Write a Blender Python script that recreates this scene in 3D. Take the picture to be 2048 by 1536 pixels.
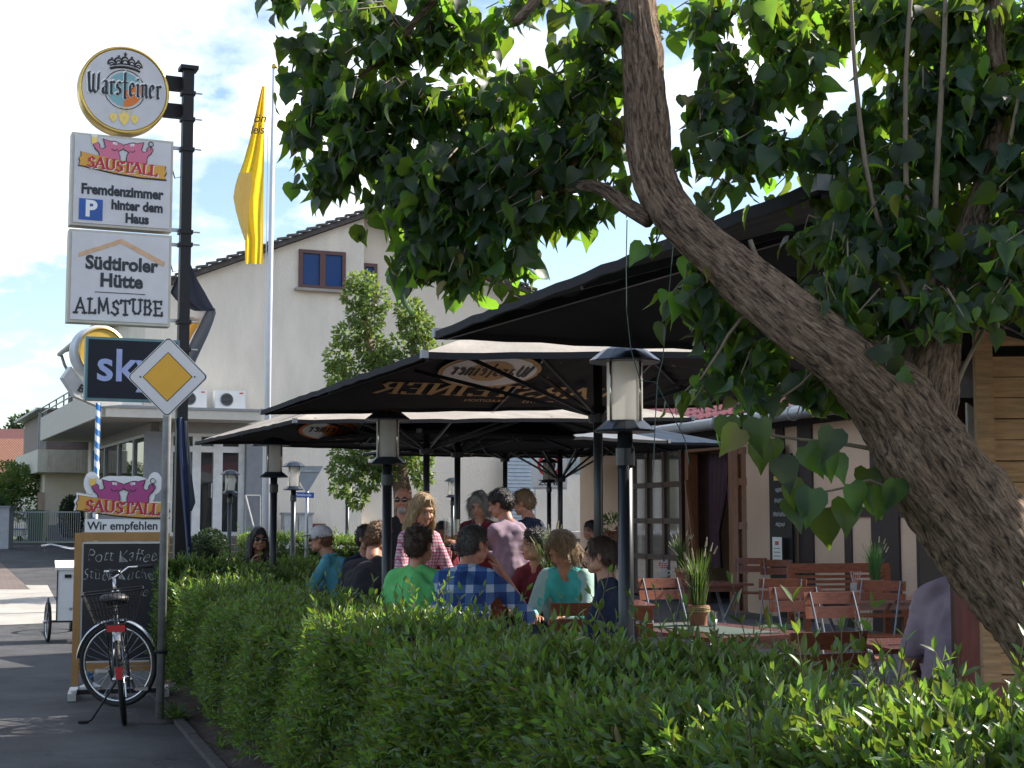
import bpy, math, random
import numpy as np
from mathutils import Vector, Matrix, Euler
rad = math.radians
random.seed(7)
rng = np.random.default_rng(7)
for o in list(bpy.data.objects):
    bpy.data.objects.remove(o)
sc = bpy.context.scene
col = sc.collection

# ---------------------------------------------------------------- camera
F = 3000.0                      # focal length in pixels of the 2048 px wide photograph
PITCH = rad(5.05)
EYE = 1.55
cam_d = bpy.data.cameras.new('camera')
cam = bpy.data.objects.new('camera', cam_d)
col.objects.link(cam)
cam.location = (0, 0, EYE)
cam.rotation_euler = (rad(90) + PITCH, 0, 0)
cam_d.sensor_width = 36.0
cam_d.lens = F / 2048 * 36.0
cam_d.clip_start = 0.05
cam_d.clip_end = 3000
sc.camera = cam

# ---------------------------------------------------------------- sky, sun, exposure
SUN_AZ, SUN_EL = rad(67), rad(40)          # azimuth measured from the view direction to the right
world = bpy.data.worlds.new('World')
sc.world = world
world.use_nodes = True
wn, wl = world.node_tree.nodes, world.node_tree.links
wn.clear()
def N(tree, kind, **kw):
    n = tree.nodes.new(kind)
    for k, v in kw.items():
        setattr(n, k, v)
    return n
def math_node(tree, op, a, b=None, clamp=False):
    n = tree.nodes.new('ShaderNodeMath'); n.operation = op; n.use_clamp = clamp
    for i, s in enumerate((a, b)):
        if s is None: continue
        if hasattr(s, 'default_value') or hasattr(s, 'links'):
            tree.links.new(s, n.inputs[i])
        else:
            n.inputs[i].default_value = s
    return n.outputs[0]
wt = world.node_tree
sky = N(wt, 'ShaderNodeTexSky', sky_type='NISHITA', sun_disc=False)
sky.sun_elevation = SUN_EL
sky.sun_rotation = SUN_AZ
sky.air_density = 1.0; sky.dust_density = 0.8; sky.ozone_density = 1.2
tc = N(wt, 'ShaderNodeTexCoord')
sep = N(wt, 'ShaderNodeSeparateXYZ'); wl.new(tc.outputs['Generated'], sep.inputs[0])
zz = math_node(wt, 'ADD', math_node(wt, 'MAXIMUM', sep.outputs[2], 0.0), 0.32)
cx = math_node(wt, 'DIVIDE', sep.outputs[0], zz)
cy = math_node(wt, 'DIVIDE', sep.outputs[1], zz)
comb = N(wt, 'ShaderNodeCombineXYZ'); wl.new(cx, comb.inputs[0]); wl.new(cy, comb.inputs[1])
comb.inputs[2].default_value = 3.7
nz = N(wt, 'ShaderNodeTexNoise'); nz.inputs['Scale'].default_value = 2.3; nz.inputs['Detail'].default_value = 8; nz.inputs['Roughness'].default_value = 0.58
wl.new(comb.outputs[0], nz.inputs['Vector'])
ramp = N(wt, 'ShaderNodeValToRGB')
ramp.color_ramp.elements[0].position = 0.495; ramp.color_ramp.elements[0].color = (0, 0, 0, 1)
ramp.color_ramp.elements[1].position = 0.64; ramp.color_ramp.elements[1].color = (1, 1, 1, 1)
wl.new(nz.outputs[0], ramp.inputs[0])
nz2 = N(wt, 'ShaderNodeTexNoise'); nz2.inputs['Scale'].default_value = 5.0; nz2.inputs['Detail'].default_value = 5
wl.new(comb.outputs[0], nz2.inputs['Vector'])
cr2 = N(wt, 'ShaderNodeValToRGB')
cr2.color_ramp.elements[0].position = 0.35; cr2.color_ramp.elements[0].color = (5.0, 5.6, 6.6, 1)
cr2.color_ramp.elements[1].position = 0.6; cr2.color_ramp.elements[1].color = (11.0, 11.0, 10.9, 1)
wl.new(nz2.outputs[0], cr2.inputs[0])
mixc = N(wt, 'ShaderNodeMix', data_type='RGBA')
wl.new(ramp.outputs[0], mixc.inputs[0])
wl.new(sky.outputs[0], mixc.inputs[6]); wl.new(cr2.outputs[0], mixc.inputs[7])
bg = N(wt, 'ShaderNodeBackground'); bg.inputs[1].default_value = 0.112
wl.new(mixc.outputs[2], bg.inputs[0])
wo = N(wt, 'ShaderNodeOutputWorld'); wl.new(bg.outputs[0], wo.inputs[0])

sun_d = bpy.data.lights.new('sun', 'SUN')
sun = bpy.data.objects.new('sun', sun_d); col.objects.link(sun)
sun_d.energy = 5.0; sun_d.angle = rad(0.53); sun_d.color = (1.0, 0.93, 0.82)
SUNDIR = Vector((math.sin(SUN_AZ) * math.cos(SUN_EL), math.cos(SUN_AZ) * math.cos(SUN_EL), math.sin(SUN_EL)))
sun.rotation_euler = SUNDIR.to_track_quat('Z', 'Y').to_euler()
sun.location = (20, 20, 30)
vs = sc.view_settings
vs.view_transform = 'Standard'; vs.look = 'None'; vs.gamma = 1.0; vs.use_curve_mapping = False
vs.exposure = 1.05
sc.cycles.use_denoising = True
sc.cycles.max_bounces = 8; sc.cycles.transparent_max_bounces = 12
sc.cycles.caustics_reflective = False; sc.cycles.caustics_refractive = False

# ---------------------------------------------------------------- helpers
CF = Vector((0, math.cos(PITCH), math.sin(PITCH))); CU = Vector((0, -math.sin(PITCH), math.cos(PITCH)))
def ray(u, v):
    return CF + Vector(((u - 1024) / F, 0, 0)) + CU * ((768 - v) / F)
def P(u, v, Y):
    d = ray(u, v); return Vector((0, 0, EYE)) + d * (Y / d.y)
def G(u, v, z=0.0):
    d = ray(u, v); return Vector((0, 0, EYE)) + d * ((z - EYE) / d.z)
def hit(u, v, q, n):
    d = ray(u, v); c = Vector((0, 0, EYE)); return c + d * ((q - c).dot(n) / d.dot(n))
def gz(Y):                                   # the ground climbs gently towards the houses
    return 0.0 if Y < 19 else min((Y - 19) / 24.0, 1.0) * 0.75
R20 = rad(20)
T2 = Vector((math.cos(R20), math.sin(R20), 0)); S2 = Vector((-math.sin(R20), math.cos(R20), 0))

class MB:
    def __init__(s): s.v = []; s.f = []; s.m = []; s.cur = 0
    def add(s, vs, fs):
        b = len(s.v); s.v += [tuple(p) for p in vs]
        for f in fs: s.f.append([i + b for i in f]); s.m.append(s.cur)
        return s
    def box(s, c, d, rot=None, taper=1.0):
        c = Vector(c); hx, hy, hz = d[0] / 2, d[1] / 2, d[2] / 2
        pts = []
        for z in (-hz, hz):
            k = taper if z > 0 else 1.0
            for x, y in ((-hx, -hy), (hx, -hy), (hx, hy), (-hx, hy)):
                p = Vector((x * k, y * k, z))
                if rot is not None: p = rot @ p
                pts.append(c + p)
        return s.add(pts, [(3, 2, 1, 0), (4, 5, 6, 7), (0, 1, 5, 4), (1, 2, 6, 5), (2, 3, 7, 6), (3, 0, 4, 7)])
    def bar(s, a, b, w, h, up=(0, 0, 1)):
        a = Vector(a); b = Vector(b); d = (b - a); L = d.length; d.normalize()
        up = Vector(up); side = d.cross(up)
        if side.length < 1e-4: side = d.cross(Vector((1, 0, 0)))
        side.normalize(); up = side.cross(d)
        rot = Matrix((side, d, up)).transposed()
        return s.box((a + b) / 2, (w, L, h), rot)
    def tube(s, pts, rs, n=10, cap=True, fn=None):
        pts = [Vector(p) for p in pts]
        if not hasattr(rs, '__len__'): rs = [rs] * len(pts)
        rings = []; ref = None
        for i, p in enumerate(pts):
            d = (pts[min(i + 1, len(pts) - 1)] - pts[max(i - 1, 0)])
            if d.length < 1e-9: d = Vector((0, 0, 1))
            d.normalize()
            if ref is None:
                ref = d.cross(Vector((0.13, 0.97, 0.2)));
                if ref.length < 0.05: ref = d.cross(Vector((1, 0, 0)))
            ref = (ref - d * ref.dot(d)); ref.normalize(); e = d.cross(ref)
            rr = []
            for k in range(n):
                a = 2 * math.pi * k / n
                r = rs[i] * (fn(i, k) if fn else 1.0)
                rr.append(p + ref * (math.cos(a) * r) + e * (math.sin(a) * r))
            rings.append(rr)
        vs = [q for r in rings for q in r]; fs = []
        for i in range(len(rings) - 1):
            for k in range(n):
                k2 = (k + 1) % n
                fs.append((i * n + k, i * n + k2, (i + 1) * n + k2, (i + 1) * n + k))
        if cap:
            fs.append(tuple(range(n - 1, -1, -1))); fs.append(tuple((len(rings) - 1) * n + k for k in range(n)))
        return s.add(vs, fs)
    def lathe(s, prof, n=24, c=(0, 0, 0), axis=None, cap=True):
        c = Vector(c); vs = []; fs = []
        for r, z in prof:
            for k in range(n):
                a = 2 * math.pi * k / n
                p = Vector((r * math.cos(a), r * math.sin(a), z))
                if axis is not None: p = axis @ p
                vs.append(c + p)
        for i in range(len(prof) - 1):
            for k in range(n):
                k2 = (k + 1) % n
                fs.append((i * n + k, i * n + k2, (i + 1) * n + k2, (i + 1) * n + k))
        if cap:
            fs.append(tuple(range(n - 1, -1, -1))); fs.append(tuple((len(prof) - 1) * n + k for k in range(n)))
        return s.add(vs, fs)
    def torus(s, c, R, r, axis=None, n=40, m=8, a0=0, a1=2 * math.pi):
        c = Vector(c); full = abs(a1 - a0 - 2 * math.pi) < 1e-6; vs = []; fs = []
        cnt = n if full else n + 1
        for i in range(cnt):
            a = a0 + (a1 - a0) * i / n
            for k in range(m):
                b = 2 * math.pi * k / m
                p = Vector(((R + r * math.cos(b)) * math.cos(a), r * math.sin(b), (R + r * math.cos(b)) * math.sin(a)))
                if axis is not None: p = axis @ p
                vs.append(c + p)
        for i in range(n):
            j = (i + 1) % cnt
            for k in range(m):
                k2 = (k + 1) % m
                fs.append((i * m + k, i * m + k2, j * m + k2, j * m + k))
        return s.add(vs, fs)
    def ell(s, c, r, rot=None, n=14, m=9):
        c = Vector(c); vs = []; fs = []
        for i in range(m + 1):
            th = math.pi * (i + 0.02) / (m + 0.04)
            for k in range(n):
                a = 2 * math.pi * k / n
                p = Vector((r[0] * math.sin(th) * math.cos(a), r[1] * math.sin(th) * math.sin(a), r[2] * math.cos(th)))
                if rot is not None: p = rot @ p
                vs.append(c + p)
        for i in range(m):
            for k in range(n):
                k2 = (k + 1) % n
                fs.append((i * n + k, (i + 1) * n + k, (i + 1) * n + k2, i * n + k2))
        fs.append(tuple(range(n))); fs.append(tuple(m * n + k for k in range(n - 1, -1, -1)))
        return s.add(vs, fs)
    def cap(s, a, b, ra, rb, n=12):                 # closed tapered capsule
        a = Vector(a); b = Vector(b); d = b - a
        if d.length < 1e-6: d = Vector((0, 0, 1e-4))
        u = d.normalized(); pts = []; rs = []
        for th in (-80, -55, -25, 0):
            pts.append(a + u * (ra * math.sin(rad(th)))); rs.append(ra * math.cos(rad(th)))
        for th in (0, 25, 55, 80):
            pts.append(b + u * (rb * math.sin(rad(th)))); rs.append(rb * math.cos(rad(th)))
        ref = u.cross(Vector((0.2, 0.9, 0.3))); ref.normalize(); e = u.cross(ref)
        vs = []; fs = []
        for p, r in zip(pts, rs):
            for k in range(n):
                t = 2 * math.pi * k / n
                vs.append(p + ref * (math.cos(t) * r) + e * (math.sin(t) * r))
        for i in range(len(pts) - 1):
            for k in range(n):
                k2 = (k + 1) % n
                fs.append((i * n + k, i * n + k2, (i + 1) * n + k2, (i + 1) * n + k))
        fs.append(tuple(range(n - 1, -1, -1))); fs.append(tuple((len(pts) - 1) * n + k for k in range(n)))
        return s.add(vs, fs)
    def poly(s, pts, th=None, n=(0, -1, 0)):        # flat polygon, extruded backwards by th
        pts = [Vector(p) for p in pts]; k = len(pts)
        if th is None: return s.add(pts, [tuple(range(k))])
        off = Vector(n) * -th
        fs = [tuple(range(k)), tuple(range(2 * k - 1, k - 1, -1))]
        for i in range(k):
            j = (i + 1) % k; fs.append((i, k + i, k + j, j))
        return s.add(pts + [p + off for p in pts], fs)
    def build(s, name, mat, parent=None, smooth=False, world=False, auto=None):
        me = bpy.data.meshes.new(name)
        vs = s.v
        if world and parent is not None:
            inv = parent.matrix_basis.inverted(); vs = [tuple(inv @ Vector(p)) for p in vs]
        me.from_pydata(vs, [], s.f)
        for m in (mat if isinstance(mat, (list, tuple)) else [mat]): me.materials.append(m)
        if len(me.materials) > 1: me.polygons.foreach_set('material_index', s.m)
        if smooth: me.polygons.foreach_set('use_smooth', [True] * len(me.polygons))
        if auto is not None: me.set_sharp_from_angle(angle=rad(auto))
        me.update()
        return link(name, me, parent)
def link(name, me, parent=None):
    o = bpy.data.objects.new(name, me); col.objects.link(o)
    if parent is not None: o.parent = parent
    return o
def tag(o, label=None, cat=None, group=None, kind=None):
    for k, v in (('label', label), ('category', cat), ('group', group), ('kind', kind)):
        if v: o[k] = v
    return o
def thing(name, label, cat, loc=(0, 0, 0), rotz=0.0, group=None):
    o = bpy.data.objects.new(name, None); col.objects.link(o)
    o.empty_display_size = 0.2
    o.location = loc; o.rotation_euler = (0, 0, rotz)
    o.matrix_basis = Matrix.Translation(Vector(loc)) @ Matrix.Rotation(rotz, 4, 'Z')
    return tag(o, label, cat, group)
def dup(root, loc, rotz, label, group=None):
    r = root.copy(); col.objects.link(r)
    r.matrix_basis = Matrix.Translation(Vector(loc)) @ Matrix.Rotation(rotz, 4, 'Z')
    r['label'] = label
    if group: r['group'] = group
    for ch in [c for c in col.objects if c.parent == root]:
        c = ch.copy(); col.objects.link(c); c.parent = r
        for g in [g for g in col.objects if g.parent == ch]:
            d = g.copy(); col.objects.link(d); d.parent = c
    return r

# ---------------------------------------------------------------- materials
MATS = {}
def M(name, c, rough=0.6, metal=0.0, var=0.12, vs=6.0, bump=0.0, bs=60.0, spec=0.5, stretch=None, c2=None, coat=0.0):
    if name in MATS: return MATS[name]
    m = bpy.data.materials.new(name); m.use_nodes = True; t = m.node_tree; t.nodes.clear()
    out = N(t, 'ShaderNodeOutputMaterial'); b = N(t, 'ShaderNodeBsdfPrincipled'); t.links.new(b.outputs[0], out.inputs[0])
    b.inputs['Roughness'].default_value = rough; b.inputs['Metallic'].default_value = metal
    b.inputs['Specular IOR Level'].default_value = spec
    if coat: b.inputs['Coat Weight'].default_value = coat
    tcn = N(t, 'ShaderNodeTexCoord'); vec = tcn.outputs['Object']
    if stretch:
        mp = N(t, 'ShaderNodeMapping'); mp.inputs['Scale'].default_value = stretch
        t.links.new(vec, mp.inputs[0]); vec = mp.outputs[0]
    nz = N(t, 'ShaderNodeTexNoise'); nz.inputs['Scale'].default_value = vs; nz.inputs['Detail'].default_value = 6; nz.inputs['Roughness'].default_value = 0.62
    t.links.new(vec, nz.inputs['Vector'])
    mx = N(t, 'ShaderNodeMix', data_type='RGBA')
    a = [max(0, x * (1 - var)) for x in c]; d = c2 if c2 else [min(1, x * (1 + var)) for x in c]
    mx.inputs[6].default_value = (*a, 1); mx.inputs[7].default_value = (*d, 1)
    rp = N(t, 'ShaderNodeMapRange'); rp.inputs[1].default_value = 0.3; rp.inputs[2].default_value = 0.7
    t.links.new(nz.outputs[0], rp.inputs[0]); t.links.new(rp.outputs[0], mx.inputs[0])
    t.links.new(mx.outputs[2], b.inputs['Base Color'])
    if bump:
        n2 = N(t, 'ShaderNodeTexNoise'); n2.inputs['Scale'].default_value = bs; n2.inputs['Detail'].default_value = 4
        t.links.new(vec, n2.inputs['Vector'])
        bp = N(t, 'ShaderNodeBump'); bp.inputs['Strength'].default_value = bump; bp.inputs['Distance'].default_value = 0.02
        t.links.new(n2.outputs[0], bp.inputs['Height']); t.links.new(bp.outputs[0], b.inputs['Normal'])
    MATS[name] = m; return m
def leafmat(name, c, tr, var=0.35, rough=0.38, back=None, tw=0.45):
    m = bpy.data.materials.new(name); m.use_nodes = True; t = m.node_tree; t.nodes.clear()
    out = N(t, 'ShaderNodeOutputMaterial'); b = N(t, 'ShaderNodeBsdfPrincipled')
    b.inputs['Roughness'].default_value = rough
    at = N(t, 'ShaderNodeAttribute'); at.attribute_name = 'rnd'
    oi = N(t, 'ShaderNodeObjectInfo')
    s = math_node(t, 'FRACT', math_node(t, 'ADD', at.outputs['Fac'], oi.outputs['Random']))
    hs = N(t, 'ShaderNodeHueSaturation'); hs.inputs['Color'].default_value = (*c, 1)
    t.links.new(math_node(t, 'ADD', math_node(t, 'MULTIPLY', s, 0.06), 0.47), hs.inputs['Hue'])
    t.links.new(math_node(t, 'ADD', math_node(t, 'MULTIPLY', s, 2 * var), 1 - var), hs.inputs['Value'])
    h2 = N(t, 'ShaderNodeHueSaturation'); h2.inputs['Color'].default_value = (*tr, 1)
    t.links.new(math_node(t, 'ADD', math_node(t, 'MULTIPLY', s, 0.05), 0.475), h2.inputs['Hue'])
    t.links.new(math_node(t, 'ADD', math_node(t, 'MULTIPLY', s, 2 * var), 1 - var), h2.inputs['Value'])
    br = N(t, 'ShaderNodeMix', data_type='RGBA'); br.inputs[7].default_value = (.16, .09, .03, 1)
    t.links.new(math_node(t, 'GREATER_THAN', math_node(t, 'FRACT', math_node(t, 'MULTIPLY', s, 7.31)), .975), br.inputs[0]); t.links.new(hs.outputs[0], br.inputs[6])
    t.links.new(br.outputs[2], b.inputs['Base Color'])
    tl = N(t, 'ShaderNodeBsdfTranslucent'); t.links.new(h2.outputs[0], tl.inputs[0])
    mx = N(t, 'ShaderNodeMixShader'); mx.inputs[0].default_value = tw
    t.links.new(b.outputs[0], mx.inputs[1]); t.links.new(tl.outputs[0], mx.inputs[2]); t.links.new(mx.outputs[0], out.inputs[0])
    MATS[name] = m; return m
def glassmat(name, tint=(0.02, 0.025, 0.03), rough=0.03):
    m = bpy.data.materials.new(name); m.use_nodes = True; t = m.node_tree
    b = t.nodes['Principled BSDF']; b.inputs['Base Color'].default_value = (*tint, 1)
    b.inputs['Roughness'].default_value = rough; b.inputs['Specular IOR Level'].default_value = 0.9; b.inputs['IOR'].default_value = 1.6
    MATS[name] = m; return m
def clearglass(name, tint=(1, 1, 1), fac=0.75):
    m = bpy.data.materials.new(name); m.use_nodes = True; t = m.node_tree; t.nodes.clear()
    out = N(t, 'ShaderNodeOutputMaterial'); tr = N(t, 'ShaderNodeBsdfTransparent'); tr.inputs[0].default_value = (*tint, 1)
    g = N(t, 'ShaderNodeBsdfGlossy'); g.inputs['Roughness'].default_value = 0.05
    mx = N(t, 'ShaderNodeMixShader'); mx.inputs[0].default_value = 1 - fac
    t.links.new(tr.outputs[0], mx.inputs[1]); t.links.new(g.outputs[0], mx.inputs[2]); t.links.new(mx.outputs[0], out.inputs[0])
    MATS[name] = m; return m
def translucent(name, c, tr, tw=0.5, rough=0.5):
    m = bpy.data.materials.new(name); m.use_nodes = True; t = m.node_tree; t.nodes.clear()
    out = N(t, 'ShaderNodeOutputMaterial'); b = N(t, 'ShaderNodeBsdfPrincipled'); b.inputs['Base Color'].default_value = (*c, 1); b.inputs['Roughness'].default_value = rough
    tl = N(t, 'ShaderNodeBsdfTranslucent'); tl.inputs[0].default_value = (*tr, 1)
    nz = N(t, 'ShaderNodeTexNoise'); nz.inputs['Scale'].default_value = 9; nz.inputs['Detail'].default_value = 5
    tcn = N(t, 'ShaderNodeTexCoord'); t.links.new(tcn.outputs['Object'], nz.inputs['Vector'])
    mm = N(t, 'ShaderNodeMix', data_type='RGBA'); mm.inputs[6].default_value = (*[x * .85 for x in c], 1); mm.inputs[7].default_value = (*[min(1, x * 1.1) for x in c], 1)
    t.links.new(nz.outputs[0], mm.inputs[0]); t.links.new(mm.outputs[2], b.inputs['Base Color'])
    mx = N(t, 'ShaderNodeMixShader'); mx.inputs[0].default_value = tw
    t.links.new(b.outputs[0], mx.inputs[1]); t.links.new(tl.outputs[0], mx.inputs[2]); t.links.new(mx.outputs[0], out.inputs[0])
    MATS[name] = m; return m
white = M('white_paint', (0.78, 0.78, 0.77), 0.4, var=0.04)
black = M('black_paint', (0.012, 0.012, 0.014), 0.5, var=0.2, spec=.3)
darkmetal = M('dark_metal', (0.03, 0.033, 0.038), 0.32, 0.3, var=0.25)
steel = M('galvanised_steel', (0.36, 0.37, 0.38), 0.42, 0.75, var=0.18, vs=14)
grey = M('grey_metal', (0.28, 0.29, 0.3), 0.45, 0.3)
gold = M('gold', (0.62, 0.43, 0.12), 0.3, 0.8, var=0.15)
brownprint = M('gold_print', (0.58, 0.38, 0.18), 0.7)
red = M('red_plastic', (0.55, 0.02, 0.02), 0.3)
blue = M('sign_blue', (0.01, 0.08, 0.36), 0.4)
orange = M('orange_print', (0.72, 0.19, 0.03), 0.6)
chalk = M('chalk', (0.42, 0.42, 0.41), 0.9, var=0.5, vs=45)
navy = M('navy_print', (0.02, 0.05, 0.16), 0.6)

# ---------------------------------------------------------------- lettering
def text_mesh(txt, size, bold=0.0, shear=0.0, mat=None, parent=None, mtx=None, name='lettering', align='CENTER', depth=0.0, xs=1.0):
    cu = bpy.data.curves.new(name, 'FONT'); cu.body = txt; cu.size = size; cu.offset = bold; cu.shear = shear
    cu.align_x = align; cu.align_y = 'CENTER'; cu.resolution_u = 3; cu.extrude = depth
    tmp = bpy.data.objects.new(name, cu); col.objects.link(tmp)
    me = bpy.data.meshes.new_from_object(tmp)
    bpy.data.objects.remove(tmp)
    me.transform(Matrix.Diagonal((xs, 1, 1, 1)))
    if mtx is not None: me.transform(mtx)
    me.materials.clear(); me.materials.append(mat)
    me.name = name
    return link(name, me, parent)
def face_m(x, z, y, roll=0.0):                  # text plane -> upright face seen from local -Y
    return Matrix.Translation((x, y, z)) @ Matrix.Rotation(rad(90), 4, 'X') @ Matrix.Rotation(roll, 4, 'Z')
GL = {   # broad-nib strokes, x height 1, ascender 1.55
 'W': (1.15, [[(0, 1.5), (.12, .15), (.3, 0), (.45, .2), (.45, 1.4)], [(.45, .2), (.7, 0), (.92, .25), (.95, 1.45), (1.05, 1.55)], [(0, 1.5), (.15, 1.55)]]),
 'a': (.62, [[(.08, .85), (.25, 1), (.42, .9), (.42, .1), (.55, 0)], [(.42, .55), (.12, .45), (.08, .15), (.22, 0), (.42, .15)]]),
 'r': (.5, [[(.05, .95), (.15, .9), (.15, .1), (.25, 0)], [(.15, .8), (.32, 1), (.45, .88)]]),
 's': (.52, [[(.42, .9), (.25, 1), (.08, .8), (.12, .6), (.38, .42), (.4, .15), (.22, 0), (.05, .12)]]),
 't': (.5, [[(.2, 1.75), (.2, -.1), (.3, -.25)], [(.02, 1.0), (.42, 1.0)]]),
 'e': (.56, [[(.1, .45), (.42, .72), (.38, .92), (.22, 1), (.08, .8), (.08, .2), (.22, 0), (.45, .18)]]),
 'i': (.34, [[(.05, .95), (.14, .9), (.14, .1), (.25, 0)], [(.1, 1.35), (.18, 1.28)]]),
 'n': (.66, [[(.05, .95), (.14, .9), (.14, .05), (.2, 0)], [(.14, .8), (.35, 1), (.5, .88), (.5, .1), (.6, 0)]]),
}
CAP = {
 'W': (1.3, [[(0, 1), (.3, 0), (.6, 1)], [(.6, 1), (.9, 0), (1.15, 1)], [(-.1, 1), (.1, 1)], [(1.05, 1), (1.25, 1)]]),
 'A': (1.0, [[(0, 0), (.42, 1), (.85, 0)], [(.18, .35), (.65, .35)], [(-.1, 0), (.12, 0)], [(.72, 0), (.95, 0)]]),
 'R': (.9, [[(.12, 0), (.12, 1), (.5, 1), (.65, .78), (.5, .52), (.12, .5)], [(.35, .5), (.8, 0)], [(0, 0), (.25, 0)]]),
 'S': (.75, [[(.6, .82), (.4, 1), (.15, .85), (.2, .6), (.55, .4), (.6, .15), (.35, 0), (.05, .15)]]),
 'T': (.85, [[(.42, 0), (.42, 1)], [(.02, .85), (.05, 1), (.8, 1), (.83, .85)], [(.3, 0), (.55, 0)]]),
 'E': (.8, [[(.12, 0), (.12, 1)], [(0, 1), (.65, 1), (.67, .85)], [(.12, .52), (.5, .52)], [(0, 0), (.68, 0), (.7, .17)]]),
 'I': (.42, [[(.2, 0), (.2, 1)], [(.08, 0), (.32, 0)], [(.08, 1), (.32, 1)]]),
 'N': (1.0, [[(.12, 0), (.12, 1), (.78, 0), (.78, 1)], [(0, 0), (.24, 0)], [(.68, 1), (.9, 1)]]),
 'L': (.75, [[(.12, 1), (.12, 0), (.62, 0), (.64, .18)], [(0, 1), (.25, 1)]]),
 'U': (.95, [[(.12, 1), (.12, .2), (.3, 0), (.6, 0), (.78, .2), (.78, 1)], [(0, 1), (.24, 1)], [(.68, 1), (.9, 1)]]),
 'M': (1.04, [[(.08, 0), (.15, 1), (.5, .2), (.85, 1), (.95, 0)]]),
 'B': (.85, [[(.12, 0), (.12, 1), (.48, 1), (.6, .78), (.45, .54), (.12, .52)], [(.45, .54), (.68, .3), (.5, 0), (.1, 0)]]),
}
def nib(txt, glyphs, h, w, ang, mat, parent, mtx, name='lettering', fat=0.0, xs=1.0, wob=0.0, gap=0.12):
    mb = MB(); x = 0.0; W = sum(glyphs[ch][0] + gap for ch in txt) - gap
    n = Vector((math.cos(ang), math.sin(ang), 0)) * w / 2
    q = Vector((-n.y, n.x, 0)) * 0.3 + Vector((0, 0, 0))
    rr = random.Random(3)
    for ch in txt:
        adv, st = glyphs[ch]
        dy = rr.uniform(-wob, wob); sk = rr.uniform(-wob, wob)
        for s in st:
            pts = [Vector(((x + p[0] + sk * p[1] - W / 2) * xs, p[1] + dy, 0)) for p in s]
            for a, b in zip(pts[:-1], pts[1:]):
                d = (b - a).normalized() * (0.02 + fat)
                e = Vector((-d.y, d.x, 0)) * (fat / (0.02 + fat))
                c = [a - n - d, a + n - d, b + n + d, b - n + d]
                if abs((b - a).cross(n).z) < 0.25 * (b - a).length * n.length + 1e-6 or fat:
                    m = max(fat, w * 0.12); pe = Vector((-(b - a).y, (b - a).x, 0)).normalized() * m
                    mb.add([a - d - pe, b + d - pe, b + d + pe, a - d + pe], [(0, 1, 2, 3)])
                if (c[1] - c[0]).cross(c[2] - c[0]).z < 0: c = c[::-1]
                mb.add(c, [(0, 1, 2, 3)])
        x += adv + gap
    k = 0
    vs = []
    for p in mb.v: vs.append(tuple(Vector(p) * h - Vector((0, h * 0.5, 0))))
    mb.v = vs
    # lift successive quads by hairs so overlaps never share a plane
    for fi, f in enumerate(mb.f):
        for i in f: mb.v[i] = (mb.v[i][0], mb.v[i][1], 0.00012 * (fi % 23))
    mb.v = [tuple(mtx @ Vector(p)) for p in mb.v]
    return mb.build(name, mat, parent)

def scribble(parent, x, z, y, w, h, mat, name='chalk_writing', seed=1):    # handwriting too small to read: a looping chalk line
    rr = random.Random(seed); pts = []; n = int(w / h * 9)
    for i in range(n + 1):
        f = i / n; pts.append((x - w / 2 + w * f + h * .25 * math.sin(i * 2.1), y, z + h * .5 * math.sin(i * 1.7 + rr.uniform(-.6, .6)) * (.5 + .5 * abs(math.sin(i * .43 + seed)))))
    mb = MB(); mb.tube(pts, h * .07, 5); return mb.build(name, mat, parent)
# ================================================================ the setting
def brickmat(name, c1, c2, mortar, scale, rough=0.85, sq=0.5, rot=R20, bw=0.5, rh=0.25, bump=0.4):
    m = bpy.data.materials.new(name); m.use_nodes = True; t = m.node_tree; b = t.nodes['Principled BSDF']; b.inputs['Roughness'].default_value = rough
    tcn = N(t, 'ShaderNodeTexCoord'); mp = N(t, 'ShaderNodeMapping'); mp.inputs['Rotation'].default_value = (0, 0, -rot)
    t.links.new(tcn.outputs['Object'], mp.inputs[0])
    br = N(t, 'ShaderNodeTexBrick'); br.inputs['Color1'].default_value = (*c1, 1); br.inputs['Color2'].default_value = (*c2, 1); br.inputs['Mortar'].default_value = (*mortar, 1)
    br.inputs['Scale'].default_value = scale; br.inputs['Brick Width'].default_value = bw; br.inputs['Row Height'].default_value = rh; br.inputs['Mortar Size'].default_value = 0.012
    t.links.new(mp.outputs[0], br.inputs[0])
    nz = N(t, 'ShaderNodeTexNoise'); nz.inputs['Scale'].default_value = 1.5; nz.inputs['Detail'].default_value = 6; t.links.new(mp.outputs[0], nz.inputs[0])
    mx = N(t, 'ShaderNodeMix', data_type='RGBA', blend_type='MULTIPLY'); mx.inputs[0].default_value = 0.6
    t.links.new(br.outputs[0], mx.inputs[6]); rp = N(t, 'ShaderNodeMapRange'); rp.inputs[1].default_value = .3; rp.inputs[2].default_value = .7; rp.inputs[3].default_value = .6; rp.inputs[4].default_value = 1.1
    t.links.new(nz.outputs[0], rp.inputs[0]); t.links.new(rp.outputs[0], mx.inputs[7]); t.links.new(mx.outputs[2], b.inputs['Base Color'])
    bp = N(t, 'ShaderNodeBump'); bp.inputs['Strength'].default_value = bump; bp.inputs['Distance'].default_value = 0.01; t.links.new(br.outputs['Fac'], bp.inputs['Height']); bp.invert = True
    t.links.new(bp.outputs[0], b.inputs['Normal'])
    return m
asphalt = M('asphalt', (0.06, 0.059, 0.062), 0.85, var=0.45, vs=1.3, bump=0.7, bs=160)
at_ = asphalt.node_tree; ab = [n for n in at_.nodes if n.type == 'BSDF_PRINCIPLED'][0]; asrc = ab.inputs['Base Color'].links[0].from_socket
vo = N(at_, 'ShaderNodeTexVoronoi'); vo.feature = 'DISTANCE_TO_EDGE'; vo.inputs['Scale'].default_value = .55
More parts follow.
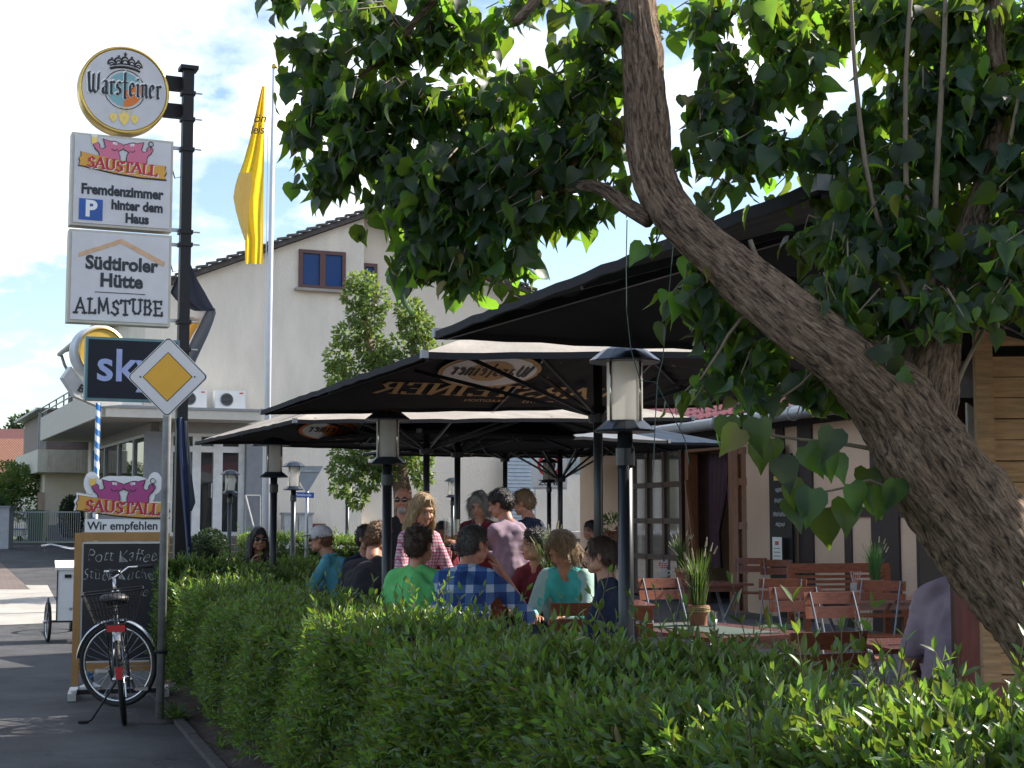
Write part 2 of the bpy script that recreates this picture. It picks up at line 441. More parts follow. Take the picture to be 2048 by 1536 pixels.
wn_ = N(at_, 'ShaderNodeTexNoise'); wn_.inputs['Scale'].default_value = 2.5; wn_.inputs['Detail'].default_value = 8
tc_ = N(at_, 'ShaderNodeTexCoord'); va = N(at_, 'ShaderNodeVectorMath'); va.operation = 'ADD'
at_.links.new(tc_.outputs['Object'], wn_.inputs[0]); at_.links.new(tc_.outputs['Object'], va.inputs[0]); at_.links.new(wn_.outputs['Color'], va.inputs[1]); at_.links.new(va.outputs[0], vo.inputs['Vector'])
sp_ = N(at_, 'ShaderNodeTexNoise'); sp_.inputs['Scale'].default_value = 90; at_.links.new(tc_.outputs['Object'], sp_.inputs[0])
am = N(at_, 'ShaderNodeMix', data_type='RGBA', blend_type='MULTIPLY'); am.inputs[0].default_value = 1
mr = N(at_, 'ShaderNodeMapRange'); mr.inputs[1].default_value = 0; mr.inputs[2].default_value = .012; mr.inputs[3].default_value = .45; mr.inputs[4].default_value = 1.0; at_.links.new(vo.outputs['Distance'], mr.inputs[0])
ms = N(at_, 'ShaderNodeMapRange'); ms.inputs[1].default_value = .35; ms.inputs[2].default_value = .65; ms.inputs[3].default_value = .7; ms.inputs[4].default_value = 1.35; at_.links.new(sp_.outputs[0], ms.inputs[0])
at_.links.new(asrc, am.inputs[6]); at_.links.new(math_node(at_, 'MULTIPLY', mr.outputs[0], ms.outputs[0]), am.inputs[7]); at_.links.new(am.outputs[2], ab.inputs['Base Color'])
gm = MB()
ys = [-40, -10, 0, 6, 12, 16, 19, 22, 25, 28, 31, 34, 37, 40, 43, 50, 80, 150, 300, 900]
xs_ = [-400, -100, -40, -20, -10, 0, 10, 20, 60, 400]
gv = [(x, y, gz(y)) for y in ys for x in xs_]
nx = len(xs_)
gm.add(gv, [(j * nx + i, j * nx + i + 1, (j + 1) * nx + i + 1, (j + 1) * nx + i) for j in range(len(ys) - 1) for i in range(nx - 1)])
tag(gm.build('ground', asphalt), kind='structure')
def sheet(name, pts, mat, dz, th=0.0):
    mb = MB(); mb.poly([(p[0], p[1], gz(p[1]) + dz) for p in pts]); o = mb.build(name, mat); return tag(o, kind='structure')
def strip(name, L, Rr, mat, dz):
    mb = MB(); n = len(L)
    mb.add([(p[0], p[1], gz(p[1]) + dz) for p in L] + [(p[0], p[1], gz(p[1]) + dz) for p in Rr], [(i, n + i, n + i + 1, i + 1) for i in range(n - 1)])
    return tag(mb.build(name, mat), kind='structure')
pav = brickmat('red_pavers', (0.17, 0.125, 0.105), (0.13, 0.10, 0.09), (0.06, 0.055, 0.05), 2.5)
strip('pavement', [(-10.6 - .36 * (y - 27), y) for y in (27, 31, 35, 39, 43, 60)], [(-8.6 - .41 * (y - 27), y) for y in (27, 31, 35, 39, 43, 60)], pav, 0.006)
sunlit_ground = M('sunlit_ground_tone', (0.34, 0.32, 0.29), .9, var=.2, vs=1.5, bump=.4, bs=60)  # pale tone puts the sunlit strip of ground into the colour
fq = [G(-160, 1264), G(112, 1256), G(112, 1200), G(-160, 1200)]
strip('sunlit_patch', [(fq[0].x, fq[0].y), (-15.5, 24), (-18, 28)], [(fq[1].x, fq[1].y), (-7.2, 24), (-8.6, 28)], sunlit_ground, 0.005)
terr = brickmat('terrace_paving', (0.20, 0.19, 0.18), (0.16, 0.155, 0.15), (0.07, 0.07, 0.065), 2.0, rh=0.5)
FL = 0.08
tb = MB()
tb.poly([(1.55, 2.0, FL), (9, 2.0, FL), (9, 14, FL), (2.6, 26, FL + .18), (-4.2, 27.5, FL + .2), (-3.0, 14, FL)])
tag(tb.build('terrace', terr), kind='structure')
soilm = M('soil', (0.07, 0.048, 0.038), 0.95, var=0.5, vs=9, bump=1.0, bs=40)
sb = MB()
def edge_x(y): return 1.42 - 0.34 * y
ysx = [1.0 + 0.5 * i for i in range(27)]
n = len(ysx)
sv = []
for y in ysx: sv += [(edge_x(y), y, 0.012), (edge_x(y) + 0.3, y, 0.05 + random.uniform(0, .03)), (edge_x(y) + 0.9, y, 0.07)]
sb.add(sv, [(3 * i + k, 3 * i + k + 1, 3 * i + 4 + k, 3 * i + 3 + k) for i in range(n - 1) for k in (0, 1)])
soil = tag(sb.build('soil_bed', soilm), kind='structure')
kerbm = M('kerb_concrete', (0.075, 0.068, 0.064), 0.9, var=0.3, vs=7, bump=0.5, bs=70)
kb = tag(bpy.data.objects.new('kerb', None), kind='structure'); col.objects.link(kb)
kme = None
for i in range(13):
    y = 1.2 + i * 0.95; p = Vector((edge_x(y) - 0.03, y, -.012)); q = Vector((edge_x(y + .93) - 0.03, y + .93, -.012))
    if kme is None:
        o = MB().box((0, 0, 0), (0.07, 0.985, 0.09)).build('kerb_stone', kerbm, kb); kme = o.data
    else: o = link('kerb_stone', kme, kb)
    o.location = (p + q) / 2 + Vector((0, 0, random.uniform(-.006, .006))); o.rotation_euler = (0, 0, rad(18.8) + random.uniform(-.01, .01))

# ---------------------------------------------------------------- gable house
TH = Vector((math.cos(rad(23.5)), math.sin(rad(23.5)), 0)); SH = Vector((-TH.y, TH.x, 0)); NH = -SH
Q0 = P(440, 1000, 36)
def HP(u, v, off=0.0): return hit(u, v, Q0 + NH * off, NH)
stucco = M('cream_stucco', (0.77, 0.70, 0.60), 0.92, var=0.11, vs=.9, bump=0.6, bs=26, stretch=(1.6, 1.6, .5))
stucco2 = M('bounce_tint_stucco', (0.74, 0.66, 0.55), 0.92, var=0.05, vs=1.2, bump=0.5, bs=26)  # warm tint paints bounced light on the gable's right part
greystone = M('grey_render', (0.24, 0.25, 0.27), 0.85, var=0.1)
rooftile = M('dark_roof_tiles', (0.085, 0.075, 0.072), 0.75, var=0.3, vs=5, bump=0.5, bs=14)
house = thing('gable_house', 'large cream gable house with grey entrance recess behind the terrace', 'house', (Q0.x, Q0.y, 0.4))
def hpt(a, z, off=0.0):
    p = Q0 + TH * a + NH * off; return Vector((p.x, p.y, z))
def ha(u, v=600): return (HP(u, v) - Q0).dot(TH)
zr = HP(742, 432).z; ar = ha(742, 432)
slope = (zr - HP(400, 551).z) / (ar - ha(400, 551))
aL = ha(292, 590); zL = zr - slope * (ar - aL)
aR = 2 * ar - aL; zR = zL
aS = ha(727, 600)
zc1 = HP(205, 815, 1.5).z
mb = MB(); mb.poly([hpt(ha(300, 950) + .31, 0.3), hpt(aS, 0.3), hpt(aS, zr - slope * (ar - aS)), hpt(aL, zL), hpt(aL, zc1), hpt(ha(300, 950) + .31, zc1)], 0.3, NH); mb.build('wall', stucco, house, world=True)
mb = MB(); mb.poly([hpt(aS + .002, 0.3, -.35), hpt(aR, 0.3, -.35), hpt(aR, zR, -.35), hpt(ar, zr, -.35), hpt(aS + .002, zr - slope * (ar - aS), -.35)], 0.3, NH); mb.build('wall', stucco2, house, world=True)
mb = MB()
mb.poly([hpt(aL, zc1, -.301), hpt(aL, zL, -.301), hpt(aL, zL, -13), hpt(aL, zc1, -13)], 0.3, -TH); mb.build('side_wall', stucco, house, world=True)
mb = MB(); mb.poly([hpt(aR, .3, -.7), hpt(aR, .3, -13), hpt(aR, zR, -13), hpt(aR, zR, -.7)], 0.3, TH); mb.build('side_wall', stucco2, house, world=True)
for sgn in (-1, 1):
    ae = ar + sgn * (ar - aL) * 1.06; ze = zr - slope * abs(ae - ar)
    a0 = ar
    mb = MB(); up = 0.13
    A = [hpt(a0, zr + .02, .28), hpt(ae, ze + .02, .28), hpt(ae, ze + .02, -13.2), hpt(a0, zr + .02, -13.2)]
    B = [p + Vector((0, 0, up)) for p in A]
    mb.add(A + B, [(0, 1, 2, 3), (7, 6, 5, 4), (0, 4, 5, 1), (1, 5, 6, 2), (2, 6, 7, 3), (3, 7, 4, 0)])
    rf = mb.build('roof', rooftile, house, world=True)
    cnt = 24
    for i in range(cnt):      # overlapping verge tiles give the stepped roof edge
        f0 = i / cnt; f1 = (i + 1.12) / cnt
        pa = hpt(a0 + (ae - a0) * f0, zr + up + (ze - zr) * f0 + .02, .30); pb = hpt(a0 + (ae - a0) * f1, zr + up + (ze - zr) * f1 + .085, .30)
        mb = MB(); mb.bar(pa, pb, 0.16, 0.05); t_ = mb.build('verge_tile', rooftile, rf); t_.data.transform(house.matrix_basis.inverted())
# gutter and downpipe at the left eave
ae = ar - (ar - aL) * 1.06; ze = zr - slope * (ar - ae)
mb = MB(); mb.tube([hpt(ae - .08, ze, .3), hpt(ae - .08, ze, -13.2)], .075, 10); g_ = mb.build('gutter', grey, house, True, True)
mb = MB(); mb.tube([hpt(ae - .05, ze - .06, -12.9), hpt(ae + .05, ze - .35, -12.9), hpt(aL - .1, ze - .7, -12.9), hpt(aL - .1, 3.2, -12.9)], .05, 8); mb.build('downpipe', grey, house, True, True)
brownframe = M('brown_window_frame', (0.10, 0.035, 0.03), 0.4)
wglass = glassmat('sky_blue_glass', (0.015, 0.06, 0.19)); wglass.node_tree.nodes['Principled BSDF'].inputs['Specular IOR Level'].default_value = .1; wglass.node_tree.nodes['Principled BSDF'].inputs['IOR'].default_value = 1.45  # blue base colour paints the sky's reflection, real gloss turned down
dglass = glassmat('shop_glass', (0.03, 0.035, 0.035))
def window(parent, a0, a1, z0, z1, off, fm, gm_, cols=2, sillm=None, fw=0.09, hp=hpt, n=NH, depth=.09):
    o = MB()
    fr = [(a0, a1, z0, z0 + fw), (a0, a1, z1 - fw, z1), (a0, a0 + fw, z0 + fw, z1 - fw), (a1 - fw, a1, z0 + fw, z1 - fw)]
    for i in range(1, cols):
        am = a0 + (a1 - a0) * i / cols; fr.append((am - fw * .8, am + fw * .8, z0 + fw, z1 - fw))
    for (p, q, r, s) in fr:
        o.poly([hp(p, r, off), hp(q, r, off), hp(q, s, off), hp(p, s, off)], depth, n)
    w = o.build('window', fm, parent, world=True)
    for i in range(cols):
        p = a0 + (a1 - a0) * i / cols; q = a0 + (a1 - a0) * (i + 1) / cols
        g = MB(); g.poly([hp(p + fw * .6, z0 + fw * .6, off - .05), hp(q - fw * .6, z0 + fw * .6, off - .05), hp(q - fw * .6, z1 - fw * .6, off - .05), hp(p + fw * .6, z1 - fw * .6, off - .05)], .012, n)
        k = g.build('pane', gm_, w); k.data.transform(parent.matrix_basis.inverted())
    if sillm:
        g = MB(); g.poly([hp(a0 - .1, z0 - .07, off + .12), hp(a1 + .1, z0 - .07, off + .12), hp(a1 + .1, z0 - .005, off + .12), hp(a0 - .1, z0 - .005, off + .12)], .2, n)
        k = g.build('sill', sillm, w); k.data.transform(parent.matrix_basis.inverted())
    return w
sillm = M('sill_stone', (0.35, 0.31, 0.27), 0.8)
def zz_(u, v, off=0): return HP(u, v, off).z
window(house, ha(597, 540), ha(690, 540), zz_(643, 579), zz_(643, 502), .07, brownframe, wglass, 2, sillm)
window(house, ha(727, 540) + .05, ha(762, 540), zz_(745, 610), zz_(745, 523), -.28, brownframe, wglass, 1, None)
# entrance recess: flat canopy slab, glazed white doors, grey piers
cL = (HP(203, 822, 1.5) - Q0).dot(TH); cR = (HP(522, 822, 1.5) - Q0).dot(TH); cz0 = HP(205, 833, 1.5).z; cz1 = HP(205, 815, 1.5).z
slabm = M('canopy_paint', (0.62, 0.58, 0.50), 0.8, var=0.06)
soff = M('soffit_grey', (0.30, 0.29, 0.28), 0.85, var=0.08)
mb = MB(); mb.poly([hpt(cL, cz0, 1.5), hpt(cR, cz0, 1.5), hpt(cR, cz1, 1.5), hpt(cL, cz1, 1.5)], 2.6, NH)
can = mb.build('canopy', slabm, house, world=True)
mb = MB(); mb.poly([hpt(cL - .02, cz1 + .002, 1.53), hpt(cR + .02, cz1 + .002, 1.53), hpt(cR + .02, cz1 + .06, 1.53), hpt(cL - .02, cz1 + .06, 1.53)], 2.7, NH); mb.build('flashing', grey, house, world=True)
zb = HP(440, 866, .25).z
mb = MB(); mb.poly([hpt(ha(318, 840), zb, .25), hpt(ha(518, 840), zb, .25), hpt(ha(518, 840), cz0 - .004, .25), hpt(ha(318, 840), cz0 - .004, .25)], .24, NH); mb.build('fascia', soff, house, world=True)
for (u0, u1) in ((487, 519), (286, 330)):
    mb = MB(); mb.poly([hpt(ha(u0, 950), .3, .3), hpt(ha(u1, 950), .3, .3), hpt(ha(u1, 950), zb - .003, .3), hpt(ha(u0, 950), zb - .003, .3)], .29, NH); mb.build('pier', greystone, house, world=True)
wf = M('white_door_frame', (0.74, 0.74, 0.73), 0.4)
zd0 = zz_(440, 1072, .1)
dA = [ha(u, 980) for u in (331, 382, 424, 486)]
mb = MB()
for a_, w_ in ((dA[0], .14), (dA[1], .2), (dA[2], .22), (dA[3] - .14, .14)): mb.poly([hpt(a_, zd0, .12), hpt(a_ + w_, zd0, .12), hpt(a_ + w_, zb, .12), hpt(a_, zb, .12)], .1, NH)
for v0, v1 in ((1072, 1064), (905, 893), (874, 866)):
    mb.poly([hpt(dA[0], zz_(440, v0, .125), .125), hpt(dA[3], zz_(440, v0, .125), .125), hpt(dA[3], zz_(440, v1, .125), .125), hpt(dA[0], zz_(440, v1, .125), .125)], .1, NH)
door = mb.build('entrance_door', wf, house, world=True)
for i in range(3):
    mb = MB(); mb.poly([hpt(dA[i] + .1, zd0 + .1, .06), hpt(dA[i + 1] - .02, zd0 + .1, .06), hpt(dA[i + 1] - .02, zb - .1, .06), hpt(dA[i] + .1, zb - .1, .06)], .02, NH)
    k = mb.build('pane', dglass, door); k.data.transform(house.matrix_basis.inverted())
mb = MB(); mb.bar(hpt(dA[2] - .05, zd0 + .9, .2), hpt(dA[2] - .05, zd0 + 1.25, .2), .03, .03); k = mb.build('handle', steel, door); k.data.transform(house.matrix_basis.inverted())
# steps and railing
mb = MB()
for i in range(5):
    mb.poly([hpt(dA[0] - .3, .25, .5 + .3 * (5 - i)), hpt(dA[3] + .3, .25, .5 + .3 * (5 - i)), hpt(dA[3] + .3, zd0 - .02 - (4 - i) * .165 if i < 5 else zd0, .5 + .3 * (5 - i)), hpt(dA[0] - .3, zd0 - .02 - (4 - i) * .165, .5 + .3 * (5 - i))], .299, NH)
mb.build('steps', kerbm, house, world=True)
mb = MB(); ar_ = ha(470, 1040)
mb.tube([hpt(ar_, zd0 - .6, 1.8), hpt(ar_, zd0 + .25, 1.8), hpt(ar_ + .1, zd0 + .95, .6), hpt(ar_ + .1, zd0, .6)], .028, 8)
mb.tube([hpt(ar_ + .45, zd0 + .95, .6), hpt(ar_ + .1, zd0 + .95, .6)], .028, 8); mb.tube([hpt(ar_ + .45, zd0, .6), hpt(ar_ + .45, zd0 + .95, .6)], .028, 8)
mb.build('railing', grey, house, world=True)
# ground floor shop front along the left side
a2 = ha(300, 950)
def lpt(b, z, off=0.0):           # b metres back along the side street face
    p = Q0 + TH * (a2 - off) + SH * b; return Vector((p.x, p.y, z))
zs = HP(300, 1010, 0).z - .3; zt = zb
mb = MB(); mb.poly([lpt(.02, .3), lpt(.02, zs), lpt(10, zs), lpt(10, .3)], .3, -TH); mb.build('plinth', greystone, house, world=True)
mb = MB(); mb.poly([lpt(.02, zt), lpt(.02, cz0 - .003), lpt(10, cz0 - .003), lpt(10, zt)], .3, -TH); mb.build('fascia', soff, house, world=True)
nwin = 4
for i in range(nwin):
    window(house, .1 + i * 2.4, .1 + (i + 1) * 2.4 - .04, zs, zt, 0.0, grey, dglass, 1, None, .07, hp=lpt, n=-TH, depth=.1)
mb = MB(); mb.poly([lpt(9.7, .3, .02), lpt(9.7, cz0, .02), lpt(10.3, cz0, .02), lpt(10.3, .3, .02)], .3, -TH); mb.build('pier', slabm, house, world=True)
# balcony deck over the shop front with solid parapet and hand rail
pz = HP(190, 771, 1.5).z
mb = MB(); p0 = hpt(cL, cz0 - .002, -1.12)
def bpt(a, b, z): q = Q0 + TH * a + SH * b; return Vector((q.x, q.y, z))
mb.add([bpt(cL, 1.12, cz0), bpt(a2 + .3, 1.12, cz0), bpt(a2 + .3, 10.5, cz0), bpt(cL, 10.5, cz0), bpt(cL, 1.12, cz1), bpt(a2 + .3, 1.12, cz1), bpt(a2 + .3, 10.5, cz1), bpt(cL, 10.5, cz1)],
       [(3, 2, 1, 0), (4, 5, 6, 7), (0, 1, 5, 4), (1, 2, 6, 5), (2, 3, 7, 6), (3, 0, 4, 7)]); mb.build('balcony_deck', slabm, house, world=True)
mb = MB(); mb.poly([bpt(cL - .03, -1.5, cz0 + .01), bpt(cL - .03, 10.5, cz0 + .01), bpt(cL - .03, 10.5, pz), bpt(cL - .03, -1.5, pz)], .12, -TH); mb.build('parapet', slabm, house, world=True)
mb = MB(); mb.poly([bpt(cL + .10, -1.5, cz1 + .08), bpt(ha(262, 800), -1.5, cz1 + .08), bpt(ha(262, 800), -1.5, cz1 + .3), bpt(cL + .10, -1.5, cz1 + .3)], .1, NH); mb.build('parapet', white, house, world=True)
mb = MB()
for b in np.linspace(-1.3, 10.3, 8): mb.bar(bpt(cL, b, pz), bpt(cL, b, pz + .3), .03, .03)
for dz in (.15, .3): mb.bar(bpt(cL, -1.4, pz + dz), bpt(cL, 10.4, pz + dz), .03, .03)
mb.build('hand_rail', darkmetal, house, world=True)
# low wing to the right of the gable, with roller shutter
aW = ha(1190, 950)
mb = MB(); mb.poly([hpt(aR - 1.2, .2, .02), hpt(aW, .2, .02), hpt(aW, 4.0, .02), hpt(aR - 1.2, 4.0, .02)], .3, NH); mb.build('wing_wall', stucco, house, world=True)
shut = M('shutter_slats', (0.36, 0.42, 0.47), 0.5, 0.2)
sh0, sh1 = ha(1013, 980), ha(1066, 980)
sh_o = MB(); sh_o.poly([hpt(sh0 - .05, .3, .05), hpt(sh1 + .05, .3, .05), hpt(sh1 + .05, 3.3, .05), hpt(sh0 - .05, 3.3, .05)], .02, NH); sh_o = sh_o.build('shutter', grey, house, world=True)
for i in range(30):
    mb = MB(); z = .35 + i * .098; mb.poly([hpt(sh0, z, .085), hpt(sh1, z, .085), hpt(sh1, z + .08, .065), hpt(sh0, z + .08, .065)], .015, NH)
    k = mb.build('slat', shut, sh_o); k.data.transform(house.matrix_basis.inverted())
gb = M('glass_block', (0.25, 0.32, 0.34), 0.2)
mb = MB()
gb0 = ha(1130, 930)
gw = MB(); gw.poly([hpt(gb0, zz_(1140, 948), .03), hpt(ha(1160, 930), zz_(1140, 948), .03), hpt(ha(1160, 930), zz_(1140, 915), .03), hpt(gb0, zz_(1140, 915), .03)], .02, NH); gw = gw.build('glass_block_window', grey, house, world=True)
bw_ = (ha(1160, 930) - gb0) / 3
for i in range(3):
    for j in range(3):
        mb = MB(); z0 = zz_(1140, 948) + j * .13; mb.poly([hpt(gb0 + i * bw_ + .01, z0 + .01, .045), hpt(gb0 + (i + 1) * bw_ - .01, z0 + .01, .045), hpt(gb0 + (i + 1) * bw_ - .01, z0 + .12, .045), hpt(gb0 + i * bw_ + .01, z0 + .12, .045)], .01, NH)
        k = mb.build('glass_block', gb, gw); k.data.transform(house.matrix_basis.inverted())
# air conditioners on the canopy
def ac(u0, u1, label):
    a0_ = (HP(u0, 790, .5) - Q0).dot(TH); a1_ = (HP(u1, 790, .5) - Q0).dot(TH)
    c = hpt((a0_ + a1_) / 2, cz1 + .06, .5); w = a1_ - a0_
    t_ = thing('air_conditioner', label, 'air conditioner', c, rad(23.5), 'air conditioners on the canopy')
    MB().box((0, 0, .26), (w, .3, .46)).build('casing', white, t_)
    MB().torus((-w * .12, -.16, .27), .15, .012, n=28, m=6).build('fan_ring', grey, t_)
    f = MB()
    f.lathe([(.145, 0), (.145, .004)], 28, (-w * .12, -.152, .27), Matrix.Rotation(rad(90), 3, 'X')); f.build('fan_opening', black, t_)
    g_ = MB()
    for k in range(9): g_.box((-w * .12, -.165, .27 + (k - 4) * .03), (2 * math.sqrt(max(.001, .15 ** 2 - ((k - 4) * .03) ** 2)), .008, .006))
    g_.build('fan_grille', grey, t_)
    MB().box((-w * .35, 0, .015), (.05, .3, .03)).build('foot', darkmetal, t_); MB().box((w * .35, 0, .015), (.05, .3, .03)).build('foot', darkmetal, t_)
    MB().box((w * .36, -.152, .43), (.09, .004, .03)).build('red_mark', red, t_)
    return t_
ac(428, 488, 'white air conditioner on the canopy beside the flagpole')
ac(355, 411, 'white air conditioner on the canopy behind the priority sign')
# ---------------------------------------------------------------- annex behind the shop front
anx = thing('annex_building', 'cream annex with ribbed band and dark cladding beyond the balcony', 'building', P(110, 1050, 47))
anx.location.z = .5; anx.matrix_basis = Matrix.Translation(anx.location)
qa = P(110, 1000, 47)
def XP(u, v, off=0): return hit(u, v, qa + NH * off, NH)
def apt(u0, u1, v0, v1, off, th, mat, name, parent=anx):
    a0_ = (XP(u0, 1000) - qa).dot(TH); a1_ = (XP(u1, 1000) - qa).dot(TH); z0 = XP(u0, v0).z; z1 = XP(u0, v1).z
    f = lambda a, z: Vector((*(qa + TH * a + NH * off).xy, z))
    mb = MB(); mb.poly([f(a0_, z0), f(a1_, z0), f(a1_, z1), f(a0_, z1)], th, NH); return mb.build(name, mat, parent, world=True)
ribm = M('cream_cladding', (0.60, 0.56, 0.48), 0.7)
apt(88, 172, 1062, 944, 0, 6, stucco2, 'wall')
apt(88, 172, 1085, 1050, .03, 6, greystone, 'plinth')
apt(66, 172, 946, 901, 1.0, 7.2, ribm, 'band')
for i in range(14): apt(84 + i * 5.6, 86.2 + i * 5.6, 945, 902, 1.03, .03, ribm, 'cladding_rib')
apt(84, 175, 900, 822, .8, 7, M('brown_cladding', (0.20, 0.15, 0.14), 0.7), 'upper_storey')
for i in range(5): apt(67 + i * 3.4, 69.4 + i * 3.4, 900, 826, .82 - i * .0, .05, grey, 'cladding_panel')
apt(62, 177, 823, 819, 1.0, 7.4, grey, 'roof')
mb = MB(); mb.poly([XP(76, 1050, .04), XP(88, 1050, .04), XP(88, 985, .04), XP(76, 985, .04)], .05, NH); mb.build('door', M('door_pink', (0.5, 0.36, 0.28), .6), anx, world=True)

# ---------------------------------------------------------------- houses and garden at far left
def tilemat(name, c1, c2):
    m = bpy.data.materials.new(name); m.use_nodes = True; t = m.node_tree; b = t.nodes['Principled BSDF']; b.inputs['Roughness'].default_value = 0.8
    tcn = N(t, 'ShaderNodeTexCoord'); w = N(t, 'ShaderNodeTexWave'); w.inputs['Scale'].default_value = 4.2; w.inputs['Distortion'].default_value = 0.6; w.bands_direction = 'X'
    w2 = N(t, 'ShaderNodeTexWave'); w2.inputs['Scale'].default_value = 2.6; w2.bands_direction = 'Y'; w2.wave_profile = 'SAW'
    t.links.new(tcn.outputs['Object'], w.inputs[0]); t.links.new(tcn.outputs['Object'], w2.inputs[0])
    nz = N(t, 'ShaderNodeTexNoise'); nz.inputs['Scale'].default_value = 3.0; nz.inputs['Detail'].default_value = 5; t.links.new(tcn.outputs['Object'], nz.inputs[0])
    mx = N(t, 'ShaderNodeMix', data_type='RGBA'); mx.inputs[6].default_value = (*c1, 1); mx.inputs[7].default_value = (*c2, 1); t.links.new(nz.outputs[0], mx.inputs[0])
    t.links.new(mx.outputs[2], b.inputs['Base Color'])
    bp = N(t, 'ShaderNodeBump'); bp.inputs['Strength'].default_value = 1.0; bp.inputs['Distance'].default_value = .025
    t.links.new(math_node(t, 'ADD', w.outputs['Fac'], math_node(t, 'MULTIPLY', w2.outputs['Fac'], .6)), bp.inputs['Height']); t.links.new(bp.outputs[0], b.inputs['Normal'])
    return m
redtile = tilemat('orange_roof_tiles', (0.19, 0.075, 0.045), (0.27, 0.12, 0.075))
dred = tilemat('dark_red_roof_tiles', (0.10, 0.03, 0.028), (0.14, 0.045, 0.04))
def simple_house(label, c, rz, w, d, hw, hr, rm, wm, name='house'):
    t_ = thing(name, label, 'house', c, rz)
    mb = MB(); mb.box((0, 0, hw / 2), (w, d, hw))
    mb.add([(-w / 2, -d / 2, hw), (-w / 2, d / 2, hw), (-w / 2, 0, hr), (w / 2, -d / 2, hw), (w / 2, d / 2, hw), (w / 2, 0, hr)], [(1, 0, 2), (3, 4, 5)]); mb.build('wall', wm, t_)
    for s in (-1, 1):
        m2 = MB(); dn = .45; k = (hr - hw) / (d / 2)
        A = [Vector((-w / 2 - .3, 0, hr)), Vector((w / 2 + .3, 0, hr)), Vector((w / 2 + .3, s * (d / 2 + dn), hw - k * dn)), Vector((-w / 2 - .3, s * (d / 2 + dn), hw - k * dn))]
        m2.poly([a + Vector((0, 0, .16)) for a in (A if s > 0 else A[::-1])], .15, (0, 0, 1)); m2.build('roof', rm, t_)
        for i in range(3):
            m3 = MB(); x = (-.3 + .3 * i) * w; m3.box((x, s * (d / 2 + .02), hw * .55), (1.1, .08, 1.2)); wn_ = m3.build('window', wf, t_)
            m3 = MB(); m3.box((x, s * (d / 2 + .05), hw * .55), (.9, .06, 1.0)); m3.build('pane', wglass, wn_)
    m3 = MB()
    m3.box((0, d * .12, hr + .1), (.6, .5, 1.2)); m3.build('chimney', rm, t_)
    return t_
simple_house('house with orange tiled roof behind the garden shrub at far left', (-17.6, 72, .6), rad(3), 14, 7, 2.7, 4.5, redtile, stucco)
simple_house('far house with dark red roof and chimney below the treetop', (-33, 105, .6), rad(5), 18, 8, 5.2, 6.9, dred, stucco, 'house')
lawn = M('lawn', (0.06, 0.11, 0.03), 0.95, var=0.35, vs=12, bump=0.8, bs=80)
sheet('lawn', [(-22, 43.5), (-11.2, 43.5), (-14, 60), (-40, 60), (-40, 43.5)], lawn, .02)
fence = thing('garden_fence', 'thin grey metal railing in front of the lawn at far left', 'fence', (-13.5, 42.2, gz(42.2)))
fx0, fx1 = P(18, 1050, 42).x, P(160, 1050, 42).x
for zz__ in (.12, .95): MB().bar((fx0 + 13.5, -.2, zz__), (fx1 + 13.5, -.2, zz__), .03, .04).build('rail', grey, fence)
bmesh_ = None
for i in range(34):
    x = fx0 + 13.5 + (fx1 - fx0) * i / 33
    if bmesh_ is None: o = MB().box((0, 0, 0), (.016, .016, .82)).build('baluster', grey, fence); bmesh_ = o.data
    else: o = link('baluster', bmesh_, fence)
    o.location = (x, -.2, .53)
fence2 = thing('garden_fence', 'white garden railing behind the shrub and green bin', 'fence', (-16.2, 51, gz(50)))
for zz__ in (.15, 1.1): MB().bar((-3, 0, zz__), (1.6, 0, zz__), .04, .06).build('rail', white, fence2)
for i in range(20): link('baluster', bmesh_, fence2).location = (-2.9 + i * .235, 0, .62)
gp = thing('gate_pillar', 'pale grey rendered gate pillar at the left photo edge', 'pillar', (P(4, 1060, 41).x, 41, .68))
MB().box((0, 0, .55), (.5, .4, 1.1)).build('shaft', M('pillar_render', (0.42, 0.43, 0.45), .85), gp); MB().box((0, 0, 1.13), (.58, .48, .06)).build('capstone', greystone, gp)
bin_ = thing('wheeled_bin', 'dark green wheeled bin beside the cream annex', 'bin', (P(76, 1050, 45).x, 45, .75))
gbin = M('bin_green', (0.02, 0.07, 0.035), .5)
MB().box((0, 0, .5), (.42, .5, .85), None, 1.18).build('body', gbin, bin_); MB().box((0, 0, .96), (.54, .62, .07)).build('lid', gbin, bin_)
for s in (-1, 1): MB().lathe([(.1, -.03), (.1, .03)], 14, (s * .2, .25, .1), Matrix.Rotation(rad(90), 3, 'Y')).build('wheel', black, bin_)
tl = thing('garden_trailer', 'small white and blue tub trailer on the lawn behind the railing', 'trailer', (P(31, 1055, 46).x, 46, .77))
MB().box((0, 0, .28), (.5, .35, .2), None, 1.1).build('tub', white, tl); MB().box((0, 0, .4), (.6, .43, .03)).build('rim', blue, tl)
for s in (-1, 1): MB().lathe([(.1, -.025), (.1, .025)], 12, (s * .2, -.2, .1), Matrix.Rotation(rad(90), 3, 'X')).build('wheel', black, tl)
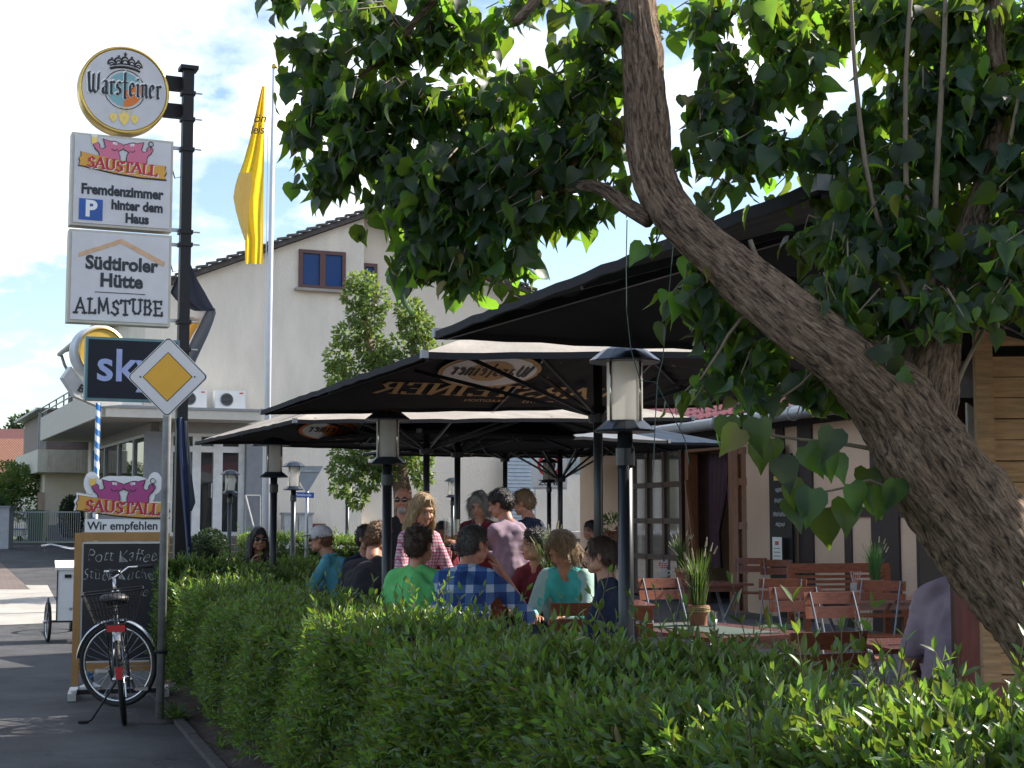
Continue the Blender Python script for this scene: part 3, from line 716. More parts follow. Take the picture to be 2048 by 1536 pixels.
# low white wall far behind the terrace
lw = thing('garden_wall', 'low white-topped garden wall beyond the far end of the terrace', 'wall', (P(1128, 1060, 31).x, 31, 0.3), rad(23))
MB().box((0, 0, .35), (2.2, .25, .9)).build('wall', greystone, lw); MB().box((0, 0, .87), (2.3, .4, .14)).build('coping', white, lw)
cab = thing('utility_cabinet', 'pale grey utility cabinet against the cream house wall', 'cabinet', HP(593, 1075, .5), rad(23.5)); cab.location.z = .5; cab.matrix_basis = Matrix.Translation(cab.location) @ Matrix.Rotation(rad(23.5), 4, 'Z')
MB().box((0, 0, .55), (.7, .3, 1.1)).build('body', M('cabinet_grey', (.42, .43, .42), .6), cab); MB().box((0, 0, 1.12), (.76, .36, .05)).build('lid', grey, cab); MB().box((0, -.156, .55), (.01, .01, 1.0)).build('door_seam', darkmetal, cab)
lb = thing('letter_box', 'brown red letter box on the house wall behind the man in cap', 'letter box', HP(638, 1062, .16), rad(23.5))
MB().box((0, 0, 0), (.3, .14, .36)).build('body', M('box_brown', (.16, .05, .04), .5), lb); MB().box((0, -.075, .1), (.22, .01, .03)).build('slot', black, lb)

# ---------------------------------------------------------------- restaurant on the right
RR = rad(17.6)
TR = Vector((math.cos(RR), math.sin(RR), 0)); SR = Vector((-TR.y, TR.x, 0))      # SR runs away along the facade
E0 = P(1690, 815, 18.6); E0.z = 0
rest = thing('restaurant', 'half-timbered restaurant with tiled lean-to roof along the terrace', 'restaurant', (E0.x, E0.y, FL), RR)
# local frame: x into the building, y away along facade (from the near end), facade surface at x=0
pinkst = M('peach_stucco', (0.62, 0.44, 0.32), 0.9, var=0.06, vs=1.5, bump=0.35, bs=30)
timber = M('dark_timber', (0.035, 0.022, 0.02), 0.65, var=0.3, vs=5, stretch=(12, 12, 1), bump=.3, bs=30)
door_w = M('varnished_wood', (0.20, 0.075, 0.03), 0.4, var=0.35, vs=5, stretch=(14, 14, 1.5))
fwood = M('door_brown', (0.055, 0.025, 0.018), 0.45, var=0.3)
def ry(u): # facade y coordinate hit by the column u
    p = hit(u, 1000, E0, -TR); return (p - E0).dot(SR)
def rz_(u, v): return hit(u, v, E0, -TR).z - FL
y_end = ry(1160)
def fbox(y0, y1, z0, z1, x0, x1, mat, name, parent=rest):
    return MB().box(((x0 + x1) / 2, (y0 + y1) / 2, (z0 + z1) / 2), (abs(x1 - x0), abs(y1 - y0), abs(z1 - z0))).build(name, mat, parent)
ZG = 2.78
yd0, yd1 = ry(1478), ry(1384)           # doorway
yw0, yw1 = ry(1374), ry(1262)           # glazed door
fbox(-9, yd0, 0, ZG, .0, .3, pinkst, 'wall'); fbox(yd1, yw0, 0, ZG, .0, .3, fwood, 'wall'); fbox(yw1, y_end, 0, ZG, 0, .3, pinkst, 'wall')
fbox(yd0, yd1, 2.55, ZG, 0, .3, fwood, 'lintel'); fbox(yw0, yw1, 2.62, ZG, 0, .3, M('taupe_board', (.2, .17, .15), .7), 'lintel')
fbox(y_end - .3, y_end, 0, ZG, .302, 9, pinkst, 'end_wall')
fbox(-9, y_end, -.1, .02, .302, 9, fwood, 'floor'); fbox(-9, y_end, 0, ZG, 5.0, 5.2, fwood, 'inner_wall')
for u0, u1 in ((1600, 1628), (1556, 1572), (1745, 1800), (1835, 1900)):
    fbox(ry(u1), ry(u0), 0, ZG, -.03, .28, timber, 'timber_post')
fbox(-8.9, ry(1630), rz_(1680, 1034), rz_(1680, 1015), -.025, .2, timber, 'timber_beam')
fbox(-9, y_end, ZG - .12, ZG, -.05, .25, timber, 'timber_beam')
for u in (1690, 1940): fbox(ry(u + 14), ry(u), 0, rz_(1680, 1034) - .003, -.022, .2, timber, 'timber_post')
# 12-pane glazed door
dw = MB(); cx_, rx_ = 3, 4; zt_ = 2.55; zb_ = .25
for i in range(cx_ + 1):
    y = yw0 + .1 + (yw1 - yw0 - .2) * i / cx_; dw.box((-.02, y, (zt_ + zb_) / 2), (.08, .09, zt_ - zb_ + .1))
for j in range(rx_ + 1):
    z = zb_ + (zt_ - zb_) * j / rx_; dw.box((-.022, (yw0 + yw1) / 2, z), (.076, yw1 - yw0 - .2, .085))
for y in (yw0 + .03, yw1 - .03): dw.box((.0, y, 1.35), (.2, .1, 2.6))
dwo = dw.build('glazed_door', fwood, rest)
mirror = glassmat('reflecting_pane', (0.5, 0.47, 0.43), 0.05); mirror.node_tree.nodes['Principled BSDF'].inputs['Metallic'].default_value = .75 
for i in range(cx_):
    for j in range(rx_):
        y = yw0 + .1 + (yw1 - yw0 - .2) * (i + .5) / cx_; z = zb_ + (zt_ - zb_) * (j + .5) / rx_
        MB().box((-.005, y, z), (.01, (yw1 - yw0 - .2) / cx_ - .06, (zt_ - zb_) / rx_ - .06)).build('pane', mirror, dwo)
# doorway: frame, curtains, open lattice leaf
fr = MB()
for y in (yd0 + .05, yd1 - .05): fr.box((-.03, y, 1.28), (.16, .12, 2.56))
fr.box((-.03, (yd0 + yd1) / 2, 2.5), (.158, yd1 - yd0 - .2, .12)); fr.build('door_frame', door_w, rest)
cur = M('plum_curtain', (0.07, 0.03, 0.045), .8)
for s in (0, 1):
    mb = MB(); y0 = yd0 + .12 if s == 0 else yd1 - .12; sg = 1 if s == 0 else -1; wv = []; nn = 26
    for i in range(nn + 1):
        f = i / nn
        for z, k in ((2.42, .62), (1.7, .5), (1.25, .32), (.7, .36)): wv.append((.22 + .03 * math.sin(f * 30), y0 + sg * f * k * (yd1 - yd0) * .8, z))
    mb.add(wv, [(4 * i + k, 4 * i + k + 1, 4 * i + 5 + k, 4 * i + 4 + k) for i in range(nn) for k in range(3)]); mb.build('curtain', cur, rest, True)
iw = MB()       # lit window on the inner side of the room seen through the doorway
iw.box((4.9, (yd0 + yd1) / 2 + 1.2, 1.6), (.1, 1.6, 1.5)); iwo = iw.build('inner_window', M('pale_panes', (.6, .62, .6), .3), rest)
for k in (-.5, 0, .5): MB().box((4.84, (yd0 + yd1) / 2 + 1.2 + k, 1.6), (.04, .06, 1.5)).build('glazing_bar', fwood, iwo)
# open leaf hinged on the near jamb, swung back along the wall
leaf = thing('lattice_door', 'varnished wooden lattice door leaf standing open beside the doorway', 'door', Vector(E0) + SR * (yd0 - .02) - TR * .1 + Vector((0, 0, FL)), RR - rad(62))
W_, H_ = .95, 2.4
for x in (.05, W_ - .05): MB().box((x, 0, H_ / 2 + .05), (.1, .05, H_)).build('stile', door_w, leaf)
for z in (.1, .72, 1.34, 1.96, 2.4): MB().box((W_ / 2, 0, z), (W_ - .21, .045, .1)).build('rail', door_w, leaf)
for k in range(3): MB().box((.1 + (W_ - .2) * (k + .5) / 3 + .0, .0, H_ / 2 + .05), (.13, .025, H_ - .1)).build('slat', door_w, leaf)
# leaning prop stick in doorway
prop = thing('prop_stick', 'long thin wooden stick leaning in the doorway', 'stick', Vector(E0) + SR * (yd0 + .55) - TR * .5 + Vector((0, 0, FL)), RR)
MB().bar((0, -.35, 0), (.12, .42, 2.0), .045, .045).build('shaft', door_w, prop); MB().lathe([(.03, 0), (.035, .04)], 8, (0, -.35, 0)).build('foot', black, prop)
# menu boards beside the door
mbd = thing('menu_board', 'tall black menu chalkboard on the wall beside the lattice door', 'menu board', Vector(E0) + SR * ry(1576) - TR * .12 + Vector((0, 0, FL)), RR - rad(90))
mw = abs(ry(1555) - ry(1600))
MB().box((0, .02, 1.45), (mw, .03, 1.7)).build('board', black, mbd)
MB().lathe([(.09, 0), (.09, .03)], 20, (0, .005, 2.36), Matrix.Rotation(rad(-90), 3, 'X')).build('crest', black, mbd)
MB().box((0, .0, 1.98), (mw * .5, .012, .06)).build('brass_strip', gold, mbd)
for i, z in enumerate((1.82, 1.68, 1.5, 1.36)): scribble(mbd, 0, z, .0, mw * (.4 + .12 * (i % 3)), .07, chalk, seed=i + 2)
pn = thing('paper_notice', 'white paper notice with red heading below the menu board', 'notice', Vector(E0) + SR * ry(1580) - TR * .2 + Vector((0, 0, FL)), RR - rad(90))
MB().box((0, 0, 1.02), (.26, .006, .36)).build('sheet', white, pn); MB().box((0, -.005, 1.12), (.1, .002, .05)).build('heading', red, pn)
for k in range(4): MB().box((0, -.005, 1.05 - k * .05), (.18, .002, .012)).build('text_line', grey, pn)
# lean-to roof with pantiles and gutter
depth_r, rise = 3.0, 1.15
mb = MB(); mb.add([(-.45, -9, ZG - .02), (-.45, y_end + .3, ZG - .02), (depth_r, y_end + .3, ZG + rise + .13), (depth_r, -9, ZG + rise + .13), (-.45, -9, ZG + .04), (-.45, y_end + .3, ZG + .04), (depth_r, y_end + .3, ZG + rise + .19), (depth_r, -9, ZG + rise + .19)],
       [(0, 1, 2, 3), (7, 6, 5, 4), (0, 4, 5, 1), (1, 5, 6, 2), (2, 6, 7, 3), (3, 7, 4, 0)]); lroof = mb.build('lean_to_roof', timber, rest)
ptile = M('red_pantile', (0.20, 0.05, 0.05), 0.42, var=0.35, vs=3)
slope_a = math.atan2(rise + .15, depth_r + .45)
pm = MB(); prof = []
for i in range(9):
    f = i / 8; prof.append((f * .25, .03 * math.sin(f * 2 * math.pi) + (.02 if f < .5 else 0)))
vv = []
for (yy, zz3) in prof: vv += [(0, yy, zz3 + .03), (.40, yy, zz3 + .012)]
pm.add(vv, [(2 * i, 2 * i + 1, 2 * i + 3, 2 * i + 2) for i in range(8)])
vv2 = []
for (yy, zz3) in prof: vv2 += [(0, yy, zz3 + .03), (0, yy, zz3 + .005)]
pm.add(vv2, [(2 * i, 2 * i + 2, 2 * i + 3, 2 * i + 1) for i in range(8)])
pt = pm.build('pantile', ptile, lroof, True); pme = pt.data; col.objects.unlink(pt); bpy.data.objects.remove(pt)
ncol = int((y_end + .3 + 1.0) / .245)
cnt = 0
for r in range(9):
    for c in range(ncol):
        if cnt >= 300: break
        o = link('pantile', pme, lroof); o.rotation_euler = (0, -slope_a, 0)
        d = r * .36
        o.location = (-.5 + d * math.cos(slope_a), -1.0 + c * .245, ZG + .035 + d * math.sin(slope_a) + random.uniform(-.004, .004)); cnt += 1
mb = MB(); nn = 12; gpts = []
mb.tube([(-.56, -9, ZG - .02), (-.56, y_end + .32, ZG - .02)], .085, 14); gut = mb.build('gutter', steel, rest, True)
for k in range(12):
    MB().torus((-.56, -3 + k * 1.1, ZG - .02), .09, .012, Matrix.Rotation(0, 3, 'Z'), 18, 6).build('gutter_bracket', steel, gut)
# upper storey and main roof
fbox(-9, y_end, ZG - .1, 4.6, depth_r + .002, 9, pinkst, 'upper_wall')
mtile = tilemat('plum_roof_tiles', (0.11, 0.045, 0.055), (0.16, 0.07, 0.08))
mb = MB(); A = [Vector((depth_r - .6, -9, 4.3)), Vector((depth_r - .6, y_end + .5, 4.3)), Vector((7.5, y_end + .5, 8.6)), Vector((7.5, -9, 8.6))]
mb.poly([p + Vector((0, 0, .2)) for p in A][::-1], .2, (0, 0, 1)); mb.build('main_roof', mtile, rest)
mb = MB(); mb.bar((depth_r - .66, -9, 4.45), (depth_r - .66, y_end + .5, 4.45), .06, .24); mb.build('eaves_board', white, rest)
# small wall lamp and geranium are added with the details
# ---------------------------------------------------------------- plank hut at the right edge
plank = M('orange_plank', (0.45, 0.28, 0.14), 0.6, var=0.3, vs=4, stretch=(1.5, 14, 14), bump=.25, bs=24)
hut = thing('plank_hut', 'orange-brown horizontal plank hut wall at the right photo edge', 'hut', (P(1955, 1000, 6.6).x, 6.6, FL), rad(-4))
W_ = 1.2; ztop = P(1960, 676, 6.6).z - FL
hp0 = 0
for i in range(24):
    z = .05 + i * .0925
    if z > ztop - .12: break
    MB().box((W_ / 2 + .06, random.uniform(-.004, .004), z + .044), (W_, .03, .088), Matrix.Rotation(random.uniform(-.003, .003), 3, 'Y')).build('plank', plank, hut)
MB().box((.03, -.035, ztop / 2), (.075, .05, ztop)).build('corner_board', plank, hut); MB().box((W_ / 2 + .07, -.036, ztop + .0), (W_ + .15, .06, .075)).build('top_rail', plank, hut)
MB().box((W_ / 2, .8, ztop / 2 - .02), (W_ - .1, 1.5, ztop - .1)).build('core', timber, hut)
wp = thing('white_board', 'weathered white board with slanted top beside the hut corner', 'board', P(1955, 1000, 6.75).xy.to_3d(), 0); wp.location.z = FL; wp.matrix_basis = Matrix.Translation(wp.location)
z_a = P(1940, 805, 6.75).z - FL; z_b = P(1985, 850, 6.75).z - FL
mb = MB(); mb.poly([(-.035, 0, 0), (.065, 0, 0), (.065, 0, z_b), (.05, 0, z_b + .03), (-.035, 0, z_a)], .03); mb.build('face', M('chipped_white', (.6, .59, .56), .7, var=.2, vs=10), wp); MB().box((.01, .035, .6), (.05, .03, 1.2)).build('batten', timber, wp)
bp_ = thing('brown_post', 'dark brown square post between trunk and white board', 'post', P(1922, 1000, 6.9).xy.to_3d(), rad(5)); bp_.location.z = FL; bp_.matrix_basis = Matrix.Translation(bp_.location) @ Matrix.Rotation(rad(5), 4, 'Z')
zt2 = P(1922, 806, 6.9).z - FL; MB().box((0, 0, zt2 / 2), (.09, .09, zt2)).build('shaft', fwood, bp_); MB().box((0, 0, zt2 + .01), (.11, .11, .02)).build('cap', timber, bp_)
rp_ = thing('red_post', 'dark red painted wooden post below the leaning trunk', 'post', P(1934, 1250, 6.2).xy.to_3d(), rad(5)); rp_.location.z = FL; rp_.matrix_basis = Matrix.Translation(rp_.location) @ Matrix.Rotation(rad(5), 4, 'Z')
redwood = M('red_stained_wood', (0.15, 0.035, 0.025), 0.4, var=0.3, vs=5, stretch=(10, 10, 2), coat=.15)
MB().box((0, 0, .6), (.075, .075, 1.2)).build('shaft', redwood, rp_); MB().box((0, 0, 1.21), (.09, .09, .02)).build('cap', redwood, rp_)
# ================================================================ parasols
fab_out = M('parasol_top_fabric', (0.30, 0.27, 0.24), 0.9, var=0.14, vs=3, bump=.25, bs=30, spec=.15)
fab_in = M('parasol_lining', (0.016, 0.016, 0.020), 0.9, var=0.3, vs=2.5, bump=.15, bs=200)
fab_grey = M('parasol_grey_fabric', (0.16, 0.17, 0.19), 0.9, var=0.14, vs=3, spec=.1)
ZE = 2.36
def parasol(label, c, h, rotz, rise, ze=ZE, text='WARSTEINER', badge='brown', out=fab_out, textmat=brownprint, floor=FL, fan=.12, tilt=0.0, bx=.0, bf=.57):
    t_ = thing('parasol', label, 'parasol', (c[0], c[1], floor), rotz, 'large square beer garden parasols')
    ze -= floor
    def zc(x, y):
        m = max(abs(x), abs(y)) / h; q = min(abs(x), abs(y)) / h
        r = m
        sag = .03 * math.sin(math.pi * r) * (1 - q / max(m, 1e-6))
        return ze + rise * (1 - r) - sag + tilt * (x + h) / (2 * h) + .004 * math.sin(x * 7 + y * 5) * math.sin(y * 9 - x * 3) + .003 * math.sin(x * 23 + 1) * math.sin(y * 19)
    n = 28; g = [-h + 2 * h * i / n for i in range(n + 1)]
    def sheetm(dz, name, mat, flip):
        mb = MB(); mb.v = [(x, y, zc(x, y) + dz) for y in g for x in g]
        for j in range(n):
            for i in range(n):
                a, b, c_, d = j * (n + 1) + i, j * (n + 1) + i + 1, (j + 1) * (n + 1) + i + 1, (j + 1) * (n + 1) + i
                q = [a, b, c_, d] if not flip else [d, c_, b, a]
                mb.f += [[q[0], q[1], q[2]], [q[0], q[2], q[3]]] if (i < n / 2) == (j < n / 2) else [[q[0], q[1], q[3]], [q[1], q[2], q[3]]]
                mb.m += [0, 0]
        return mb.build(name, mat, t_)
    canopy = sheetm(0, 'canopy', out, False); lin = sheetm(-.006, 'lining', fab_in, True)
    hem = MB(); k = 24
    for s0, s1 in (((-1, -1), (1, -1)), ((1, -1), (1, 1)), ((1, 1), (-1, 1)), ((-1, 1), (-1, -1))):
        for i in range(k):
            f0, f1 = i / k, (i + 1) / k
            p = [(s0[j] + (s1[j] - s0[j]) * f0) * h for j in (0, 1)]; q = [(s0[j] + (s1[j] - s0[j]) * f1) * h for j in (0, 1)]
            hem.bar((p[0], p[1], zc(*p) - .014), (q[0], q[1], zc(*q) - .014), .012, .034)
    hem.build('hem', fab_in, t_)
    zh = ze - fan; zt = ze + rise + tilt / 2
    MB().tube([(0, 0, 0), (0, 0, zt + .02)], .036, 14).build('pole', darkmetal, t_, True)
    MB().lathe([(.07, zh - .06), (.08, zh), (.06, zh + .05)], 16).build('runner', darkmetal, t_)
    MB().lathe([(.06, zt - .16), (.085, zt - .1), (.07, zt - .03), (.03, zt + .09), (.01, zt + .12)], 14).build('hub', darkmetal, t_)
    MB().box((0, 0, .04), (.7, .7, .08)).build('base_plate', grey, t_)
    for i in range(8):
        a = math.pi / 4 * i; L = h * (1.414 if i % 2 else 1.0) * .985
        ex, ey = math.cos(a) * L, math.sin(a) * L
        r = MB(); r.bar((ex * .02, ey * .02, zt - .07), (ex, ey, ze - .02 + tilt * (ex + h) / (2 * h) + 0), .022, .035); ro = r.build('rib', darkmetal, t_)
        s_ = MB(); s_.bar((math.cos(a) * .07, math.sin(a) * .07, zh), (ex * .52, ey * .52, ze + rise * .48 - .05), .018, .026); s_.build('strut', darkmetal, ro)
    for sx, sy in ((-1, -1), (1, -1), (1, 1), (-1, 1)):
        MB().box((sx * h * .995, sy * h * .995, ze - .005 + (tilt if sx > 0 else 0)), (.04, .04, .04)).build('corner_clip', grey, t_)
    # print on the panel that faces away, seen mirrored from below
    up = Vector((0, -h, rise)).normalized(); nr = Vector((0, rise, h)).normalized()
    def pm_(x, f, lift=-.075):
        o = Vector((x, f * h, zc(x, f * h))) + nr * (lift + .055)
        return Matrix.Translation(o - Vector((0, 0, .022))) @ Matrix((Vector((-1, 0, 0)), up, nr)).transposed().to_4x4()
    if text:
        nib(text, CAP, .23, .22, rad(10), textmat, lin, pm_(-.1, .76), 'lettering', xs=1.05, fat=.03)
        text_mesh('SEIT 1753        TRADITION', .075, .001, 0, textmat, lin, pm_(.05, .87), 'lettering')
    if badge:
        bm = pm_(bx, bf)
        e = MB(); e.v = [tuple(bm @ Vector((math.cos(a_) * .46, math.sin(a_) * .34, 0))) for a_ in np.linspace(0, 2 * math.pi, 36, False)]; e.f = [list(range(36))]; e.m = [0]; e.build('badge', orange if badge == 'orange' else brownprint, lin)
        bm2 = bm @ Matrix.Translation((0, 0, -.004))
        e = MB(); e.v = [tuple(bm2 @ Vector((math.cos(a_) * .42, math.sin(a_) * .30, 0))) for a_ in np.linspace(0, 2 * math.pi, 36, False)]; e.f = [list(range(36))]; e.m = [0]; e.build('badge', white, lin)
        bm3 = bm @ Matrix.Translation((0, 0, -.007))
        e = MB(); e.v = [tuple(bm3 @ Vector((math.cos(a_) * .2, math.sin(a_) * .2 + .02, 0))) for a_ in np.linspace(0, 2 * math.pi, 30, False)]; e.f = [list(range(30))]; e.m = [0]; e.build('badge', orange if badge == 'orange' else brownprint, lin)
        nib('Warsteiner', GL, .14, .2, rad(40), black, lin, bm @ Matrix.Translation((0, .01, -.012)), 'lettering', xs=.72)
    return t_
def para_from_left(nl, fl, label, width, rise, **kw):
    nl = Vector(nl); fl = Vector(fl); s = (fl - nl); h = s.length / 2; s.normalize(); t = Vector((s.y, -s.x))
    c = (nl + fl) / 2 + t * h * width
    o = parasol(label, c, h, math.atan2(t.y, t.x), rise, **kw)
    o.matrix_basis = o.matrix_basis @ Matrix.Diagonal((width, 1, 1, 1))
    return o
pl = lambda u, v: (P(u, v, (ZE - EYE) / math.tan(PITCH + math.atan((768 - v) / F) * 1.0))).xy
def edge_pt(u, v, z=ZE):
    d = ray(u, v); k = (z - EYE) / d.z; return Vector((d.x * k, d.y * k))
para_from_left(edge_pt(1640, 362), edge_pt(872, 664), 'nearest black parasol behind the lilac tree, top right', 1.25, .62, text=None, badge=None)
para_from_left(edge_pt(846, 706), edge_pt(522, 822), 'black parasol with large mirrored gold lettering over the family table', .86, .62, tilt=.15, bx=-.4)
para_from_left(edge_pt(588, 840), edge_pt(390, 884), 'black parasol with orange badge, leftmost over the terrace', .95, .62, badge='orange', text=None, tilt=.12, bx=-.5, bf=.75)
c4 = P(915, 900, 17.6); parasol('smaller grey-topped parasol in the middle of the terrace', c4.xy, 1.75, rad(38), .5, out=fab_grey, textmat=grey, badge=None, ze=2.42)
c5 = P(1120, 900, 20.5); parasol('blue-grey parasol with fanned struts near the restaurant wall', c5.xy, 1.7, rad(22), .5, out=M('parasol_blue_fabric', (.035, .05, .075), .9, spec=.08), textmat=grey, badge='brown', ze=2.5, fan=.42)
c6 = P(1010, 900, 24.5); parasol('farthest parasol with small gold lettering behind the standing guests', c6.xy, 1.9, rad(20), .5, out=fab_grey, ze=2.62, badge=None)

# ================================================================ mast lamps with glass cylinders
frost = translucent('frosted_glass', (0.62, 0.60, 0.56), (0.85, 0.83, 0.78), 0.6, 0.25)
ft = frost.node_tree; fo = [n for n in ft.nodes if n.type == 'OUTPUT_MATERIAL'][0]; fs = fo.inputs[0].links[0].from_socket
ftr = N(ft, 'ShaderNodeBsdfTransparent'); fmx = N(ft, 'ShaderNodeMixShader'); fmx.inputs[0].default_value = .2
ft.links.new(fs, fmx.inputs[1]); ft.links.new(ftr.outputs[0], fmx.inputs[2]); ft.links.new(fmx.outputs[0], fo.inputs[0])
capm = M('lamp_cap', (0.035, 0.045, 0.06), 0.28, 0.4, var=0.2)
rodm = M('polished_rod', (0.6, 0.56, 0.48), 0.2, 0.9)
lamp = thing('mast_lamp', 'x', 'lamp', (0, 0, 0), 0, 'glass cylinder lamps around the terrace')
MB().tube([(0, 0, 0), (0, 0, 1.94)], .036, 16).build('pole', darkmetal, lamp, True)
MB().lathe([(.045, 1.78), (.045, 1.86), (.038, 1.87)], 16).build('collar', darkmetal, lamp)
MB().lathe([(.05, 1.93), (.14, 1.935), (.145, 1.945), (.095, 1.985), (.09, 1.99)], 14).build('dish', capm, lamp)
MB().lathe([(.084, 1.975), (.084, 2.27)], 28, cap=False).build('glass_cylinder', frost, lamp, True, auto=40)
cp = MB().lathe([(.168, 2.262), (.17, 2.27), (.105, 2.32), (.07, 2.335), (.03, 2.345)], 14).build('cap', capm, lamp)
for a in (rad(-52), rad(30), rad(120), rad(210)):
    MB().tube([(math.cos(a) * .09, math.sin(a) * .09, 1.985), (math.cos(a) * .09, math.sin(a) * .09, 2.27)], .0065, 8).build('rod', rodm, lamp, True)
MB().lathe([(.09, 0), (.09, .02), (.05, .05)], 14).build('foot', darkmetal, lamp)
el = MB(); el.v = [(math.sin(a) * .0 + -.0862 * math.cos(rad(-30) + .28 * math.cos(a)), -.0862 * math.sin(rad(30) + .3 * math.cos(a)) * 1.0, 2.13 + .035 * math.sin(a)) for a in np.linspace(0, 2 * math.pi, 16, False)]
lamps = [(1250, 852, 7.0, 'nearest glass lamp in front of the tree and restaurant'), (775, 921, 11.1, 'glass lamp on black mast beside the boy in green'),
         (548, 949, 15.4, 'glass lamp on black mast right of the flagpole foot'), (587, 976, 21.3, 'dark-capped glass lamp beside the back of the yield sign'),
         (460, 984, 25.7, 'small glass lamp in front of the white entrance door'), (695, 988, 28.0, 'far glass lamp half hidden by hanging foliage'),
         (905, 992, 31.0, 'farthest glass lamp behind the high table'), (1098, 962, 25.0, 'glass lamp in front of the zone sign')]
for i, (u, v, D, lb_) in enumerate(lamps):
    p = P(u, v, D); loc = (p.x, p.y, p.z - 1.965)
    if i == 0: lamp.matrix_basis = Matrix.Translation(loc) @ Matrix.Rotation(rad(10), 4, 'Z'); lamp['label'] = lb_
    else: dup(lamp, loc, rad(10 + 7 * i), lb_)

# ================================================================ sign mast at the pavement
RS = rad(23)
mastp = P(360, 1000, 14.2); mastp.z = 0
mast = thing('sign_mast', 'tall black square steel mast carrying the stacked pub signs', 'mast', mastp, RS)
ztop = P(364, 142, 14.2).z
MB().box((0, 0, ztop / 2), (.1, .1, ztop)).build('shaft', black, mast); MB().box((0, 0, ztop + .02), (.17, .17, .035)).build('cap', black, mast); MB().box((0, 0, .01), (.3, .3, .02)).build('base_plate', black, mast)
for v in (188, 240, 300, 465, 490, 645, 700):
    z = P(360, v, 14.2).z; c = MB(); c.box((0, 0, z), (.13, .13, .035)); cl = c.build('clamp', black, mast); MB().tube([(.07, -.05, z), (.13, -.05, z)], .008, 6).build('bolt', steel, cl)
slate = M('slate_print', (0.022, 0.026, 0.035), .6)
facem = translucent('sign_face', (0.80, 0.79, 0.82), (0.5, 0.5, 0.5), .25, .35)
framem = M('cream_sign_frame', (0.50, 0.47, 0.40), .5)
def sign_box(name, label, u0, u1, v0, v1, D, depth=.16, fm=framem, face=facem):
    c = P((u0 + u1) / 2, (v0 + v1) / 2, D); w = (u1 - u0) * D / F / math.cos(RS) * .99; h = (v1 - v0) * D / F
    t_ = thing(name, label, 'sign', c, RS)
    MB().box((0, .004, 0), (w, depth, h)).build('casing', fm, t_)
    MB().box((0, -depth / 2 - .002, 0), (w - .05, .008, h - .05)).build('face', face, t_)
    return t_, w, h, -depth / 2 - .009
def arms(t_, w, zs_, y=0):
    for z in zs_: MB().box((w / 2 + .05, y, z), (.1, .03, .03)).build('arm', steel, t_)
# round brewery sign
c = P(246, 185, 14.1); R_ = .425
rs = thing('round_sign', 'round white brewery sign with gold rim at the mast top', 'sign', c, RS)
RX = Matrix.Rotation(rad(90), 3, 'X')
MB().lathe([(R_ * .93, -.09), (R_, -.07), (R_ * 1.01, 0), (R_, .07), (R_ * .93, .09)], 56, (0, 0, 0), RX).build('drum', gold, rs, True, auto=50)
MB().torus((0, -.092, 0), R_ * .965, .014, n=56).build('rim', gold, rs, True)
MB().lathe([(R_ * .92, .085), (R_ * .92, .1)], 56, (0, 0, 0), RX).build('face', facem, rs)
def disc2(mb, x, z, rx, rz, y, n=28, a0=0, a1=2 * math.pi):
    mb.poly([(x + rx * math.cos(a), y, z + rz * math.sin(a)) for a in np.linspace(a0, a1, n, abs(a1 - a0) < 6.2)])
d_ = MB(); d_.torus((0, -.102, 0), .19, .004, n=40, m=4); d_.build('emblem_ring', slate, rs)
d_ = MB(); disc2(d_, 0, 0, .165, .165, -.1015); d_.build('emblem', M('emblem_teal', (.22, .42, .45), .6), rs)
d_ = MB(); d_.poly([(.0, -.1025, -.01)] + [(.165 * math.cos(a), -.1025, .165 * math.sin(a)) for a in np.linspace(rad(-92), rad(25), 14)]); d_.build('emblem', orange, rs)
nib('Warsteiner', GL, .128, .30, rad(38), white, rs, face_m(0, .01, -.104) @ Matrix.Diagonal((1.02, 1.02, 1, 1)), fat=.06, xs=.76)
nib('Warsteiner', GL, .128, .22, rad(38), slate, rs, face_m(.004, .006, -.108), xs=.76)
text_mesh('1753', .085, 0, 0, gold, rs, face_m(0, -.205, -.1035))
cr = MB()
cr.torus((0, -.104, -.14), .36, .013, None, 18, 4, rad(67), rad(113))
cr.torus((0, -.104, -.11), .36, .006, None, 18, 4, rad(67), rad(113))
for k in range(5):
    x = (k - 2) * .062; z = .283 - .012 * abs(k - 2) ** 1.6
    cr.torus((x, -.104, z), .034, .009, None, 14, 4, rad(-30), rad(210)); cr.torus((x, -.1045, z - .012), .018, .005, None, 10, 4, rad(-10), rad(190))
    disc2(cr, x, z + .05 - .003 * abs(k - 2), .012, .013, -.105, 10)
cr.box((0, -.105, .345), (.011, .002, .04)); cr.box((0, -.1055, .348), (.03, .002, .01)); cr.build('crown', slate, rs)
for x, s in ((-.1, .05), (0, .07), (.1, .05)):
    hp = MB()
    for q, (dx, dz) in enumerate(((0, .45), (-.45, .2), (.45, .2), (-.3, -.25), (.3, -.25), (0, -.6))): disc2(hp, x + dx * s, -.275 + dz * s, s * .3, s * .4, -.103 - .0006 * q, 10)
    hp.build('hop_cone', gold, rs)
for z in (.14, -.13): MB().box((R_ + .06, .0, z), (.2, .09, .13)).build('bracket', black, rs)
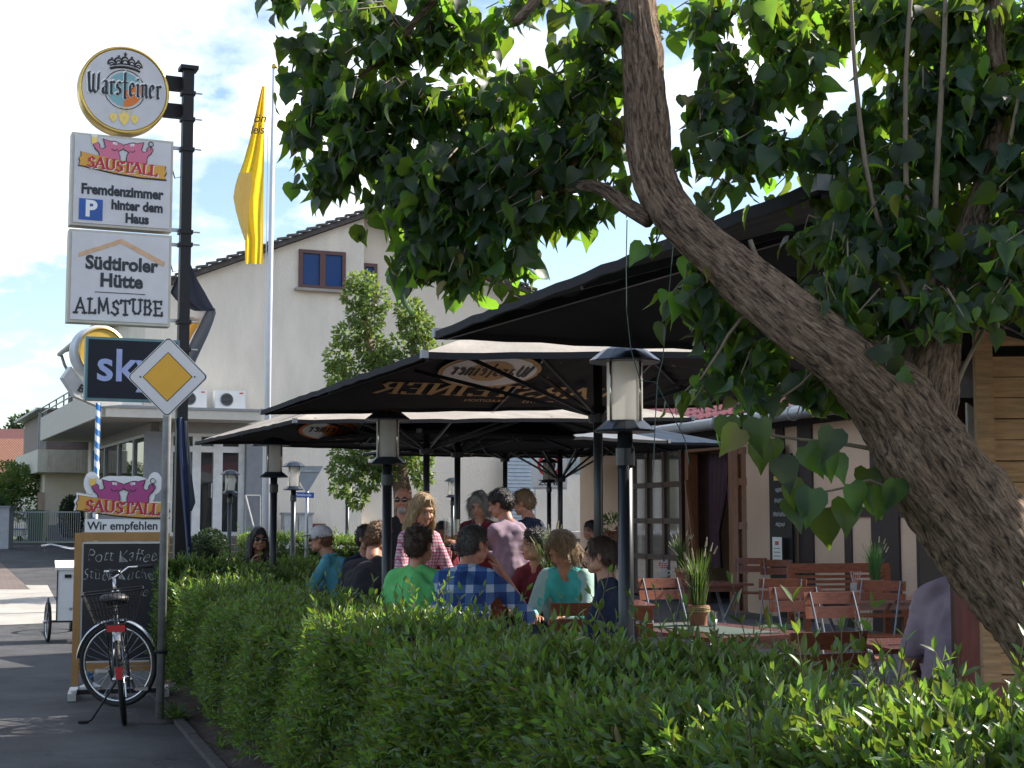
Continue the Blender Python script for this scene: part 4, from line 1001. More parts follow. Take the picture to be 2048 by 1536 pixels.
# pigs and plank emblem, used on the box sign and on the chalkboard
pink = M('pig_pink', (0.62, 0.17, 0.27), .6, var=.03); plankc = M('plank_yellow', (0.66, 0.34, 0.06), .6, var=.08); redp = M('red_print', (0.48, 0.02, 0.04), .6); purp = M('pig_magenta', (0.40, 0.06, 0.22), .6, var=.03)
def saustall(t_, W, zc_, y, pigm, edge=slate, backing=None):
    k = W
    def pg(pts, yy): return [(p[0] * k, yy, zc_ + p[1] * k) for p in pts]
    rag = [(-.5, -.02), (-.485, .03), (-.5, .06), (-.47, .1), (-.48, .14), (-.2, .1), (.1, .06), (.49, .06), (.48, .02), (.5, -.02), (.475, -.06), (.5, -.1), (.2, -.1), (-.1, -.075), (-.46, -.02)]
    if backing:
        b = MB(); b.poly(pg([(p[0] * 1.06, p[1] * 1.25 + .0) for p in rag], y + .012), .012)
        for x_, z_, rx_2, rz_2, q in ((0, .15, .34, .21, 0), (-.13, .235, .17, .125, 1), (.13, .235, .17, .125, 2), (-.345, .28, .085, .125, 3), (.335, .28, .08, .125, 4)):
            b.poly([(x_ * k + rx_2 * k * math.cos(a), y + .0125 + .0003 * q, zc_ + z_ * k + rz_2 * k * math.sin(a)) for a in np.linspace(0, 2 * math.pi, 28, False)][::-1], .012)
        b.build('cut_out_board', backing, t_)
    e = MB(); e.poly(pg([(p[0] * 1.02, p[1] * 1.1 - .008) for p in rag], y + .0)); e.build('plank_outline', edge, t_)
    # pigs behind the plank
    for grow, mat_p, y_off, nm in ((.009, edge, 0.0, 'pig_outline'), (0, pigm, -.0022, 'pig_figure')):
        for sx in (-1, 1):
            pgm = MB()
            for q, (cx2, cz2, rx2, rz2) in enumerate(((.155, .1, .115, .13), (.115, .235, .09, .062), (.045, .24, .045, .036), (.215, .15, .06, .05), (.305, .235, .032, .03))):
                disc2(pgm, sx * cx2 * k, zc_ + cz2 * k, (rx2 + grow) * k, (rz2 + grow) * k, y - .0004 + y_off - .0001 * q + (.00005 if sx > 0 else 0), 24)
            pgm.poly([(sx * x * k, y - .0011 + y_off, zc_ + z * k) for x, z in ((.14 - grow, .285 + grow), (.225 + grow * 1.5, .315 + grow), (.2 + grow, .22 - grow))][::sx])
            pgm.poly([(sx * x * k, y - .0012 + y_off, zc_ + z * k) for x, z in ((.22, .185 + grow), (.31 + grow, .235 + grow), (.32 + grow, .2 - grow), (.24, .12 - grow))][::sx])
            pgm.build(nm, mat_p, t_)
    pe = MB()
    for sx in (-1, 1):
        disc2(pe, sx * .085 * k, zc_ + .272 * k, .014 * k, .018 * k, y - .0047, 10); disc2(pe, sx * .112 * k, zc_ + .275 * k, .012 * k, .017 * k, y - .0048, 10)
    pe.build('eyes', white, t_)
    pe = MB()
    for sx in (-1, 1):
        disc2(pe, sx * .083 * k, zc_ + .272 * k, .005 * k, .007 * k, y - .0053, 8); pe.torus((sx * .1 * k, y - .005, zc_ + .225 * k), .035 * k, .004 * k, None, 10, 4, rad(200), rad(340))
    pe.build('smiles', slate, t_)
    g = MB(); g.poly([(-.36 * k + x * k, y - .003, zc_ + .25 * k + z * k) for x, z in ((0, 0), (.055, 0), (.06, .085), (-.005, .085))]); g.build('beer_mug', gold, t_)
    g = MB(); disc2(g, -.333 * k, zc_ + .345 * k, .038 * k, .02 * k, y - .0036, 14); g.build('beer_foam', white, t_)
    g = MB(); g.torus((.315 * k, y - .004, zc_ + .305 * k), .028 * k, .005 * k, None, 16, 4); g.box((.315 * k, y - .004, zc_ + .255 * k), (.007 * k, .001, .05 * k)); g.build('glass_outline', slate, t_)
    e = MB(); e.poly(pg(rag, y - .006)); e.build('plank', plankc, t_)
    nib('SAUSTALL', CAP, .12 * k, .26, rad(20), white, t_, face_m(.01 * k, zc_ - .0 * k, y - .008, rad(-3.5)), xs=.97, wob=.05, fat=.05, gap=.02)
    nib('SAUSTALL', CAP, .12 * k, .24, rad(20), redp, t_, face_m(0, zc_ + .01 * k, y - .012, rad(-3.5)), xs=.97, wob=.05, fat=.05, gap=.02)
s1, w, h, fy = sign_box('pub_sign', 'white box sign with two pink pigs and blue parking symbol', 149, 336, 274, 462, 14.0)
arms(s1, w, (h * .45, -h * .46))
saustall(s1, w * .86, h * .16, fy - .002, pink)
text_mesh('Fremdenzimmer', .132, .006, 0, slate, s1, face_m(.0, -.095, fy), xs=.86)
text_mesh('hinter dem', .125, .006, 0, slate, s1, face_m(.14, -.225, fy), xs=.86); text_mesh('Haus', .125, .006, 0, slate, s1, face_m(.14, -.345, fy), xs=.86)
mb = MB(); mb.box((-.285, fy - .001, -.285), (.215, .003, .2)); mb.build('parking_symbol', blue, s1); text_mesh('P', .21, .008, 0, white, s1, face_m(-.285, -.283, fy - .004))
s2, w, h, fy = sign_box('pub_sign', 'white box sign with wooden gable drawn above two inn names', 144, 332, 465, 652, 14.0)
arms(s2, w, (h * .42, -h * .42))
lwood = M('light_wood_print', (0.60, 0.38, 0.22), .6, var=.15, vs=20)
mb = MB(); mb.poly([(-.39, fy, .17), (-.38, fy, .215), (0, fy, .37), (0, fy, .325)][::-1]); mb.poly([(.40, fy, .13), (.41, fy, .175), (.001, fy, .37), (.001, fy, .325)]); mb.build('gable_drawing', lwood, s2)
text_mesh('Südtiroler', .175, .007, 0, slate, s2, face_m(.01, .125, fy), xs=.93); text_mesh('Hütte', .175, .007, 0, slate, s2, face_m(.01, -.035, fy), xs=.95)
MB().box((.0, fy, -.145), (.46, .002, .007)).build('rule', slate, s2)
nib('ALMSTUBE', CAP, .13, .16, rad(50), slate, s2, face_m(0, -.275, fy), xs=.76, wob=.09, fat=.075, gap=.16)
for t_s in (s1, s2): MB().tube([(w / 2, .0, .2), (w / 2 + .03, 0, .1), (w / 2 + .09, 0, .12), (w / 2 + .1, 0, .26)], .006, 6).build('cable', black, t_s)
# black television sign
s3, w, h, fy = sign_box('television_sign', 'glossy black box sign with pale blue lettering behind the priority sign', 178, 350, 677, 804, 13.9, .1, M('teal_edge', (.08, .2, .22), .4), M('gloss_black', (.005, .007, .018), .3, spec=.2))
skm = M('sky_letter_blue', (0.30, 0.36, 0.62), .35)
text_mesh('sky', .42, .007, 0, skm, s3, face_m(-.06, .02, fy - .002))
arms(s3, w * .9, (0,))
# yellow round sign with ribbon behind it
c = P(196, 706, 15.2); ys_ = thing('round_sign', 'round yellow illuminated beer sign half hidden behind the black sign', 'sign', c, rad(38))
MB().lathe([(.25, -.1), (.275, -.08), (.28, .08), (.25, .1)], 44, (0, 0, 0), RX).build('drum', M('pale_drum', (.55, .57, .6), .4), ys_, True, auto=50)
MB().lathe([(.235, .095), (.235, .108)], 44, (0, 0, 0), RX).build('face', M('yellow_face', (.68, .44, .06), .35), ys_); MB().torus((0, -.108, 0), .24, .012, n=44).build('rim', gold, ys_, True)

rb = MB(); rb.v = []; pts = [(-.3, -.16), (-.16, -.33), (.02, -.40), (.25, -.38), (.25, -.52), (.0, -.55), (-.25, -.46), (-.38, -.28)]
rb.poly([(x, -.06, z) for x, z in pts[::-1]][::-1], .1); rb.build('ribbon', M('ribbon_white', (.6, .6, .6), .5), ys_); text_mesh('BU', .11, .003, 0, slate, ys_, face_m(-.16, -.40, -.068, rad(-28)))
MB().bar((.27, .05, -.05), (.95, .45, -.05), .05, .05).build('bracket', black, ys_)
# priority road sign
pg_ = G(319, 1445); prs = thing('priority_sign', 'yellow and white diamond priority road sign on galvanised post', 'traffic sign', pg_, 0)
zc_ = P(325, 755, pg_.y).z
MB().tube([(0, 0, 0), (.012, 0, zc_ - .05), (.014, 0, zc_ + .25)], .031, 18).build('post', M('weathered_post', (0.27, 0.275, 0.28), .6, .35, var=.25, vs=10), prs, True)
def diamond(r, cr_, y, x0=.02, z0=zc_):
    pts = []
    for k in range(4):
        a = math.pi / 2 * k; cx3, cz3 = math.cos(a) * (r - cr_ * 1.414), math.sin(a) * (r - cr_ * 1.414)
        for b in np.linspace(a - math.pi / 4, a + math.pi / 4, 5): pts.append((x0 + cx3 + cr_ * math.cos(b), y, z0 + cz3 + cr_ * math.sin(b)))
    return pts
rr_ = 80.5 * pg_.y / F * 1.02
for r, cr_, y, m_, nm in ((rr_, .03, -.046, M('sign_white', (.66, .63, .62), .35, var=.05), 'plate'), (rr_ * .975, .028, -.0475, black, 'border'), (rr_ * .945, .026, -.049, MATS['sign_white'], 'panel'), (rr_ * .61, .004, -.0505, black, 'border'), (rr_ * .585, .004, -.052, M('traffic_yellow', (.72, .36, .01), .35, var=.05), 'panel')):
    mb = MB(); mb.poly(diamond(r, cr_, y), .003 if nm == 'plate' else None); mb.build(nm, m_, prs)
for z in (zc_ + .12, zc_ - .12): MB().box((.01, -.02, z), (.09, .06, .03)).build('clamp', steel, prs)
for s in (-1, 1): MB().lathe([(.006, 0), (.006, .006)], 8, (.02 + s * rr_ * .66, -.05, zc_), RX).build('rivet', black, prs)
MB().torus((0, 0, P(318, 1303, pg_.y).z), .04, .013, Matrix.Rotation(rad(90), 3, 'X'), 20, 8).build('lock_ring', black, prs)
# small concrete footing
MB().lathe([(.14, .0), (.14, .015), (.1, .03)], 16).build('footing', kerbm, prs)
# yield sign seen from the back, with street name plate
yp = P(620, 985, 24); yb = thing('yield_sign', 'back of a grey triangular yield sign with blue street name plate', 'traffic sign', (yp.x - .05, yp.y, gz(24)), rad(5))
zt_ = P(620, 932, 24).z - gz(24); sz = 64 * 24 / F
mb = MB(); mb.poly([(-sz / 2, 0, zt_), (0, 0, zt_ - sz * .87), (sz / 2, 0, zt_)], .012); mb.build('plate', M('sign_back_grey', (.30, .32, .34), .5, .3), yb)
MB().tube([(0, .05, 0), (0, .04, zt_)], .03, 12).build('post', steel, yb, True); MB().box((0, -.012, zt_ - .08), (sz * .8, .02, .03)).build('bracket', steel, yb)
zn = P(620, 990, 24).z - gz(24); MB().box((-.05, -.035, zn), (.33, .012, .085), Matrix.Rotation(rad(2), 3, 'Y')).build('name_plate', blue, yb)
text_mesh('Aürtalstraße', .06, .001, 0, white, yb, face_m(-.05, zn, -.043, rad(-2)), xs=.82)
# zone sign
zp = P(1098, 930, 29.5); zs_ = thing('zone_sign', 'white zone sign with red ring, partly behind a lamp', 'traffic sign', (zp.x, zp.y, gz(29.5)), rad(0))
zb2 = P(1098, 978, 29.5).z - gz(29.5); w_ = 72 * 29.5 / F
MB().box((0, 0, zb2 + .36), (w_, .02, .74)).build('plate', white, zs_); MB().torus((0, -.012, zb2 + .47), .2, .028, None, 36, 4).build('red_ring', red, zs_)
text_mesh('30', .26, .006, 0, black, zs_, face_m(0, zb2 + .47, -.014)); text_mesh('ZONE', .15, .002, 0, black, zs_, face_m(0, zb2 + .12, -.014)); MB().tube([(0, .05, 0), (0, .05, zb2 + .7)], .03, 10).build('post', steel, zs_, True)
MB().box((0, -.013, zb2 + .02), (w_ * .9, .003, .01)).build('border', black, zs_)

# ================================================================ flags
def cloth(rows, nx, D, name, mat, parent, fold=.05, freq=3.0, th=.0):
    mb = MB(); vs_ = []
    for j, (v, ul, ur, ph) in enumerate(rows):
        for i in range(nx + 1):
            f = i / nx; u = ul + (ur - ul) * f
            vs_.append(P(u, v, D + fold * math.sin(f * freq * 2 * math.pi + ph) * (.3 + .7 * (1 - f))))
    mb.add(vs_, [(j * (nx + 1) + i, j * (nx + 1) + i + 1, (j + 1) * (nx + 1) + i + 1, (j + 1) * (nx + 1) + i) for j in range(len(rows) - 1) for i in range(nx)])
    return mb.build(name, mat, parent, True, True)
fpb = P(533, 1000, 24); fpb.z = gz(24)
fpole = thing('flagpole', 'tall white flagpole in front of the cream house', 'flagpole', fpb, 0)
ztp = P(540, 138, 24).z - fpb.z
MB().tube([(0, 0, 0), (.0, 0, ztp * .5), (.03, 0, ztp)], [.052, .046, .034], 16).build('pole', M('white_pole', (.62, .64, .68), .25, var=.05), fpole, True); MB().ell((.03, 0, ztp + .04), (.05, .05, .05)).build('finial', gold, fpole, True)
MB().tube([(-.06, -.02, 1.2), (-.06, -.02, ztp - .1)], .006, 6).build('halyard', white, fpole)
MB().lathe([(.12, 0), (.12, .06), (.07, .1)], 14).build('foot', steel, fpole)
fy_ = thing('flag', 'limp yellow flag hanging from the white flagpole', 'flag', P(520, 530, 24), 0)
yel = translucent('yellow_flag', (0.74, 0.56, 0.05), (0.9, 0.66, 0.04), .5, .7); pale = translucent('pale_yellow_flag', (0.62, 0.52, 0.24), (0.75, 0.6, 0.22), .5, .7)
rows = []
for v, l in ((172, 524), (200, 517), (240, 508), (280, 499), (320, 488), (360, 474), (395, 467), (420, 472), (450, 480), (480, 490), (505, 490), (528, 490)):
    rows.append((v, l, 530 - (v - 172) * .012, v * .013))
cloth(rows, 24, 24, 'cloth', yel, fy_, .09, 2.2)
rows2 = [(v, l, l + k, v * .01) for v, l, k in ((345, 478, 26), (372, 470, 34), (395, 466.5, 34), (420, 471, 27), (450, 479, 17), (480, 489, 5))]
cloth(rows2, 8, 23.86, 'folded_corner', pale, fy_, .02, 1.0)
inv = fy_.matrix_basis.inverted()
text_mesh('ön', .2, .002, .25, slate, fy_, inv @ Matrix.Translation(P(519, 237, 23.8)) @ Matrix.Rotation(rad(90), 4, 'X')); text_mesh('leis', .2, .002, .25, slate, fy_, inv @ Matrix.Translation(P(514, 260, 23.8)) @ Matrix.Rotation(rad(90), 4, 'X'), xs=.85)
# dark pub flag on the mast
df = thing('flag', 'dark drooping brewery flag with white and orange print on the mast', 'flag', P(385, 700, 14.35), 0)
dkf = translucent('dark_flag', (0.03, 0.035, 0.055), (0.03, 0.035, 0.06), .2, .7); gyf = translucent('grey_flag', (0.10, 0.11, 0.13), (.08, .09, .11), .3, .7)
whf = translucent('white_flag', (0.62, 0.6, 0.58), (.5, .5, .5), .3, .7); orf = translucent('orange_flag', (0.65, 0.34, 0.08), (.6, .3, .05), .3, .7)
cloth([(505, 370, 374, 0), (530, 366, 382, .3), (560, 352, 395, .6), (585, 340, 410, .9), (600, 352, 418, 1.2), (612, 367, 425, 1.2), (622, 390, 431, 1.4)], 14, 14.35, 'upper_cloth', dkf, df, .05, 1.4)
cloth([(600, 366, 392, 0), (610, 366, 410, 0), (618, 366, 419, 0), (632, 366, 407, .4), (645, 366, 400, .6)], 8, 14.4, 'white_print', whf, df, .02, 1)
cloth([(632, 366, 407.5, .4), (650, 366, 398, .6), (670, 366, 385, .8), (697, 366, 372, .9)], 8, 14.41, 'orange_print', orf, df, .02, 1)
cloth([(616, 417, 430, 0), (626, 410, 432, 0), (645, 401, 426, .4), (670, 388, 416, .6), (700, 374, 402, .8), (730, 366, 388, 1.), (755, 364, 376, 1.2)], 8, 14.37, 'lower_cloth', gyf, df, .03, 1)
MB().tube([P(369, 480, 14.35), P(373, 760, 14.35)], .012, 8).build('flag_rod', white, df, world=True)
# furled banner leaning on the mast
bf = thing('banner', 'furled dark blue banner on a slanted pole below the mast flag', 'banner', G(385, 1300, 0), 0)
nvf = M('navy_banner', (0.015, 0.03, 0.085), .6)
cloth([(835, 352, 368, 0), (900, 356, 372, .5), (980, 362, 377, 1), (1060, 370, 381, 1.5), (1130, 375, 386, 2), (1260, 378, 389, 2)], 8, 13.9, 'furled_cloth', nvf, bf, .04, 1.5)
cloth([(842, 368, 375, 0), (900, 369, 380, .5), (960, 372, 385, 1), (1005, 374, 391, 1.5), (1022, 377, 384, 2)], 8, 13.95, 'loose_cloth', gyf, bf, .03, 1.5)
MB().tube([P(362, 835, 13.93), P(366, 925, 13.93)], .012, 8).build('pole_tip', white, bf, world=True); MB().tube([P(360, 840, 13.95), G(384, 1345, .0)], .018, 10).build('pole', nvf, bf, world=True)
# striped pole
sp0 = P(190, 1000, 13.75); stp = thing('striped_pole', 'blue and white spiral striped pole behind the chalkboard', 'pole', (sp0.x, sp0.y, 0), 0)
m = bpy.data.materials.new('spiral_stripes'); m.use_nodes = True; t = m.node_tree; b_ = t.nodes['Principled BSDF']; b_.inputs['Roughness'].default_value = .4
tcn = N(t, 'ShaderNodeTexCoord'); se = N(t, 'ShaderNodeSeparateXYZ'); t.links.new(tcn.outputs['Object'], se.inputs[0])
ang = math_node(t, 'DIVIDE', math_node(t, 'ARCTAN2', se.outputs[1], se.outputs[0]), 2 * math.pi)
fr_ = math_node(t, 'FRACT', math_node(t, 'ADD', math_node(t, 'MULTIPLY', se.outputs[2], 8.6), ang)); gt = math_node(t, 'GREATER_THAN', fr_, .5)
mx = N(t, 'ShaderNodeMix', data_type='RGBA'); mx.inputs[6].default_value = (.62, .64, .66, 1); mx.inputs[7].default_value = (.02, .16, .42, 1); t.links.new(gt, mx.inputs[0]); t.links.new(mx.outputs[2], b_.inputs['Base Color'])
MB().tube([(0, 0, 0), (0.01, 0, P(190, 806, 13.75).z)], .024, 20).build('shaft', m, stp, True); MB().lathe([(.1, 0), (.1, .02), (.04, .05)], 14).build('foot', steel, stp)

# ================================================================ chalkboard stand
cbp = G(238, 1392); cb = thing('chalkboard_stand', 'pavement chalkboard in ochre frame topped by cut-out pig sign', 'chalkboard', (cbp.x, cbp.y, 0), rad(14))
k = cbp.y / F; ztp = P(240, 1066, cbp.y).z; wB = 183 * k; zb3 = P(240, 1300, cbp.y).z - .1
ochre = M('ochre_frame', (0.36, 0.19, 0.06), .55, var=.12)
for s in (-1, 1): MB().box((s * (wB / 2 - .03), 0, (ztp + .1) / 2), (.06, .04, ztp - .1)).build('frame_post', ochre, cb)
MB().box((0, 0, ztp - .03), (wB - .122, .04, .075)).build('frame_rail', ochre, cb); MB().box((0, 0, .25), (wB - .122, .04, .07)).build('frame_rail', ochre, cb)
MB().box((0, .01, (ztp - .07 + .29) / 2), (wB - .12, .015, ztp - .36)).build('white_margin', white, cb); MB().box((0, -.003, (ztp - .085 + .3) / 2), (wB - .155, .016, ztp - .40)).build('slate', M('chalkboard_slate', (.014, .014, .016), .6, var=.5, vs=5), cb)
for s in (-1, 1):
    MB().box((s * (wB / 2 - .02), -.06, .035), (.07, .55, .06)).build('foot', steel, cb)
MB().box((0, -.06, .05), (wB - .1, .04, .04)).build('foot_bar', black, cb)
for tx, x, z, s in (('Pott Kaffee', .0, ztp - .2, .155), ('Stück Kuchen', .0, ztp - .36, .14), ('e', .2, ztp - .52, .13)): 
    ow = text_mesh(tx, s, -.0035, .1, chalk, cb, face_m(x, z, -.0125), 'chalk_writing', xs=.85)
    for q in ow.data.vertices: q.co.z += .009 * math.sin(q.co.x * 31 + z * 9) + .004 * math.sin(q.co.x * 90); q.co.x += .006 * math.sin(q.co.z * 60 + q.co.x * 20)
MB().box((0, -.0, ztp + .065), (wB * .8, .02, .115)).build('caption_panel', white, cb); text_mesh('Wir empfehlen', .1, .002, 0, slate, cb, face_m(0, ztp + .06, -.012), xs=.98)
saustall(cb, wB * .98, ztp + .215, -.022, purp, backing=white)

# ================================================================ bicycle seen from behind
tyre = M('tyre_rubber', (0.012, 0.012, 0.013), .7); alu = M('bright_alloy', (0.55, 0.56, 0.58), .25, .9)
spoke_m = M('spoke_steel', (.4, .4, .42), .3, .9)
def wheel(parent, c, ax, R=.345, spokes=28, rm=alu):
    ax = Vector(ax).normalized(); rot = Vector((0, 1, 0)).rotation_difference(ax).to_matrix(); c = Vector(c)
    w = MB().torus(c, R - .018, .02, rot, 44, 8).build('wheel', tyre, parent, True)
    MB().torus(c, R - .045, .012, rot, 44, 6).build('rim', rm, w, True)
    MB().cap(c - ax * .04, c + ax * .04, .022, .022).build('hub', alu, w, True)
    sp = MB()
    for i in range(spokes):
        a = 2 * math.pi * i / spokes; s = 1 if i % 2 else -1
        p = c + rot @ Vector((math.cos(a) * (R - .05), 0, math.sin(a) * (R - .05))); q = c + ax * (s * .028) + rot @ Vector((math.cos(a + 1.2 * s) * .022, 0, math.sin(a + 1.2 * s) * .022))
        sp.tube([p, q], .0016, 4)
    sp.build('spokes', spoke_m, w)
    return w
b0 = G(249, 1450); bike = thing('bicycle', 'dark city bicycle with rear basket parked against the sign post', 'bicycle', (b0.x, b0.y, 0), rad(14))
# local +y is the riding direction, the frame leans a little to the left
lean = Matrix.Rotation(rad(-6), 3, 'Y')
def L(x, y, z): return lean @ Vector((x, y, z))
wheel(bike, L(0, 0, .345), lean @ Vector((1, 0, 0)))
hx, hy = 0, 1.12
fdir = Matrix.Rotation(rad(64), 3, 'Z'); fw = L(-.03, 1.13, .35)
wheel(bike, fw, lean @ (fdir @ Vector((1, 0, 0))))
frm = M('bike_frame_paint', (0.05, 0.055, 0.065), .3, .4)
fb = MB(); bb = L(0, .45, .29); st = L(0, .3, .80); hd = L(0, .86, .88); hd2 = L(0, .91, .66)
for a, b, r in ((bb, st, .017), (bb, hd2, .021), (L(0, .4, .55), hd, .017), (hd, hd2, .02)): fb.tube([a, b], r, 10)
for s in (-1, 1):
    fb.tube([L(s * .06, 0, .345), bb], .01, 8); fb.tube([L(s * .06, 0, .345), L(s * .02, .3, .72)], .009, 8)
    fb.tube([hd2, hd2 + (fw + lean @ (fdir @ Vector((s * .055, 0, 0))) - hd2) * .3 + lean @ (fdir @ Vector((s * .04, 0, 0))), fw + lean @ (fdir @ Vector((s * .055, 0, 0)))], .011, 8)
fb.build('frame', frm, bike, True)
def guard(c, ax, R, a0, a1, w, name):
    ax = Vector(ax).normalized(); rot = Vector((0, 1, 0)).rotation_difference(ax).to_matrix(); mb = MB(); nn = 24; vs_ = []
    for i in range(nn + 1):
        a = a0 + (a1 - a0) * i / nn
        for q, dr in ((-w, -.012), (-w * .5, .003), (w * .5, .003), (w, -.012)): vs_.append(Vector(c) + rot @ Vector((math.cos(a) * (R + dr), q, math.sin(a) * (R + dr))))
    mb.add(vs_, [(4 * i + k, 4 * i + k + 1, 4 * i + 5 + k, 4 * i + 4 + k) for i in range(nn) for k in range(3)]); return mb.build(name, alu, bike, True)
rw = L(0, 0, .345); guard(rw, L(1, 0, 0), .37, rad(60), rad(215), .028, 'mudguard')
guard(fw, lean @ (fdir @ Vector((1, 0, 0))), .37, rad(25), rad(175), .028, 'mudguard')
MB().box(L(0, -.375, .42), (.045, .012, .09)).build('lower_reflector', red, bike); MB().box(L(0, -.26, .735), (.13, .03, .045)).build('tail_light', red, bike)
rk = MB()
for s in (-1, 1): rk.tube([L(s * .07, -.25, .76), L(s * .07, .22, .77)], .007, 6); rk.tube([L(s * .07, -.05, .76), L(s * .065, 0, .36)], .007, 6)
rk.tube([L(-.07, -.25, .76), L(.07, -.25, .76)], .007, 6); rk.build('luggage_rack', black, bike)
bk = MB(); zb4, zt4 = .78, 1.0
def bp2(fx, fy, f): w_ = .15 + .07 * f; d_ = .17 + .05 * f; return L(fx * w_ + .0, -.04 + fy * d_, zb4 + (zt4 - zb4) * f)
for f in (0, .25, .5, .75, 1): 
    for a, b in (((-1, -1), (1, -1)), ((1, -1), (1, 1)), ((1, 1), (-1, 1)), ((-1, 1), (-1, -1))): bk.tube([bp2(*a, f), bp2(*b, f)], .006 if f == 1 else .003, 5)
for i in range(15):
    x = -1 + 2 * i / 14
    for y in (-1, 1): bk.tube([bp2(x, y, 0), bp2(x, y, 1)], .0025, 4); bk.tube([bp2(y, x, 0), bp2(y, x, 1)], .0025, 4)
    bk.tube([bp2(x, -1, 0), bp2(x, 1, 0)], .0025, 4)
bk.build('wire_basket', black, bike)
sd = MB(); sd.ell(L(0, .2, .93), (.11, .11, .05)); sd.ell(L(0, .36, .93), (.04, .13, .035)); sd.build('saddle', M('saddle_black', (.02, .02, .022), .5), bike, True); MB().tube([st, L(0, .27, .92)], .013, 8).build('seat_post', alu, bike, True)
hb = MB(); stem = L(0, .82, 1.06); hdir = fdir
hb.tube([hd, stem], .014, 8); ph = [stem + lean @ (hdir @ Vector((x, y, z))) for x, y, z in ((-.3, -.2, .06), (-.2, -.03, .07), (-.05, .03, .0), (.05, .03, .0), (.2, -.03, .07), (.3, -.2, .06))]
hb.tube(ph, .011, 8); hb.build('handlebar', alu, bike, True)
for a, b in ((ph[0], ph[1]), (ph[5], ph[4])): MB().tube([a, a + (b - a) * .6], .017, 10).build('grip', tyre, bike, True); MB().tube([a + Vector((0, .06, -.01)), a + (b - a) + Vector((0, .05, .0))], .006, 6).build('brake_lever', alu, bike)
MB().ell(stem + Vector((.02, .06, -.12)), (.04, .05, .04)).build('headlight', alu, bike, True)
for s in (-1, 1): pd = MB(); pd.tube([L(s * .07, .45, .29), L(s * .09, .45 + s * .12, .29 - s * .1)], .01, 6); pd.box(L(s * .14, .45 + s * .12, .29 - s * .1), (.1, .07, .025)); pd.build('pedal', alu, bike)
MB().lathe([(.085, -.004), (.085, .004)], 24, L(.06, .45, .29), Matrix.Rotation(rad(90), 3, 'Y')).build('chainring', alu, bike)
MB().box(L(.055, .24, .32), (.02, .48, .09)).build('chain_guard', black, bike)
MB().tube([L(-.04, .2, .3), L(-.24, .16, .05), (-.29, .15, .008)], .009, 8).build('kickstand', black, bike)
MB().cap((-.27, .15, .012), (-.33, .15, .012), .012, .012).build('kickstand_foot', black, bike)

# ================================================================ cargo tricycle
tp = G(112, 1283); tri = thing('cargo_tricycle', 'white box cargo tricycle parked behind the chalkboard', 'cargo bike', (tp.x + .1, tp.y, 0), rad(18))
wheel(tri, (-.2, 0, .25), (1, .1, 0), .25, 20); wheel(tri, (.42, .0, .25), (1, .1, 0), .25, 20); wheel(tri, (.12, 1.35, .33), (1, 0, 0), .33, 20)
MB().box((.13, 0, .6), (.46, .62, .66)).build('box', white, tri); MB().box((.13, 0, .945), (.52, .68, .03), Matrix.Rotation(rad(6), 3, 'X')).build('lid', white, tri)
mb = MB(); mb.box((.13, -.314, .27), (.47, .012, .015)); mb.build('bottom_trim', darkmetal, tri); mb = MB(); mb.box((-.105, -.314, .6), (.015, .012, .66)); mb.build('side_trim', darkmetal, tri)
MB().box((.02, -.32, .82), (.08, .02, .04)).build('latch', black, tri)
scribble(tri, .17, .42, -.314, .26, .05, grey, 'faint_script')
mb = MB(); mb.torus((-.2, 0, .25), .29, .012, Matrix.Rotation(rad(90), 3, 'Z'), 20, 6, rad(0), rad(150)); mb.build('wheel_guard', black, tri)
mb = MB(); mb.tube([(.13, .2, .25), (.13, .8, .3), (.12, 1.35, .33)], .02, 8); mb.tube([(.13, .85, .3), (.13, 1.0, .85)], .018, 8); mb.tube([(.13, .3, .3), (.13, .25, 1.12)], .018, 8); mb.tube([(-.25, -.0, .25), (.47, 0, .25)], .016, 8); mb.build('frame', black, tri, True)
mb = MB(); mb.tube([(-.3, .45, 1.18), (-.18, .22, 1.2), (.05, .2, 1.15), (.21, .2, 1.15), (.42, .22, 1.2), (.54, .45, 1.18)], .012, 8); mb.build('handlebar', alu, tri, True)
for x in (-.3, .54): MB().tube([(x, .45, 1.18), (x * 1.05, .58, 1.17)], .017, 8).build('grip', tyre, tri, True); MB().tube([(x + .03, .3, 1.14), (x + .06, .52, 1.1)], .006, 6).build('brake_lever', black, tri)
mb = MB(); mb.ell((.13, 1.0, .92), (.1, .12, .05)); mb.ell((.13, .88, .92), (.04, .12, .035)); mb.build('saddle', M('brown_leather', (.11, .045, .025), .5), tri, True)

# ================================================================ tables, chairs, table things
slat_m = M('red_brown_slat', (0.24, 0.075, 0.035), .42, var=.3, vs=4, stretch=(3, 12, 12), spec=.35)
flat = M('zinc_bar', (0.34, 0.37, 0.40), .38, .7, var=.15)
chair = thing('folding_chair', 'x', 'chair', (0, 0, 0), 0, 'red-brown folding beer garden chairs')
